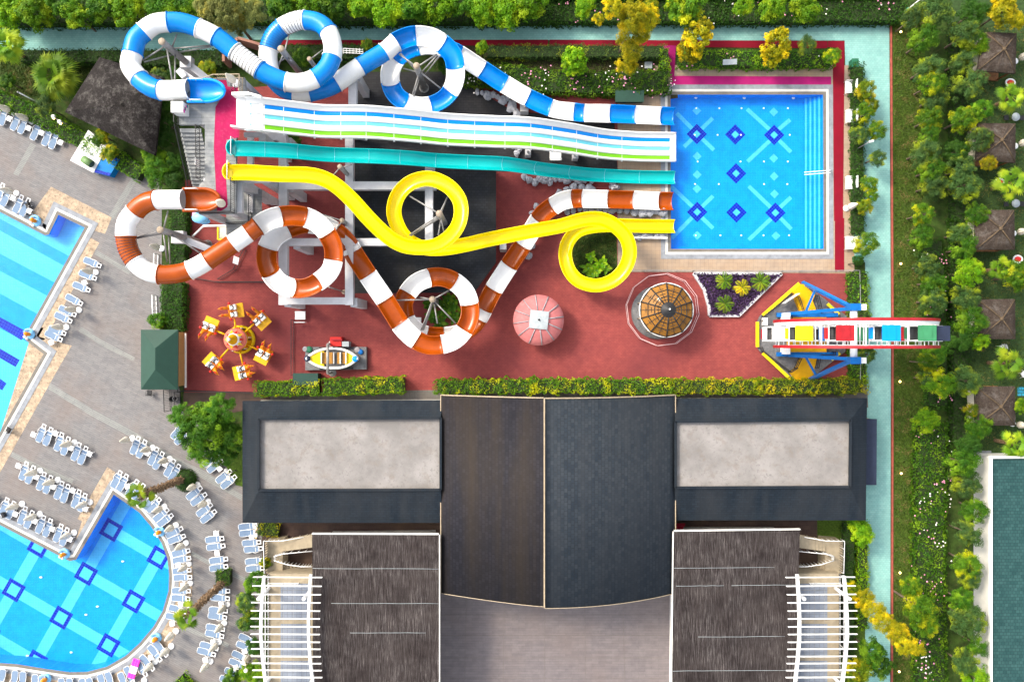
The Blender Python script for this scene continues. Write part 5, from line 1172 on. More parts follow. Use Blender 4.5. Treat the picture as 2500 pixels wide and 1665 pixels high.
for side, lab in ((0, "left"), (1, "right")):
    if side == 0: out = [(762, 1304), (1071, 1305), (1071, 1800), (766, 1800)]; zz4 = (5.0, 5.6, 5.6, 5.0)
    else: out = [(1646, 1297), (1953, 1293), (1938, 1800), (1640, 1800)]; zz4 = (5.6, 5.0, 5.0, 5.6)
    tr_ = thing("thatched_hall", W(915 if side == 0 else 1798, 1480, 0), "brown reed thatched flat roof %s of the grey terrace" % lab, "building")
    A = [W(x, y, z) for (x, y), z in zip(out, zz4)]; m = MB(); nu, nv = 24, 40
    for i in range(nu):
        for j in range(nv):
            def q(i, j):
                u, v = i/nu, j/nv; p = A[0].lerp(A[1], u).lerp(A[3].lerp(A[2], u), v); p.z += .05*math.sin(v*37 + u*5) + .03*math.sin(u*31); return p
            m.add([q(i, j), q(i, j+1), q(i+1, j+1), q(i+1, j)], [(0,1,2,3)], 0, True)
    for k in range(4): m.quad(A[k], A[(k+1)%4], A[(k+1)%4] - Vector((0,0,.4)), A[k] - Vector((0,0,.4)))
    m.build("thatch", m_thatch, tr_)
    m = MB(); m.bar(A[0] + Vector((0, .06, -.05)), A[1] + Vector((0, .06, -.05)), .1, .3)
    i0, i1 = (1, 2) if side == 0 else (0, 3); m.bar(A[i0] + Vector(((.08, -.1)[side], 0, -.02)), A[i1] + Vector(((.08, -.1)[side], 0, -.02)), .09, .2)
    m.build("fascia", m_offwhite, tr_)
    m = MB()
    for y, u0, u1 in (((1389, 0, 1), (1474, .15, 1), (1546, .3, .9)) if side == 0 else ((1384, .0, .8), (1427, .02, .4), (1427, .46, 1), (1551, .2, .9), (1633, 0, .95))):
        v = (A[0].y - W(0, y, 5.3).y) / (A[0].y - A[3].y); n = 8
        P = []
        for k in range(n + 1): u = u0 + (u1-u0)*k/n; p = A[0].lerp(A[1], u).lerp(A[3].lerp(A[2], u), v); P.append(p + Vector((0, rng.uniform(-.02, .02), .085)))
        m.tube(P, .017, 5)
    pieces(m, "binding_lath", m_tarp, tr_)
    m = MB(); c = sum(A, Vector())/4; m.poly([Vector((p.x + (c.x-p.x)*.14, p.y - (.9 if k < 2 else 0), 0)) for k, p in enumerate(A)], 0, 4.5); m.build("wall", m_offwhite, tr_)
    # balcony, stairs, pergola
    sg = -1 if side == 0 else 1
    X = lambda x: x if side == 0 else 2700 - x + 5        # mirrored about the hall's axis
    zb_ = 3.0
    bl = thing("balcony", W(X(700), 1530, 0), "white and blue tiled balcony with railing under the %s pergola" % lab, "balcony")
    m = MB(); m.poly(WL([(X(656), 1400), (X(763), 1400), (X(763), 1800), (X(656), 1800)], zb_), 0, zb_); m.build("slab", m_stairs, bl)
    for ya, yb in ((1424, 1512), (1522, 1604), (1612, 1720)): m = MB(); m.sheet(WL([(X(685), ya), (X(757), ya), (X(757), yb), (X(685), yb)], zb_+.012), [], zb_+.012); m.build("tile_floor", m_balc, bl)
    rail(bl, WL([(X(657), 1402), (X(657), 1700)], zb_), zb_, 1.0, m_black, n_per=.25); rail(bl, WL([(X(655.5), 1402), (X(655.5), 1700)], zb_), zb_+.06, 1.0, m_white, "handrail", bars=False)
    rail(bl, WL([(X(657), 1422), (X(730), 1422)], zb_), zb_, 1.0, m_white, bars=False, mid=1)
    s_ = thing("staircase", W(X(690), 1350, 0), "beige stone stair with white rails above the %s balcony" % lab, "stairs")
    zl_ = 1.9
    m = MB(); m.poly(WL([(X(647), 1322), (X(690), 1318), (X(690), 1398), (X(648), 1400)], zl_), 0, zl_); m.build("landing", m_stairs, s_)
    m = MB()
    for k in range(9):
        z = zl_ + .16*(k+1); a, b = 690 + 8.5*k, 690 + 8.5*(k+1)
        m.poly(WL([(X(a), 1318-1.6*k), (X(b), 1316-1.6*k), (X(b), 1345-1.2*k), (X(a), 1346-1.2*k)], z), z-.3, z)
        z = zl_ - .16*(k+1); m.poly(WL([(X(a-12), 1372+1.6*k), (X(b-12), 1373+1.6*k), (X(b-12), 1396), (X(a-12), 1397)], z), z-.3, z)
    pieces(m, "flight", m_stairs, s_)
    m = MB()
    for pts, z in (([(645, 1400), (643, 1321), (690, 1320), (762, 1307)], zl_+1), ([(762, 1345), (690, 1352), (669, 1358), (669, 1368), (700, 1378), (735, 1383), (762, 1383)], zl_+1)):
        P = [W(X(x), y, z) for x, y in pts]; m.tube(P, .045, 6)
        for a, b in zip(P, P[1:]):
            for k in range(4): p = a.lerp(b, k/4); m.tube([p, p - Vector((0,0,1))], .025, 5)
    m.build("railing", m_white, s_)
    m = MB(); [m.bar(W(X(646), 1325 + i*6, zl_+.5), W(X(651), 1322 + i*6, zl_+.5), .03, .9) for i in range(13)]; m.build("baluster", m_black, s_)
    pg = thing("pergola", W(X(700), 1530, 0), "white slatted pergola on curved beams over the %s balcony" % lab, "pergola"); zp = 6.2
    for xs in ([(645, 1405), (641, 1450), (638, 1500), (637, 1550), (642, 1610), (648, 1660), (655, 1720)], [(759, 1402), (756, 1450), (753.5, 1510), (754, 1560), (758, 1610), (764, 1665), (771, 1720)]):
        m = MB(); P = [W(X(x), y, zp) for x, y in xs]; [m.bar(a, b, .24, .3) for a, b in zip(P, P[1:])]; m.build("curved_beam", m_white, pg)
    for k, y in enumerate((1408, 1429.5, 1450, 1470, 1490, 1509, 1528.5, 1547, 1566, 1583, 1601, 1618, 1635, 1652, 1669, 1686)):
        o_ = -6 * math.sin((y-1408)/245*math.pi); m = MB(); m.bar(W(X(618+o_), y, zp+.24), W(X(787+o_), y+1, zp+.24), .065, .16); m.build("slat", m_white, pg)
    for x, y in ((630, 1462), (741, 1462), (633, 1690), (745, 1690)): p = W(X(x), y, zp); m = MB(); m.tube([Vector((p.x, p.y, 0 if x < 700 else zb_)), p], .16, 10); m.build("column", m_white, pg)
    m = MB()
    for y in range(1440, 1660, 24): m.tube([W(X(690), y, zp-.3), W(X(750), y, zp-.3)], .012, 4)
    for x in range(692, 752, 24): m.tube([W(X(x), 1420, zp-.3), W(X(x), 1680, zp-.3)], .012, 4)
    m.build("wire_mesh", m_steel, pg)

# ================================================================== right edge: green roofed building, gazebos
gb = thing("green_roofed_building", W(2470, 1390, 0), "white walled building with teal green tiled roof at the right edge", "building")
m_gt = paving("teal_roof_tile", (0.02, 0.062, 0.062), (0.034, 0.088, 0.086), (0.014, 0.042, 0.043), .34, .3, 0, None, 1, .02, .5)
m = MB(); m.poly(WL([(2420, 1118), (2700, 1118), (2700, 1800), (2420, 1800)], 2.8), 2.5, 2.8); m.build("roof", m_gt, gb)
m = MB(); m.poly(WL([(2419, 1116), (2700, 1116), (2700, 1790), (2419, 1790)], 2.8), 0, 2.5); m.build("wall", m_offwhite, gb)
m = MB(); m.bar(W(2418, 1112, 2.95), W(2418, 1800, 2.95), .16, .4); m.bar(W(2418, 1116, 2.95), W(2700, 1114, 2.95), .2, .4); m.build("parapet", m_white, gb)
sheet("grey_pavement", [(2376, 1100), (2420, 1100), (2420, 1800), (2376, 1800)], 0.012, m_coping)
GZ = [([(2403, 79), (2482, 82), (2479, 180), (2386, 173)], "topmost thatched gazebo at the right edge, sunlit orange on one face"), ([(2388, 301), (2479, 302), (2479, 398), (2383, 391)], "second thatched gazebo from the top at the right edge"),
      ([(2383, 513), (2476, 513), (2478, 610), (2380, 610)], "third thatched gazebo from the top at the right edge"), ([(2385, 731), (2478, 730), (2479, 828), (2385, 828)], "fourth thatched gazebo from the top at the right edge"),
      ([(2381, 944), (2478, 943), (2479, 1039), (2382, 1038)], "lowest thatched gazebo at the right edge, just above the white walled building")]
for Q, lab in GZ:
    c = Vector((0, 0, 0)); C = WL(Q, 2.7)
    for p in C: c += p/4
    gz = thing("gazebo", Vector((c.x, c.y, 0)), lab, "gazebo", "thatched gazebos among the trees"); apx = Vector((c.x, c.y, 3.6)); m = MB(); n = 10
    for k in range(4):
        a, b = C[k], C[(k+1)%4]
        for i in range(n):
            for j in range(n):
                def q(i, j):
                    p = a.lerp(b, i/n).lerp(apx, j/n); p.z += .1*math.sin(min(1, j/n*1.6)*math.pi) + .025*((i*7 + j*3) % 3); return p
                m.add([q(i, j), q(i+1, j), q(i+1, j+1), q(i, j+1)], [(0,1,2,3)])
        m.quad(a, b, b - Vector((0,0,.22)), a - Vector((0,0,.22)))
    rf = m.build("roof", m_thatchg, gz)
    m = MB(); [m.tube([C[k].lerp(apx, .05) + Vector((0,0,.05)), C[k].lerp(apx, .5) + Vector((0,0,.12)), apx + Vector((0,0,.05))], .06, 6) for k in range(4)]; m.ball(apx + Vector((0,0,.02)), .2, 0, 10, 6, (1, 1, .6)); m.build("ridge", m_ridge, rf)
    for k in range(4): p = C[k].lerp(Vector((c.x, c.y, 2.7)), .12); m = MB(); m.tube([Vector((p.x, p.y, 0)), Vector((p.x, p.y, 2.65))], .08, 6); m.build("post", m_wood, gz)
    m = MB(); m.poly([C[k].lerp(Vector((c.x, c.y, 0)), .06) for k in range(4)], 0, .18); m.build("floor", m_wood, gz)
    m = MB(); p0, p1 = C[3].lerp(Vector((c.x, c.y, 2.7)), .1), C[0].lerp(Vector((c.x, c.y, 2.7)), .1); m.bar(Vector((p0.x, p0.y, 1.4)), Vector((p1.x, p1.y, 1.4)), .08, 1.9); m.build("curtain", m_canvas, gz)
sheet("lawn", [(2320, -60), (2700, -60), (2700, 1100), (2340, 1110)], 0.004, plain("dark_lawn", (0.03, 0.06, 0.016), .95, .3, 4, bmp=.6, bs=14))
sheet("stepping_path", [(2484, 944), (2560, 944), (2560, 966), (2484, 966)], 0.02, paving("blue_path", (.05, .42, .6), (.04, .36, .55), (.03, .12, .1), .5, .3, 0, None, 1, .03))
# dark green wall at the top edge
tw_ = thing("green_boundary_wall", W(1900, -8, 0), "dark green boundary wall along the top edge", "wall"); m = MB(); m.bar(W(1290, -14, 1.2), W(2190, -22, 1.2), .6, 2.4); m.build("wall", m_dgreen, tw_)
br_ = thing("brick_planter_wall", W(575, 130, 0), "brown board wall round a recess behind the blue tube", "wall")
m = MB(); P = WL([(545, 150), (545, 133), (580, 93), (640, 110), (650, 150)], 2.0); [m.bar(Vector((a.x, a.y, 1)), Vector((b.x, b.y, 1)), .25, 2) for a, b in zip(P, P[1:])]; m.build("boards", m_salmon if False else plain("brown_boards", (.3, .15, .11), .8, .15, 3), br_)
pl = thing("purple_planter", W(1770, 710, 0), "raised bed of purple plants with pale stone border", "planter")
PB = [(1692, 668), (1906, 669), (1862, 712), (1802, 771), (1731, 771), (1729, 748), (1718, 708)]
m = MB(); P = outset(WL(PB), 0.0)
m.build if False else None
for a, b in zip(P, P[1:] + P[:1]): m.bar(Vector((a.x, a.y, .18)), Vector((b.x, b.y, .18)), .26, .36)
m.build("border", m_conc, pl)
m = MB(); m.sheet(WL(PB), [], .2); m.build("soil", m_soil, pl)
# ================================================================== loungers, parasols, tables
def proto_lounger():
    root = thing("sun_lounger", Vector((0, 0, 0)), "", "sun lounger", "white framed blue-grey sun loungers round the pools")
    b = MB()                                            # foot at x = 0, head at x = 1.9
    for s in (-1, 1):
        b.tube([(.0, s*.22, .34), (.1, s*.29, .35), (.45, s*.33, .36), (.8, s*.3, .36), (.95, s*.33, .5), (1.15, s*.34, .56), (1.35, s*.31, .5), (1.45, s*.27, .4)], .026, 6)
    b.tube([(.0, -.22, .34), (-.03, -.1, .34), (-.03, .1, .34), (.0, .22, .34)], .03, 6); b.bar((1.1, -.27, .37), (1.1, .27, .37), .04, .05)
    b.build("frame", m_plast, root)
    b = MB()
    for y in (-.17, .17): b.bar((1.4, y, .42), (1.86, y*.95, .52), .085, .05)
    b.bar((1.84, -.2, .52), (1.84, .2, .52), .09, .05); b.bar((1.44, -.24, .43), (1.44, .24, .43), .12, .05); b.build("head_frame", m_plast, root, bevel=.015)
    b = MB(); b.poly([(.0, -.21), (.0, .21), (.1, .285), (1.08, .295), (1.08, -.295), (.1, -.285)], .35, .385); b.build("seat_sling", m_mat, root)
    b = MB(); b.quad(Vector((1.09, -.29, .39)), Vector((1.4, -.26, .46)), Vector((1.4, .26, .46)), Vector((1.09, .29, .39))); b.quad(Vector((1.09, -.27, .37)), Vector((1.09, .27, .37)), Vector((1.36, .25, .44)), Vector((1.36, -.25, .44))); b.build("back_sling", m_mat, root)
    for x in (.2, 1.3):
        for y in (-.27, .27): b = MB(); b.bar((x, y, 0), (x, y, .35), .05, .05); b.build("leg", m_plast, root)
    return root
LG = None; nL = 0
def loungers(row, rowlab, heads=None):
    """row: list of (head x, head y, foot x, foot y) in photo pixels"""
    global LG, nL
    for i, (hx, hy, fx, fy) in enumerate(row):
        h, f = W(hx, hy, .45), W(fx, fy, .37); d = h - f; a = math.atan2(d.y, d.x) + rng.uniform(-.03, .03); mid = (h + f)/2; u = Vector((math.cos(a), math.sin(a), 0)); p = mid - u*.93; p.z = 0
        lab = "blue-grey lounger, " + ORD[i] + " " + rowlab
        if LG is None: LG = proto_lounger(); o = LG; o.location = p; o.rotation_euler = (0, 0, a); o["label"] = lab
        else: o = dup(LG, p, a, lab)
        nL += 1
def dirrow(pts, dx, dy, head=True, var=None):
    out = []
    for i, (x, y) in enumerate(pts):
        ddx, ddy = (dx, dy) if var is None else (dx + (var[0]-dx)*i/max(1, len(pts)-1), dy + (var[1]-dy)*i/max(1, len(pts)-1))
        out.append((x, y, x+ddx, y+ddy) if head else (x+ddx, y+ddy, x, y))
    return out
loungers(dirrow([(110, 1035), (127, 1043), (154, 1056), (170, 1066), (196, 1080), (212, 1089)], -18, 44), "from the left in the upper row of six between the pools")
loungers(dirrow([(68, 1127), (84, 1136), (111, 1152), (127, 1160), (154, 1174), (169, 1182), (196, 1195), (211, 1204)], -18, 44), "from the left in the row of eight in mid plaza")
loungers(dirrow([(-8, 1202), (20, 1215), (36, 1223), (65, 1236), (81, 1246), (109, 1258), (126, 1266), (152, 1279), (167, 1288)], -18, 43), "from the left in the row on the curved pool's upper left bank")
loungers(dirrow([(341, 1065), (357, 1074), (386, 1092), (399, 1103), (427, 1121), (439, 1133)], -20, 43, True, (-24, 40)), "from the left in the row above the first shaggy palm")
loungers(dirrow([(296, 1149), (312, 1158), (337, 1172), (353, 1182), (381, 1208), (392, 1217), (411, 1242), (422, 1256)], -22, 41, True, (-36, 26)), "from the top on the curved pool's upper right bank")
loungers(dirrow([(446, 1289), (452, 1307), (463, 1342), (465, 1361), (466, 1390), (468, 1408), (465, 1442), (464, 1462)], -40, 18, True, (-45, -4)), "from the top on the curved pool's right bank")
loungers([(456, 1493, 414, 1482), (449, 1511, 405, 1502), (407, 1598, 378, 1569), (393, 1611, 364, 1578), (374.5, 1632.6, 345, 1603), (357, 1647, 332, 1614)], "from the top on the curved pool's lower right bank")
loungers(dirrow([(307, 1628), (292, 1643), (261, 1642), (243, 1647), (216, 1656), (199, 1658), (168, 1657), (149, 1657), (102, 1650), (85, 1648), (56, 1641), (37, 1638), (7, 1635)], 20, 42, False, (-8, 46)), "from the right along the bottom edge of the photo")
loungers(dirrow([(493, 1189), (504, 1204), (518, 1230), (527.5, 1246)], -36, 27), "from the top in the row of four below the first shaggy palm")
loungers(dirrow([(547, 1313), (550, 1331), (556.6, 1363.5), (557, 1382)], -45, 6), "from the top in the row of four above the second shaggy palm")
loungers(dirrow([(628, 1282), (630, 1298), (637, 1322), (641.5, 1337.5), (644.5, 1366.6), (646, 1385)], -45, 5), "from the top in the column below the left wing's corner")
loungers(dirrow([(562, 1442), (561, 1460), (556, 1491), (554, 1507), (549, 1536), (547, 1552.6), (533.5, 1582.6), (527, 1598)], -46, 0, True, (-45, -12)), "from the top in the column below the second shaggy palm")
loungers(dirrow([(584, 1551), (578, 1569), (567, 1593), (560, 1611), (549, 1634), (537, 1653)], 43, 19, False), "from the top among the shrubs by the left pergola")
loungers([(448, 1038, 422, 1066), (458, 1052, 431, 1080), (532, 1108, 497, 1136), (545, 1122, 506.5, 1151), (566, 1148, 528, 1176), (578, 1161, 540, 1190)], "from the top beside the big tree at the wing's corner")
loungers([(14, 262, 2, 304), (48, 276, 30, 316), (65, 283, 48, 325), (97, 300, 78.6, 340), (124, 313, 107, 354), (141, 320, 123.5, 362)], "from the left in the row under the palm garden hedge")
loungers([(9, 450, -10, 490), (24, 462, 5, 502), (55, 478, 35, 519), (71, 487, 52, 525)], "from the left above the lap pool")
loungers([(246, 650, 206, 634), (236, 681, 194, 665), (220, 710.5, 179, 693), (201, 743, 162, 723), (185, 769, 146, 752), (175, 785, 135, 768), (161, 815, 119, 801), (151, 831, 112, 812)], "from the top down the lap pool's right bank")
# folded parasols
def proto_parasol():
    root = thing("parasol", Vector((0, 0, 0)), "", "parasol", "folded white parasols round the pools")
    b = MB(); b.lathe([(.3, 0), (.3, .09), (.24, .12), (.05, .14), (.001, .14)], 20); b.build("foot", m_plast, root)
    b = MB(); b.tube([(0, 0, .1), (0, 0, 2.62)], .024, 6); b.build("pole", m_white, root)
    b = MB(); prof = [(.06, .95), (.27, 1.0), (.3, 1.15), (.27, 1.5), (.2, 1.95), (.12, 2.4), (.05, 2.62), (.001, 2.68)]; n = 32
    vs = [[Vector((r*(1 + .16*math.cos(k*2*math.pi*8/n))*math.cos(2*math.pi*k/n), r*(1 + .16*math.cos(k*2*math.pi*8/n))*math.sin(2*math.pi*k/n), z)) for k in range(n)] for r, z in prof]
    for i in range(len(prof)-1):
        for k in range(n): b.add([vs[i][k], vs[i][(k+1)%n], vs[i+1][(k+1)%n], vs[i+1][k]], [(0,1,2,3)], 0, True)
    b.build("canopy", m_canvas, root); b = MB(); b.tube(ringpts((Vector((0,0,1.6)), 0, Vector((1,0,0)), Vector((0,1,0))), .27, 14), .015, 4, 0, True); b.build("strap", m_white, root)
    return root
PS = proto_parasol(); first = True
def parasols(pts, lab):
    global first
    for i, (x, y) in enumerate(pts):
        l = "folded white parasol, " + (ORD[i] + " " if len(pts) > 1 else "") + lab; p = W(x, y, .05); p.z = 0; a = rng.uniform(0, 3)
        if first: PS.location = p; PS.rotation_euler = (0, 0, a); PS["label"] = l; first = False
        else: dup(PS, p, a, l)
parasols([(182, 1080)], "alone in the upper lounger row between the pools")
parasols([(98, 1149), (141, 1171.5), (219.5, 1225.5)], "from the left in the lounger row of eight")
parasols([(54, 1230), (97, 1255), (181, 1300)], "from the left on the curved pool's upper left bank")
parasols([(323.5, 1070), (372, 1093), (414, 1120)], "from the left in the row above the first shaggy palm")
parasols([(401, 1236), (429.5, 1281.7), (454, 1325), (461, 1376), (464.5, 1422.7), (458, 1477)], "from the top on the curved pool's right bank")
parasols([(430, 1540), (418, 1577), (379, 1614), (352, 1660)], "from the top on the curved pool's lower right bank")
parasols([(482, 1183), (508, 1223.5)], "from the top in the row of four below the first palm")
parasols([(555, 1474.5), (548, 1520), (535, 1566), (514, 1613.5)], "from the top below the second shaggy palm")
parasols([(612.6, 1594)], "among the shrubs by the left pergola")
parasols([(34, 276), (77, 297)], "from the left under the palm garden hedge")
parasols([(40, 472.7)], "above the lap pool near its inner corner")
parasols([(234, 665), (193, 757), (162, 799)], "from the top down the lap pool's right bank")
parasols([(395, 607)], "in the plaza inside the top orange loop")
parasols([(2066, 509)], "between the white benches right of the splash pool")
parasols([(2478, 150), (2478, 357), (2474, 570), (2472, 1034)], "from the top behind the gazebos")
# small square tables
def proto_table():
    root = thing("side_table", Vector((0, 0, 0)), "", "side table", "small white side tables between the loungers")
    b = MB(); b.box((0, 0, .42), (.5, .5, .05)); b.build("top", m_plast, root, bevel=.03)
    for x in (-.18, .18):
        for y in (-.18, .18): b = MB(); b.bar((x*1.15, y*1.15, 0), (x, y, .4), .05, .05); b.build("leg", m_plast, root)
    return root
TB = proto_table(); tfirst = True
def tables(pts, lab, rz):
    global tfirst
    for i, (x, y) in enumerate(pts):
        l = "small white square table, " + (ORD[i] + " " if len(pts) > 1 else "") + lab; p = W(x, y, .44); p.z = 0
        if tfirst: TB.location = p; TB.rotation_euler = (0, 0, rz); TB["label"] = l; tfirst = False
        else: dup(TB, p, rz, l)
tables([(81, 1061), (135, 1058), (172, 1093), (218, 1108)], "from the left in the upper lounger row between the pools", R(-22))
tables([(44, 1137), (88, 1164), (129, 1188), (177, 1197.5), (208, 1242)], "from the left in the lounger row of eight", R(-22))
tables([(37, 1255), (84, 1272), (127, 1291), (170, 1316)], "from the left on the curved pool's upper left bank", R(-22))
tables([(359.5, 1106), (403, 1133)], "from the left in the row above the first palm", R(-30))
tables([(310.5, 1187), (435, 1379), (447, 1428), (441, 1475), (420, 1522), (368, 1605)], "from the top along the curved pool's right bank", R(10))
tables([(527.5, 1302), (530, 1350.5)], "from the top in the row above the second palm", R(5)); tables([(614, 1311.5)], "in the column below the left wing's corner", R(5)); tables([(535.6, 1144)], "beside the big tree at the wing's corner", R(35))
tables([(540, 1474.5), (520, 1567), (501, 1611)], "from the top below the second shaggy palm", R(8))
tables([(597, 1590), (576, 1629)], "from the top among the shrubs by the pergola", R(20))
tables([(22, 290), (69, 313), (100, 324), (147, 348)], "from the left under the palm garden hedge", R(-24))
tables([(31, 484), (71, 515)], "from the left above the lap pool", R(-28)); tables([(206, 690), (124.5, 836)], "from the top on the lap pool's right bank", R(25))
# black chairs, benches, float, figures, lamps
def chair(x, y, rz, lab, mt):
    root = thing("garden_chair", W(x, y, 0), lab, "chair"); c = org(root); Mz = Matrix.Rotation(rz, 3, 'Z'); t = lambda a, b, z: c + Mz @ Vector((a, b, z))
    b = MB(); b.box(t(0, 0, .44), (.46, .46, .05), rz); b.build("seat", mt, root); b = MB(); b.bar(t(-.24, -.22, .68), t(-.24, .22, .68), .05, .42); b.build("backrest", mt, root)
    for i in (-1, 1):
        for j in (-1, 1): b = MB(); b.tube([t(i*.2, j*.2, .43), t(i*.3, j*.26, 0)], .022, 5); b.build("leg", mt, root)
    b = MB(); [b.tube([t(-.22, j*.25, .64), t(.2, j*.25, .64), t(.22, j*.24, .44)], .02, 5) for j in (-1, 1)]; b.build("armrest", mt, root)
chair(28, 1048, R(150), "black armchair on the pebble border beside the lap pool", m_black); chair(75, 503, R(200), "black armchair at the end of the lounger row above the lap pool", m_black)
chair(16, 1254, R(200), "black armchair among loungers on the curved pool's upper left bank", m_black); chair(370, 958, R(90), "dark chair below the green hut", m_black)
chair(2440, 848, R(200), "white wire chair on the lawn below the fourth gazebo", m_plast); chair(2492, 913, R(120), "white wire chair at the right edge above the lowest gazebo", m_plast)
for i, (x, y, l) in enumerate(((2071, 217, "uppermost white bench seat right of the splash pool"), (2072, 288, "second white bench seat from the top right of the splash pool"), (2072, 449, "third white bench seat from the top right of the splash pool"), (2071, 595, "lowest white bench seat right of the splash pool"))):
    root = thing("bench_seat", W(x, y, 0), l, "bench", "white bench seats facing the splash pool"); c = org(root); b = MB(); b.box(c + Vector((-.05, 0, .45)), (.86, 1.15, .06)); b.build("seat", m_plast, root, bevel=.02)
    b = MB(); b.box(c + Vector((.36, 0, .82)), (.08, 1.15, .8), 0, 0, R(4)); b.build("backrest", m_plast, root, bevel=.02)
    b = MB(); [b.tube([c + Vector((-.42, s*.6, 0)), c + Vector((-.42, s*.6, .68)), c + Vector((.36, s*.6, .68)), c + Vector((.36, s*.6, 0))], .035, 6) for s in (-1, 1)]; pieces(b, "armrest", m_plast, root)
fl = thing("air_mattress", W(330, 1612, .5), "pink and white air mattress lying across the loungers on the lower right bank", "air mattress"); c = W(330, 1634, .58); c = W(326, 1634, .58); rz = R(72)
u = Vector((math.cos(rz), math.sin(rz), 0)); v = Vector((-u.y, u.x, 0))
for lo, hi, mt, nm in ((0, 3, m_magenta, "pink_section"), (3, 6, m_white, "white_section"), (6, 8, m_magenta, "pink_section")):
    b = MB()
    for k in range(lo, hi):
        p = c + u*(.95 - .24*k)
        for q in (-.24, 0, .24): b.ball(p + v*q, .15, 0, 8, 6, (1, 1, .6))
        b.box(p, (.24, .66, .1), rz)
    b.build(nm, mt, fl)
for i, (x, y, lab) in enumerate(((89, 541, "orange and pale blue water figure at the lap pool's inner corner"), (74, 816, "orange and pale blue water figure at the lap pool's lower corner"), (160, 1351, "orange and pale blue water figure at the curved pool's inner tip"), (383, 1556, "orange and pale blue water figure on the curved pool's lower right bank"), (392, 1297, "orange and pale blue water figure on the curved pool's right bank"), (114, 1655, "orange and pale blue water figure among loungers at the bottom edge"))):
    root = thing("water_figure", W(x, y, 0), lab, "pool figure", "orange and blue water figures on the pool rims"); c = org(root)
    b = MB(); b.ball(c + Vector((0, 0, .45)), .26, 0, 12, 8, (1, .8, 1.3)); b.ball(c + Vector((.1, .05, .9)), .2, 0, 10, 7); b.build("body", m_org, root)
    b = MB(); b.lathe([(.5, 0), (.45, .12), (.25, .18), (.001, .18)], 14, c); b.tube([c + Vector((.5*math.cos(a), .5*math.sin(a), .3)) for a in (0.3, .9, 1.5, 2.1, 2.7)], .11, 7); b.build("shell", m_bluel, root)
    b = MB(); b.ball(c + Vector((-.42, -.25, .2)), .16); b.ball(c + Vector((-.2, -.42, .2)), .13); b.build("splash", m_white, root)
def lamp(x, y, h, ax, ay, lab, lit):
    root = thing("street_lamp", W(x, y, 0), lab, "lamp"); c = org(root); b = MB(); b.tube([c, c + Vector((0, 0, h))], .05, 8); b.build("post", m_steel, root)
    for s in (-1, 1):
        e = c + Vector((s*ax, s*ay, h + .1)); b = MB(); b.tube([c + Vector((0, 0, h)), e], .03, 6); b.build("arm", m_steel, root); b = MB(); b.ball(e, .2, 0, 12, 8, (1, 1, .8)); o = b.build("globe", m_offwhite, root)
        if lit: b = MB(); b.ball(e - Vector((0, 0, .1)) + Vector((s*.03, -.12, 0)), .12); b.build("bulb", m_lamp, o)
lamp(176, 310, 2.6, .3, -.25, "street lamp with two lit globes in the hedge below the thatched shelter", True); lamp(576, 1147, 2.3, -.12, .35, "street lamp with two globes beside the big tree, wing corner", True)
lamp(642, 1283, 2.2, -.05, .4, "street lamp with two globes beside the left stair hedge", True); lamp(620, 1600, 2.6, -.1, .35, "street lamp with two globes among the shrubs by the left pergola", True)
pl_ = thing("path_lamp", W(2085, 368, 0), "single arm lamp leaning over the teal path beside the splash pool", "lamp"); c = org(pl_); b = MB(); b.tube([c, c + Vector((0, 0, 3.4))], .05, 8); b.build("post", m_steel, pl_); b = MB(); b.box(c + Vector((.15, .05, 3.45)), (.4, .18, .1), R(15)); b.build("lamp_head", m_white, pl_)
for i, (x, y) in enumerate(((2195, 82), (2195, 645), (2193, 931), (2196, 1154), (2193, 1395), (2191, 1635), (257, 133))):
    lab = ("small lit garden lamp on the lawn right of the teal path, " + ORD[i] + " from the top") if i < 6 else "small lit garden lamp in the hedge behind the thatched shelter"
    root = thing("garden_lamp", W(x, y, 0), lab, "lamp", "small lit lamps along the lawn"); c = org(root); b = MB(); b.tube([c, c + Vector((0, 0, .3))], .05, 6); b.build("post", m_black, root); b = MB(); b.ball(c + Vector((0, 0, .36)), .1); b.build("bulb", m_lamp, root)
for x, y, lab in ((2469, 291, "grey round table between the first two gazebos"), (2469, 500, "grey round table above the third gazebo")):
    root = thing("round_table", W(x, y, 0), lab, "table"); c = org(root); b = MB(); b.lathe([(.4, .7), (.4, .74), (.001, .74)], 18, c); b.build("top", m_tarp, root); b = MB(); b.tube([c, c + Vector((0, 0, .7))], .05, 6); b.build("leg", m_black, root); b = MB(); [b.box(c + Vector((s*.75, 0, .42)), (.45, .45, .08)) for s in (-1, 1)]; b.build("stool", m_black, root)
for x, y, lab in ((2436, 447, "red and white lounge float beside the second palm at the right edge"), (2480, 634, "red and white float above the third palm at the right edge"), (2462, 205, "red and white swan-like tub below the topmost gazebo")):
    root = thing("pool_float", W(x, y, 0), lab, "float"); c = org(root); b = MB(); b.ball(c + Vector((0, 0, .3)), .3, 0, 12, 8, (1.2, .9, .5)); b.build("body", m_redp, root); b = MB(); b.tube(ringpts((c + Vector((0, 0, .3)), 0, Vector((1.2, 0, 0)), Vector((0, .95, 0))), .36, 16), .09, 6, 0, True); b.build("rim", m_white, root)
for x, y, lab in ((2079, 161, "dark green box at the top of the strip beside the splash pool"), (2085, 378, "dark green box in mid strip beside the path lamp"), (2088, 636, "dark green box in a red frame at the foot of the strip")):
    root = thing("green_bin", W(x, y, 0), lab, "bin"); c = org(root); b = MB(); b.box(c + Vector((0, 0, .4)), (.6, .75, .8)); b.build("body", m_greenbox, root, bevel=.03); b = MB(); b.box(c + Vector((0, 0, .83)), (.66, .8, .06)); b.build("lid", m_greenbox, root)
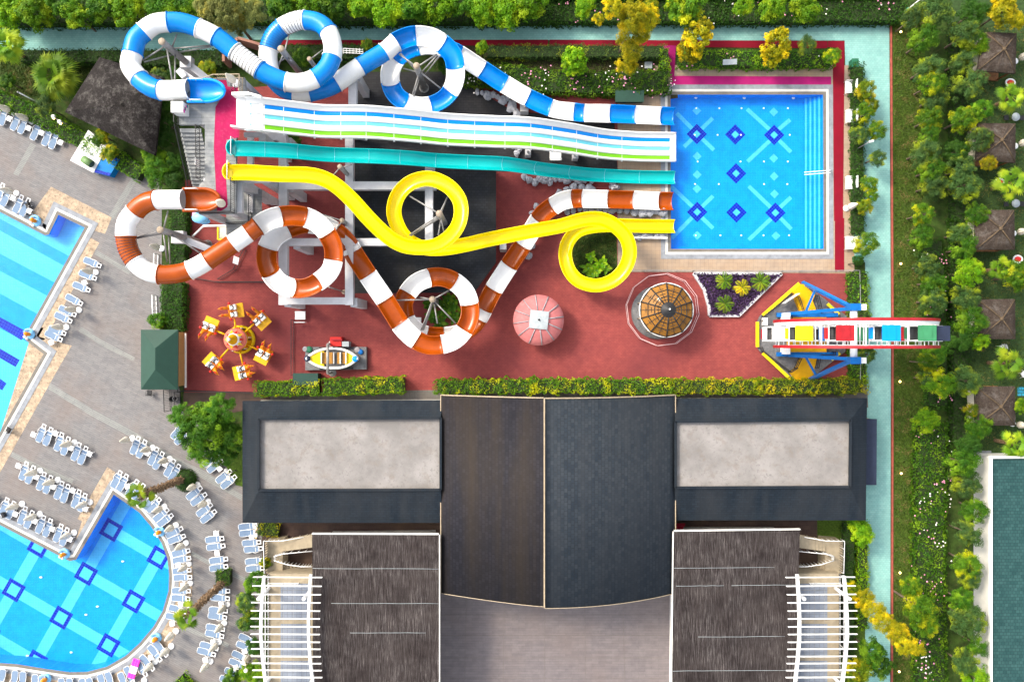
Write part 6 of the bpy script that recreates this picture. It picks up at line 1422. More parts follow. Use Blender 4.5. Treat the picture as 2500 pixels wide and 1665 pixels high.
sw = thing("pool_handrail", W(1990, 422, 0), "white double handrail across the splash pool steps", "handrail"); b = MB(); [b.tube([W(1964, y+2, -.6), W(1964, y+2, .35), W(2028, y-3, .9), W(2028, y-3, 0)], .035, 6) for y in (419, 425)]; b.build("rail", m_white, sw)
sgn = thing("pale_sign", W(1782, 152, 0), "pale tilted sign board in the hedge above the splash pool", "sign"); b = MB(); b.box(W(1782, 152, 1.5), (1.35, .5, .06), R(3), 0, 0, R(20)); b.build("panel", m_tarp, sgn); b = MB(); [b.tube([W(x, 155, 0), W(x, 155, 1.45)], .035, 6) for x in (1770, 1793)]; b.build("post", m_steel, sgn)
mp = thing("flag_mast", W(2200, 38, 0), "white mast with a green box leaning in view at the top right hedge", "mast"); c = org(mp); b = MB(); b.tube([c, c + Vector((0, 0, 3.6))], .06, 8); b.build("pole", m_white, mp); b = MB(); b.box(c + Vector((0, 0, 1.3)), (.24, .24, .4)); b.build("control_box", m_tealg, mp); b = MB(); b.box(c + Vector((.2, .05, 3.62)), (.5, .2, .08)); b.build("lamp_head", m_white, mp)
mt_ = thing("manhole_cover", W(1583, 160, 0), "pale square cover in the garden bed below the golden tree", "cover"); b = MB(); b.box(W(1583, 160, .05), (.75, .65, .1)); b.build("lid", m_tarp, mt_, bevel=.02)
# ================================================================== plants
def leafmesh(name, P, Nrm, size, aspect=0.55):
    P = np.asarray(P, float); n = len(P); Nrm = Nrm / (np.linalg.norm(Nrm, axis=1, keepdims=True) + 1e-9)
    t = rng.normal(size=(n, 3)); t -= Nrm * (t*Nrm).sum(1, keepdims=True); t /= np.linalg.norm(t, axis=1, keepdims=True) + 1e-9
    b = np.cross(Nrm, t); s = np.asarray(size).reshape(-1, 1)
    V = np.stack([P + t*s, P + b*s*aspect, P - t*s, P - b*s*aspect], 1).reshape(-1, 3)
    me = bpy.data.meshes.new(name); me.vertices.add(4*n); me.loops.add(4*n); me.polygons.add(n)
    me.vertices.foreach_set("co", V.ravel()); me.loops.foreach_set("vertex_index", np.arange(4*n)); me.polygons.foreach_set("loop_start", np.arange(0, 4*n, 4)); me.polygons.foreach_set("loop_total", np.full(n, 4))
    me.update(calc_edges=True); return me
def leafobj(name, me, mt, parent, loc=None, scale=None, rz=0.0):
    o = bpy.data.objects.new(name, me); COL.objects.link(o); o.parent = parent
    if not me.materials: me.materials.append(mt)
    o.material_slots[0].link = 'OBJECT'; o.material_slots[0].material = mt
    if loc is not None: o.location = loc
    if scale is not None: o.scale = scale
    o.rotation_euler = (0, 0, rz); KIDS.setdefault(parent.name, []).append(o); return o
def unit(n):
    v = rng.normal(size=(n, 3)); return v / np.linalg.norm(v, axis=1, keepdims=True)
def crownmesh(name, clumps, per, cr, leaf, aspect, lobes=3, spread=1.0):
    d = unit(clumps*3); d = d[d[:, 2] > -0.45][:clumps]
    lob = unit(lobes); k = 0.55 + 0.4 * np.max(d @ lob.T, axis=1).clip(0, 1)**1.5
    C = d * (k * rng.uniform(.55, 1.0, len(d)))[:, None] * spread
    P, Nn, S = [], [], []
    for c in C:
        r = cr * rng.uniform(.65, 1.25); q = unit(per); rad = rng.uniform(0.35, 1, per)[:, None]**.6
        P.append(c + q*rad*r*np.array([1, 1, .8])); Nn.append(q + np.array([0, 0, .9]) + .5*c + .6*rng.normal(size=(per, 3))); S.append(leaf*rng.uniform(.6, 1.3, per))
    return leafmesh(name, np.concatenate(P), np.concatenate(Nn), np.concatenate(S), aspect)
ROUND = [crownmesh("crown", 70, 95, .22, .047, .6, 5) for _ in range(4)]
FINE = [crownmesh("crown", 90, 90, .19, .05, .26, 5) for _ in range(4)]
SPARSE = [crownmesh("crown", 44, 48, .18, .065, .6, 6) for _ in range(2)]
BIG = [crownmesh("crown", 150, 120, .15, .032, .4, 6) for _ in range(2)]
def trunkmesh():
    m = MB(); m.tube([(0, 0, 0), (.02, .01, .5), (0, 0, 1.0)], .16, 8, 0, False, True, .07)
    for k in range(5): a = k*1.26; m.tube([(0, 0, .55 + .06*k), (.45*math.cos(a), .45*math.sin(a), .85 + .05*k)], .06, 5, 0, False, False, .02)
    o = m.build("trunk", m_bark); me = o.data; bpy.data.objects.remove(o); return me
TRK = trunkmesh()
def tree(px, py, rp, zc, style, mt, label, group=None, blobs=None, name="tree", flat=1.0, base=None):
    c = W(px, py, zc); r = rp * (H - zc) / F
    bx, by = (c.x, c.y) if base is None else (W(*base).x, W(*base).y)
    root = thing(name, Vector((bx, by, 0)), label, "tree", group)
    t = bpy.data.objects.new("trunk", TRK); COL.objects.link(t); t.parent = root; t.scale = (max(.5, r*.4),)*2 + (zc + .2*r,)
    if base is not None: t.rotation_euler = ((Vector((c.x - bx, c.y - by, zc))).to_track_quat('Z', 'Y').to_euler())
    me = style[int(rng.integers(len(style)))]
    leafobj("crown", me, mt, root, Vector((c.x - bx, c.y - by, zc)), (r, r*rng.uniform(.88, 1.1), r*flat), rng.uniform(0, 6.28))
    for (x, y, rr, z) in blobs or []:
        q = W(x, y, z); k = rr*(H - z)/F; leafobj("crown", style[int(rng.integers(len(style)))], mt, root, Vector((q.x - bx, q.y - by, z)), (k, k, k*.9), rng.uniform(0, 6.28))
    return root
# the row along the top edge
G = "broadleaf trees along the top edge"
top = [(20, 34, 46, l_lime), (92, 40, 44, l_lime), (150, 20, 40, l_mid), (188, 52, 34, l_lime), (248, 28, 40, l_mid), (312, 36, 42, l_lime), (392, 20, 42, l_mid), (455, 12, 40, l_mid), (690, 20, 42, l_mid), (755, 22, 42, l_lime), (822, 30, 40, l_mid), (880, 18, 38, l_lime), (942, 30, 44, l_lime), (1008, 22, 40, l_mid), (1068, 30, 46, l_lime), (1128, 20, 36, l_mid), (1172, 28, 40, l_lime), (1235, 28, 44, l_lime), (1290, 16, 42, l_lime)]
for i, (x, y, r, mt) in enumerate(top): tree(x, y - 9, r*1.18, 3.4, ROUND, mt, ("bright lime" if mt is l_lime else "mid green") + " broadleaf tree on the top edge, " + ORD[i] + " from the left", G)
for x, y, r, mt, lab in ((1428, 14, 32, l_lime, "lone small lime tree on the top edge left of the tall golden tree"), (1590, 18, 26, l_hgold, "small yellow-green tree on the top edge right of the tall golden tree"), (1672, 18, 52, l_mix, "wide green-gold tree on the top edge above the yellow sapling"), (1812, 14, 28, l_lime, "small lime tree on the top edge between two larger ones"), (1882, 20, 42, l_lime, "left tree of the last lime pair on the top edge"), (1965, 22, 46, l_lime, "right tree of the last lime pair on the top edge")):
    tree(x, y, r, 4.0, ROUND, mt, lab, G)
tree(545, 18, 62, 7.5, BIG, l_pale, "tall pale feathery tree with orange tips above the blue tube loops", None, [(600, 30, 48, 6.5), (500, 10, 45, 7.5), (580, 60, 30, 5)])
tree(1545, 40, 50, 9.5, FINE, l_gold, "tall golden feathery tree standing across the teal path", None, [(1500, 18, 34, 10.5), (1580, 45, 40, 8.5), (1535, 85, 40, 7), (1570, 85, 32, 7), (1540, 125, 32, 4.5), (1530, 160, 34, 3), (1462, 45, 20, 8)])
tree(1700, 95, 50, 3.6, SPARSE, l_gold, "bright yellow sapling left of the pale sign above the splash pool", None, [(1675, 125, 34, 2.6), (1720, 65, 28, 4.2), (1690, 140, 24, 2)], flat=1.1)
tree(1897, 110, 46, 3.4, SPARSE, l_gold, "bright yellow sapling right of the pale sign above the splash pool", None, [(1885, 140, 34, 2.4), (1905, 85, 26, 4)], flat=1.1)
tree(1402, 142, 40, 3.2, SPARSE, l_lime, "light green sapling in the garden bed by the blue slide", None, [(1395, 165, 30, 2.2), (1418, 168, 22, 2.2), (1385, 155, 22, 2.6)], flat=1.1)
tree(1175, 117, 21, 2.4, ROUND, l_lime, "small round lime tree where the blue slide leaves its loop"); tree(1968, 112, 30, 3.0, FINE, l_grey, "grey-green feathery tree at the right end of the splash pool hedge"); tree(2032, 138, 26, 2.4, FINE, l_mix, "rounded green-gold bush at the corner of the crimson matting")
# strip between splash pool and teal path
G = "young trees in the strip beside the splash pool"
for i, (x, y, r, mt) in enumerate(((2108, 222, 34, l_hgold), (2130, 258, 26, l_hgold), (2112, 278, 30, l_mix), (2138, 318, 30, l_mix), (2098, 330, 30, l_grey), (2138, 386, 26, l_grey), (2120, 452, 28, l_mix), (2128, 475, 22, l_mix), (2112, 505, 26, l_hgold), (2115, 598, 36, l_mix), (2095, 640, 18, l_dark), (2105, 770, 26, l_grey), (2118, 865, 32, l_grey))):
    tree(x, y, r, 2.2, FINE, mt, {id(l_hgold): "yellowish", id(l_mix): "green-gold", id(l_grey): "grey-green", id(l_dark): "dark green"}[id(mt)] + " young tree beside the splash pool strip, " + ORD[i] + " from the top", G)
# belt on the right
inner = [(2228, 45, 34, l_grey), (2281, 34, 56, l_grey), (2255, 100, 44, l_mid), (2266, 165, 48, l_grey), (2275, 205, 42, l_mix), (2282, 240, 42, l_grey), (2268, 292, 38, l_mix), (2270, 330, 32, l_mid), (2256, 370, 46, l_grey), (2275, 415, 40, l_mid), (2272, 455, 42, l_grey), (2256, 522, 37, l_mix), (2252, 578, 38, l_mid), (2262, 650, 44, l_grey), (2278, 690, 40, l_mid), (2278, 735, 42, l_grey), (2282, 865, 36, l_mid), (2262, 885, 30, l_mix), (2290, 938, 46, l_mix), (2268, 925, 32, l_grey), (2262, 1028, 40, l_lime)]
outer = [(2373, 34, 44, l_dark), (2352, 88, 46, l_grey), (2382, 112, 36, l_lime), (2345, 150, 40, l_grey), (2362, 210, 48, l_grey), (2402, 266, 34, l_mid), (2352, 292, 44, l_mix), (2392, 343, 38, l_grey), (2335, 370, 38, l_dark), (2350, 412, 44, l_grey), (2412, 398, 24, l_gold), (2353, 452, 50, l_grey), (2380, 530, 38, l_mid), (2344, 572, 36, l_grey), (2352, 608, 40, l_mid), (2360, 665, 44, l_lime), (2356, 735, 46, l_grey), (2368, 780, 46, l_mid), (2344, 830, 42, l_dark), (2390, 830, 30, l_lime), (2358, 928, 46, l_grey), (2370, 1000, 22, l_hgold), (2384, 1047, 42, l_mid), (2362, 1085, 36, l_dark)]
low = [(2353, 1128, 44, l_mid), (2358, 1182, 42, l_grey), (2380, 1240, 40, l_mid), (2362, 1300, 42, l_grey), (2362, 1372, 42, l_mix), (2370, 1410, 34, l_grey), (2346, 1464, 38, l_mid), (2360, 1508, 50, l_grey), (2383, 1574, 32, l_mid), (2350, 1620, 40, l_grey), (2382, 1655, 44, l_lime)]
wd = {id(l_grey): "grey-green", id(l_mid): "mid green", id(l_mix): "green-gold", id(l_dark): "dark green", id(l_lime): "bright lime", id(l_gold): "golden", id(l_hgold): "yellowish"}
for L, lab, G in ((inner, "tree in the row beside the lawn strip, ", "trees in the belt's inner row"), (outer, "tree in the row beside the gazebos, ", "trees in the belt's outer row"), (low, "tree in the row beside the green roofed building, ", "trees along the green roofed building")):
    for i, (x, y, r, mt) in enumerate(L): tree(x, y, r*.98, rng.uniform(2.6, 3.4), FINE, mt, wd[id(mt)] + " " + lab + (ORD[i]) + " from the top", G)
tree(2240, 1480, 50, 4.5, FINE, l_mix, "green-gold tree in the flowering strip right of the leaning golden tree", None, [(2225, 1430, 34, 4), (2258, 1520, 38, 4)])
tree(2210, 1575, 30, 9.0, FINE, l_gold, "slender golden tree leaning across the lower teal path", None, [(2190, 1545, 32, 8), (2160, 1520, 34, 7), (2135, 1490, 34, 6), (2110, 1462, 30, 5), (2235, 1580, 26, 9.5)], base=(2075, 1425))
tree(2102, 1297, 38, 2.8, ROUND, l_lime, "round bright lime tree beside the teal path below the annex"); tree(2125, 1590, 40, 3.4, ROUND, l_mid, "mid green tree at the lower teal path", None, [(2150, 1625, 34, 3)]); tree(2095, 1640, 40, 3.4, ROUND, l_hgold, "yellow-green tree at the bottom edge beside the right pergola")
tree(2448, 28, 46, 4, ROUND, l_gold, "golden tree in the top right corner", None, [(2480, 50, 28, 4)]); tree(2482, 676, 42, 3.5, ROUND, l_mix, "green-gold tree at the right edge between the third and fourth gazebo"); tree(2490, 990, 24, 2.5, ROUND, l_lime, "small lime tree at the right edge beside the lowest gazebo")
# left side
tree(505, 1040, 76, 4.6, BIG, l_mid, "big dense green tree at the left corner of the left wing", None, [(450, 1020, 40, 4), (530, 1005, 50, 5), (560, 1060, 50, 4), (500, 1090, 50, 3.5), (545, 1110, 36, 3)])
G = "conifer bushes beside the tower stairs"
for i, (x, y, r, mt) in enumerate(((398, 262, 26, l_dark), (402, 300, 26, l_dark), (400, 340, 28, l_dark), (372, 375, 28, l_mid), (385, 405, 42, l_mid), (428, 400, 30, l_dark), (425, 440, 28, l_dark), (380, 440, 26, l_mid))): tree(x, y, r, 2.0, FINE, mt, wd[id(mt)] + " conifer bush beside the tower stairs, " + ORD[i] + " from the top", G, name="bush")
for x, y, r, z, st_, mt, lab in ((386, 185, 26, 2.5, FINE, l_grey, "blue-green bush inside the uppermost blue loop"), (505, 168, 28, 2.5, FINE, l_hgold, "orange tipped bush inside the uppermost blue loop"), (428, 180, 22, 2, FINE, l_dark, "dark bush beside the concrete arm in the blue loop"), (250, 332, 22, 1.8, ROUND, l_hgold, "yellow-green shrub behind the white counter, upper"), (268, 372, 24, 1.8, ROUND, l_hgold, "yellow-green shrub behind the white counter, lower"), (235, 345, 16, 2, ROUND, l_mid, "green shrub at the shelter's lower edge"), (112, 262, 34, 2.6, FINE, l_grey, "grey-green tree in the palm garden near the white pole"), (20, 200, 24, 2, ROUND, l_mid, "rounded green shrub at the left edge in the palm garden"), (385, 780, 26, 1.6, ROUND, l_mid, "bright green shrub above the green hut"),
    (740, 140, 30, 1.6, FINE, l_mid, "green bush inside the ribbed blue loop"), (895, 110, 18, 1.5, FINE, l_mix, "small bush beside the blue tube near the white ladder"), (1090, 160, 30, 1.6, FINE, l_dark, "dark bush inside the open blue loop"), (712, 345, 26, .9, ROUND, l_mid, "green shrub under the tower between the racing and turquoise slides"),
    (625, 1420, 32, 2.2, ROUND, l_mid, "loose green shrub at the top of the left pergola"), (600, 1470, 34, 2.2, ROUND, l_grey, "olive shrub left of the left pergola"), (625, 1510, 34, 2, ROUND, l_mid, "green shrub behind the left pergola's outer beam"), (598, 1525, 24, 2, ROUND, l_grey, "small olive shrub above the lowest loungers"), (625, 1575, 26, 1.6, ROUND, l_dark, "dark shrub under the left pergola"), (618, 1640, 36, 1.8, ROUND, l_lime, "bright lime shrub at the bottom edge by the left pergola"), (570, 1655, 30, 1.6, ROUND, l_mid, "green shrub at the bottom edge beside loungers"), (650, 1372, 18, 2, ROUND, l_hgold, "small yellowish shrub at the left stair"),
    (2080, 1440, 26, 3, FINE, l_hgold, "yellowish shrub behind the right pergola")):
    tree(x, y, r, z, st_, mt, lab, None, name="shrub", flat=.8)
# hedges
def hedge(label, line, wid, hgt, mt, dens=95, leaf=.085, flowers=None, bumpy=.14, fam="hedge", group=None):
    P = [W(x, y, hgt*.8) for x, y in line]; P = [Vector((p.x, p.y, 0)) for p in P]
    root = thing("hedge", P[0], label, fam, group); c = org(root); pts, nr, sz = [], [], []
    core = MB()
    for a, b in zip(P, P[1:]):
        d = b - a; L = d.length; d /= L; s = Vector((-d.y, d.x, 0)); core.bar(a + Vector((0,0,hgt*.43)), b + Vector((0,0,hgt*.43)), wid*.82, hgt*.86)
        n = int(L * (wid + 1.5*hgt) * dens); u = rng.uniform(-.05, 1.05, n)*L; q = rng.uniform(-(wid/2 + .75*hgt), wid/2 + .75*hgt, n)
        topm = np.abs(q) < wid/2; y = np.where(topm, q, np.sign(q)*wid/2); z = np.where(topm, hgt, hgt - (np.abs(q) - wid/2)/.75)
        ph = (a.x + a.y)*1.7; bm = bumpy*(np.sin(u*2.3 + ph) + np.sin(u*4.9 + y*3 + ph*2) + np.sin(u*9.3 - y*5))*.6 + rng.normal(size=n)*.05
        z = np.maximum(.03, z + np.where(topm, bm, 0) - np.where(topm, .12*(2*np.abs(y)/wid)**3, 0)); y = y + np.where(topm, rng.normal(size=n)*.04, np.sign(q)*bm*.7)
        pts.append(np.stack([a.x + d.x*u + s.x*y, a.y + d.y*u + s.y*y, z], 1) - np.array([c.x, c.y, 0]))
        nr.append(np.stack([s.x*np.where(topm, .15*np.sign(q), np.sign(q)), s.y*np.where(topm, .15*np.sign(q), np.sign(q)), np.where(topm, 1, .4)], 1) + .65*rng.normal(size=(n, 3))); sz.append(leaf*rng.uniform(.6, 1.35, n))
    core.build("shade_core", m_hcore, root); pts = np.concatenate(pts)
    leafobj("foliage", leafmesh("foliage", pts, np.concatenate(nr), np.concatenate(sz), .55), mt, root)
    for fm, k in flowers or []:
        m = MB()
        hi = pts[pts[:, 2] > hgt*.8]; cl = hi[rng.integers(len(hi), size=max(1, k//3))]
        for q in range(k):
            p = cl[rng.integers(len(cl))] + rng.normal(size=3)*np.array([.4, .4, .03]); m.ball(c + Vector((p[0], p[1], hgt + .08 + abs(p[2]-hgt)*.2)), rng.uniform(.05, .1), 0, 6, 4, (1, 1, .6))
        tag(m.build("flowers", fm, root), kind="stuff")
    return root
m_hcore = plain("hedge_shade", (0.02, 0.035, 0.01), .95, .2)  # solid inside of a hedge, its shade put into the dark colour
F1 = lambda a, b=0: [(m_flpink, a)] + ([(m_flwhite, b)] if b else [])
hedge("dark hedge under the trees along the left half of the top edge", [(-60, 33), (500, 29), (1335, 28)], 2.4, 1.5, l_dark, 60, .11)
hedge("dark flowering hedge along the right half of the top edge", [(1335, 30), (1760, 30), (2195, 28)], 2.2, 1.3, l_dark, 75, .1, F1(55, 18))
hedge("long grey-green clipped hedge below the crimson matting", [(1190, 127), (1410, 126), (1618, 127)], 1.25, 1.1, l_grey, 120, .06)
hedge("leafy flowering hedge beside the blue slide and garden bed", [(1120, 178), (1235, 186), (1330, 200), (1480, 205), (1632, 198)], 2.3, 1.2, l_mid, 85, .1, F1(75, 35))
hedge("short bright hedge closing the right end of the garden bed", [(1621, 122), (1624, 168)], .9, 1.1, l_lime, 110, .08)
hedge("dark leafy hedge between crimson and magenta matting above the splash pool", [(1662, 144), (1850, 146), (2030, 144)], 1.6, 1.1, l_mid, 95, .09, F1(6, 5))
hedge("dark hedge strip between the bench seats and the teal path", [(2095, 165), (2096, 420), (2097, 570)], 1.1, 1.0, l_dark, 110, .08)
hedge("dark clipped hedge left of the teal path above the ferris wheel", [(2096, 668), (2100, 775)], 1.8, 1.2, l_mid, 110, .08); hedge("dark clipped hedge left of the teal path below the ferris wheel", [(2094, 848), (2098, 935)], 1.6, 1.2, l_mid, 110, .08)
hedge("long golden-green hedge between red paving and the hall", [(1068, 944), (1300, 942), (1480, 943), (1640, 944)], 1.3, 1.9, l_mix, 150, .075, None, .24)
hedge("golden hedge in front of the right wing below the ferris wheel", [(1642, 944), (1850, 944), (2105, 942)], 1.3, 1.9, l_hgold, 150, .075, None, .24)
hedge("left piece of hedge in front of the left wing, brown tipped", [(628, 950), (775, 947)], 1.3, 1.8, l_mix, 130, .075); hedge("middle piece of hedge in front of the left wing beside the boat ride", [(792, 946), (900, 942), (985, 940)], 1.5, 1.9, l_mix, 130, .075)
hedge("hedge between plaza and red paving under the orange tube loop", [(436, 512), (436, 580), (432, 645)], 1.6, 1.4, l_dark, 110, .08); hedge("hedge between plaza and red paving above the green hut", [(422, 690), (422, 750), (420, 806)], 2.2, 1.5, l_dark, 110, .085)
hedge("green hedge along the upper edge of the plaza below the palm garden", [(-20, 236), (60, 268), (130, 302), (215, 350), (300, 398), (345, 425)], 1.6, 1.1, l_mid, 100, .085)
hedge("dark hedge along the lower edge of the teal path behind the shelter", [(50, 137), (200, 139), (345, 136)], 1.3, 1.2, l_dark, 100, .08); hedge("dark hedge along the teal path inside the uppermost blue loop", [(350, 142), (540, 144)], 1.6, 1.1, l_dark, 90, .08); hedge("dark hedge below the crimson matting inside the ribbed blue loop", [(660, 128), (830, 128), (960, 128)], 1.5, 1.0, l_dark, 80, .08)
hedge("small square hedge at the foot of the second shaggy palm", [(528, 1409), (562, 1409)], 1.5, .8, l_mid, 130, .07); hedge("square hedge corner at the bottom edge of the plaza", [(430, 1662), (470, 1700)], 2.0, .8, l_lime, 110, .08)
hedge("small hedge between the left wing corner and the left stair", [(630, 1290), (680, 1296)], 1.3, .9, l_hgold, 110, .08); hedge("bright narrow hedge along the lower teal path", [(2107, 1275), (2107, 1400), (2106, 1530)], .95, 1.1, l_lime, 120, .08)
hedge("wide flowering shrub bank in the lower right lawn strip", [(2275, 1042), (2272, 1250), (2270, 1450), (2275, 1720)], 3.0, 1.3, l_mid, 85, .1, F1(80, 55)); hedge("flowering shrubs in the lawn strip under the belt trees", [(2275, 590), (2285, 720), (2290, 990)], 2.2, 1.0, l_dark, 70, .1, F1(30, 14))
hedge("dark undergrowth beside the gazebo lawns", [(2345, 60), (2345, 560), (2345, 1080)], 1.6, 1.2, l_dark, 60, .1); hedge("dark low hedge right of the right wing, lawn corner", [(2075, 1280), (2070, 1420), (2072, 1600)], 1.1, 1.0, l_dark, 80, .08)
rb = thing("round_bush", W(455, 1171, 0), "clipped dome bush at the foot of the first shaggy palm", "bush"); q = unit(2600); q = q[q[:, 2] > -.1]; leafobj("foliage", leafmesh("foliage", q*np.array([1.12, 1.12, .9])*(1 + .05*rng.normal(size=(len(q), 1))), q + .5*rng.normal(size=q.shape), .06*rng.uniform(.6, 1.4, len(q))), l_dark, rb)
m = MB(); m.ball(org(rb) + Vector((0, 0, .05)), 1.02, 0, 14, 8, (1, 1, .8)); m.build("shade_core", m_hcore, rb)
# palms
def frondmesh(nf=26):
    m = MB()
    for k in range(nf):
        a = k*2.39996; el = R(50 - 75*(k/nf)) ; L = (.16 + .42*(k/nf)**.7)*rng.uniform(.85, 1.1); d = Vector((math.cos(a)*math.cos(el), math.sin(a)*math.cos(el), math.sin(el))); side = Vector((-math.sin(a), math.cos(a), 0)); up = side.cross(d)*-1
        e = d*L; m.bar((0, 0, 0), e, .025, .02)
        nb = 15
        for j in range(nb):
            t = R(-78 + 156*j/(nb-1)); u = d*math.cos(t) + side*math.sin(t); ln = .52*(1 - .25*abs(t)/1.4)*rng.uniform(.85, 1.1); w = side*math.cos(t) - d*math.sin(t)
            mid = e + u*ln*.55 - Vector((0, 0, .02)); tip = e + u*ln - Vector((0, 0, .16)) + up*.02
            m.add([e, mid + w*.035, tip, mid - w*.035], [(0, 1, 2, 3)])
    o = m.build("fronds", l_palm); me = o.data; bpy.data.objects.remove(o); return me
def feather(nf=16):
    m = MB()
    for k in range(nf):
        a = k*2.39996; el = R(60 - 70*(k/nf)); P = []
        for j in range(9):
            t = j/8; P.append(Vector((math.cos(a)*t*math.cos(el*(1-.5*t)), math.sin(a)*t*math.cos(el*(1-.5*t)), math.sin(el)*t - .55*t*t)))
        side = Vector((-math.sin(a), math.cos(a), 0))
        for j in range(1, 8):
            for q in (0, .5):
                p = P[j].lerp(P[j+1], q); d = (P[j+1]-P[j]).normalized(); ln = .3*math.sin(math.pi*(j+q)/9) + .05
                for s in (-1, 1): e = p + (side*s*.85 + d*.5)*ln - Vector((0, 0, .05)); m.add([p - d*.03, p + (e-p)*.5 + d*.03, e, p + (e-p)*.5 - d*.03], [(0, 1, 2, 3)])
        m.tube(P, .015, 4, 0, False, False, .004)
    o = m.build("fronds", l_palm); me = o.data; bpy.data.objects.remove(o); return me
FAN = [frondmesh(), frondmesh()]; FAN_THIN = frondmesh(9); FAN_MID = frondmesh(13); FEA = feather(9)
def palm(cx, cy, rp, zc, label, me=None, tr=.17, base=None, mt=l_palm, shag=False):
    c = W(cx, cy, zc); b = W(*base) if base else Vector((c.x, c.y, 0)); root = thing("palm_tree", b, label, "palm tree"); m = MB()
    P = [b.lerp(c, t) + Vector((0, 0, 0)) for t in (0, .25, .5, .75, .97)]; m.tube(P, tr*1.15, 10, 0, False, True, tr*.9)
    if shag:
        for k in range(420):
            t = rng.uniform(.06, .97); p = b.lerp(c, t); a = rng.uniform(0, 6.28); u = Vector((math.cos(a), math.sin(a), 0)); v = Vector((-u.y, u.x, 0)); q = p + u*tr*.9; e = q + u*rng.uniform(.1, .26) + Vector((0, 0, rng.uniform(-.1, .22))); m.add([q - v*.06, q + v*.06, e + v*.03, e - v*.03], [(0,1,2,3)], 0 if t < .82 else 1)
    m.build("trunk", [m_palmbark, m_ridge], root, merge=False); r = rp*(H - zc)/F
    leafobj("fronds", me or FAN[int(rng.integers(2))], mt, root, c - b, (r, r, r), rng.uniform(0, 6)); return root
palm(130, 185, 68, 3.0, "full fan palm in the garden left of the thatched shelter"); palm(12, 108, 50, 4.5, "palm at the left edge leaning out above the teal path", base=(70, 148))
palm(338, 1212, 42, 8.3, "tall shaggy trunked palm rising from the round bush", FAN_THIN, tr=.26, base=(452, 1166), shag=True); palm(455, 1505, 42, 8.6, "tall shaggy trunked palm rising from the square hedge", FAN_THIN, tr=.26, base=(548, 1418), shag=True)
for x, y, r, lab in ((2470, 238, 42, "broad leaved palm at the right edge below the topmost gazebo"), (2472, 446, 48, "broad leaved palm at the right edge above the third gazebo"), (2462, 888, 48, "broad leaved palm at the right edge above the lowest gazebo"), (2480, 1085, 42, "broad leaved palm at the right edge above the green roofed building"), (2448, 655, 36, "pale palm at the right edge below the third gazebo")): palm(x, y, r, 3.2, lab, FAN_MID)
for x, y, r, mt, lab in ((1768, 686, 24, l_palm, "small green cycad in the purple bed, upper left"), (1812, 702, 22, l_gold, "golden cycad in the middle of the purple bed"), (1770, 742, 24, l_palm, "small green cycad in the purple bed, lowest"), (1858, 688, 26, l_palm, "spiky green cycad in the right corner of the purple bed")): palm(x, y, r, .8, lab, FEA, .1, None, mt)
# purple planting fills the bed
n = 7000; xs = rng.uniform(1692, 1906, n); ys = rng.uniform(668, 771, n); k = []
def inside(x, y):
    c = False
    for (x0, y0), (x1, y1) in zip(PB, PB[1:] + PB[:1]):
        if (y0 > y) != (y1 > y) and x < (x1-x0)*(y-y0)/(y1-y0) + x0: c = not c
    return c
pp = np.array([list(W(x, y, 0)) for x, y in zip(xs, ys) if inside(x, y)]); pp[:, 2] = rng.uniform(.2, .5, len(pp)); o3 = org(pl)
leafobj("foliage", leafmesh("foliage", pp - np.array(o3), np.array([0, 0, 1.0]) + .7*rng.normal(size=pp.shape), .1*rng.uniform(.6, 1.3, len(pp))), m_purple, pl)
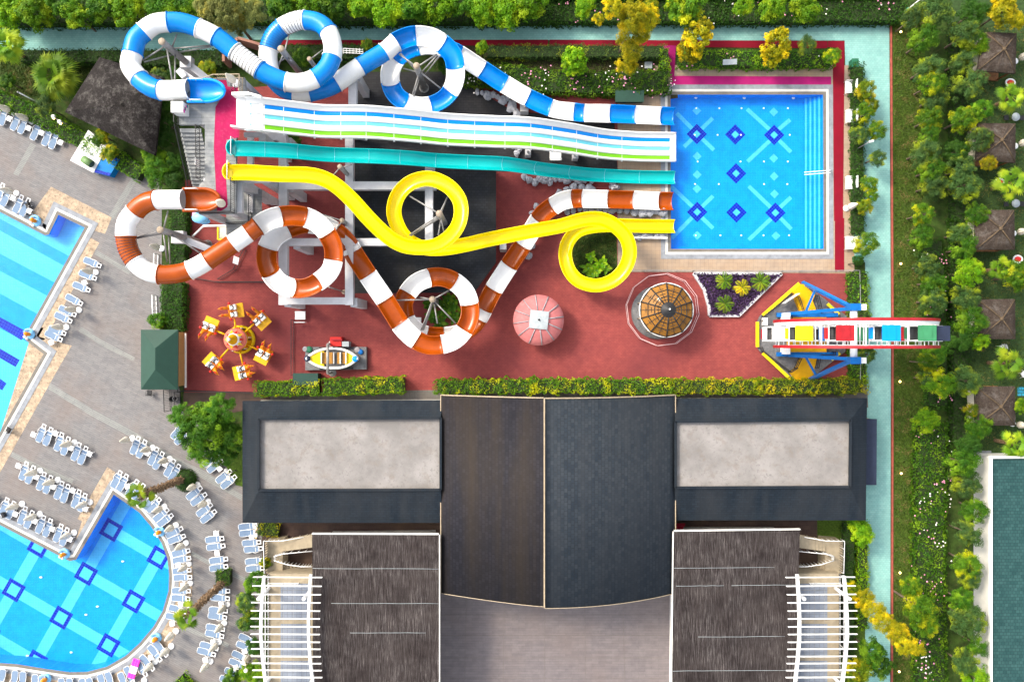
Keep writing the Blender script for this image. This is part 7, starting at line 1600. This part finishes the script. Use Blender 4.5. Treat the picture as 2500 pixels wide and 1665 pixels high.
# banana plants in the loops
def banana(x, y, s, lab):
    root = thing("banana_plant", W(x, y, 0), lab, "plant", "broad leaved plants inside the slide loops"); c = org(root); m = MB(); a0 = rng.uniform(0, 6)
    for k in range(8):
        a = a0 + k*2.39996; el = R(rng.uniform(15, 60)); d = Vector((math.cos(a)*math.cos(el), math.sin(a)*math.cos(el), math.sin(el))); sd = Vector((-math.sin(a), math.cos(a), 0)); L = s*rng.uniform(.8, 1.15); pv = None
        for j in range(9):
            t = j/8; p = c + Vector((0, 0, .5)) + d*L*t - Vector((0, 0, .5*t*t*L)); w = .2*s*math.sin(math.pi*min(1, t*.9 + .06))**.7; row = (p - sd*w + Vector((0,0,.05)), p - Vector((0,0,.03)), p + sd*w + Vector((0,0,.05)))
            if pv: m.quad(pv[0], pv[1], row[1], row[0]); m.quad(pv[1], pv[2], row[2], row[1])
            pv = row
    o = m.build("leaf", l_lime if y < 700 and x > 1300 else l_mid, root, smooth=True); m = MB(); m.tube([c, c + Vector((0, 0, .6))], .08, 6); m.build("stem", m_greenout, root)
for i, (x, y) in enumerate(((1108, 742), (1090, 765), (1112, 775), (1075, 790), (1060, 775), (1095, 735), (1050, 745), (1085, 745))): banana(x, y, 1.0, "broad leaved plant inside the lowest orange loop, " + ORD[i] + " of the cluster")
for i, (x, y) in enumerate(((1435, 656), (1456, 662), (1478, 655), (1468, 645), (1445, 670), (1440, 628))): banana(x, y, .85, "bright broad leaved plant inside the lowest yellow loop, " + ORD[i] + " of the cluster")
# grass blades on the lawns
def blades(px, n, hgt, mt, nm):
    xs = [p[0] for p in px]; ys = [p[1] for p in px]; q = np.stack([rng.uniform(min(xs), max(xs), n), rng.uniform(min(ys), max(ys), n)], 1)
    P = np.stack([(q[:, 0]-CX)*H/F, (CY-q[:, 1])*H/F, rng.uniform(.0, hgt, n)], 1); root = bpy.data.objects.new(nm, leafmesh(nm, P, np.array([0, 0, .35]) + rng.normal(size=P.shape)*.6, .11*rng.uniform(.5, 1.3, n), .3)); COL.objects.link(root); root.data.materials.append(mt); return tag(root, None, None, None, "stuff")
l_grass = leafmat("grass_blades", (.05, .085, .015), (.1, .14, .022), (.15, .13, .04), .2)
blades([(2182, 60), (2250, 1700)], 30000, .07, l_grass, "grass"); blades([(0, 140), (230, 235)], 7000, .06, l_grass, "grass"); blades([(2330, 60), (2500, 1100)], 16000, .06, l_grass, "grass"); blades([(1395, 568), (1503, 688)], 3500, .07, l_grass, "grass"); blades([(1110, 135), (1620, 180)], 5000, .05, l_grass, "grass")
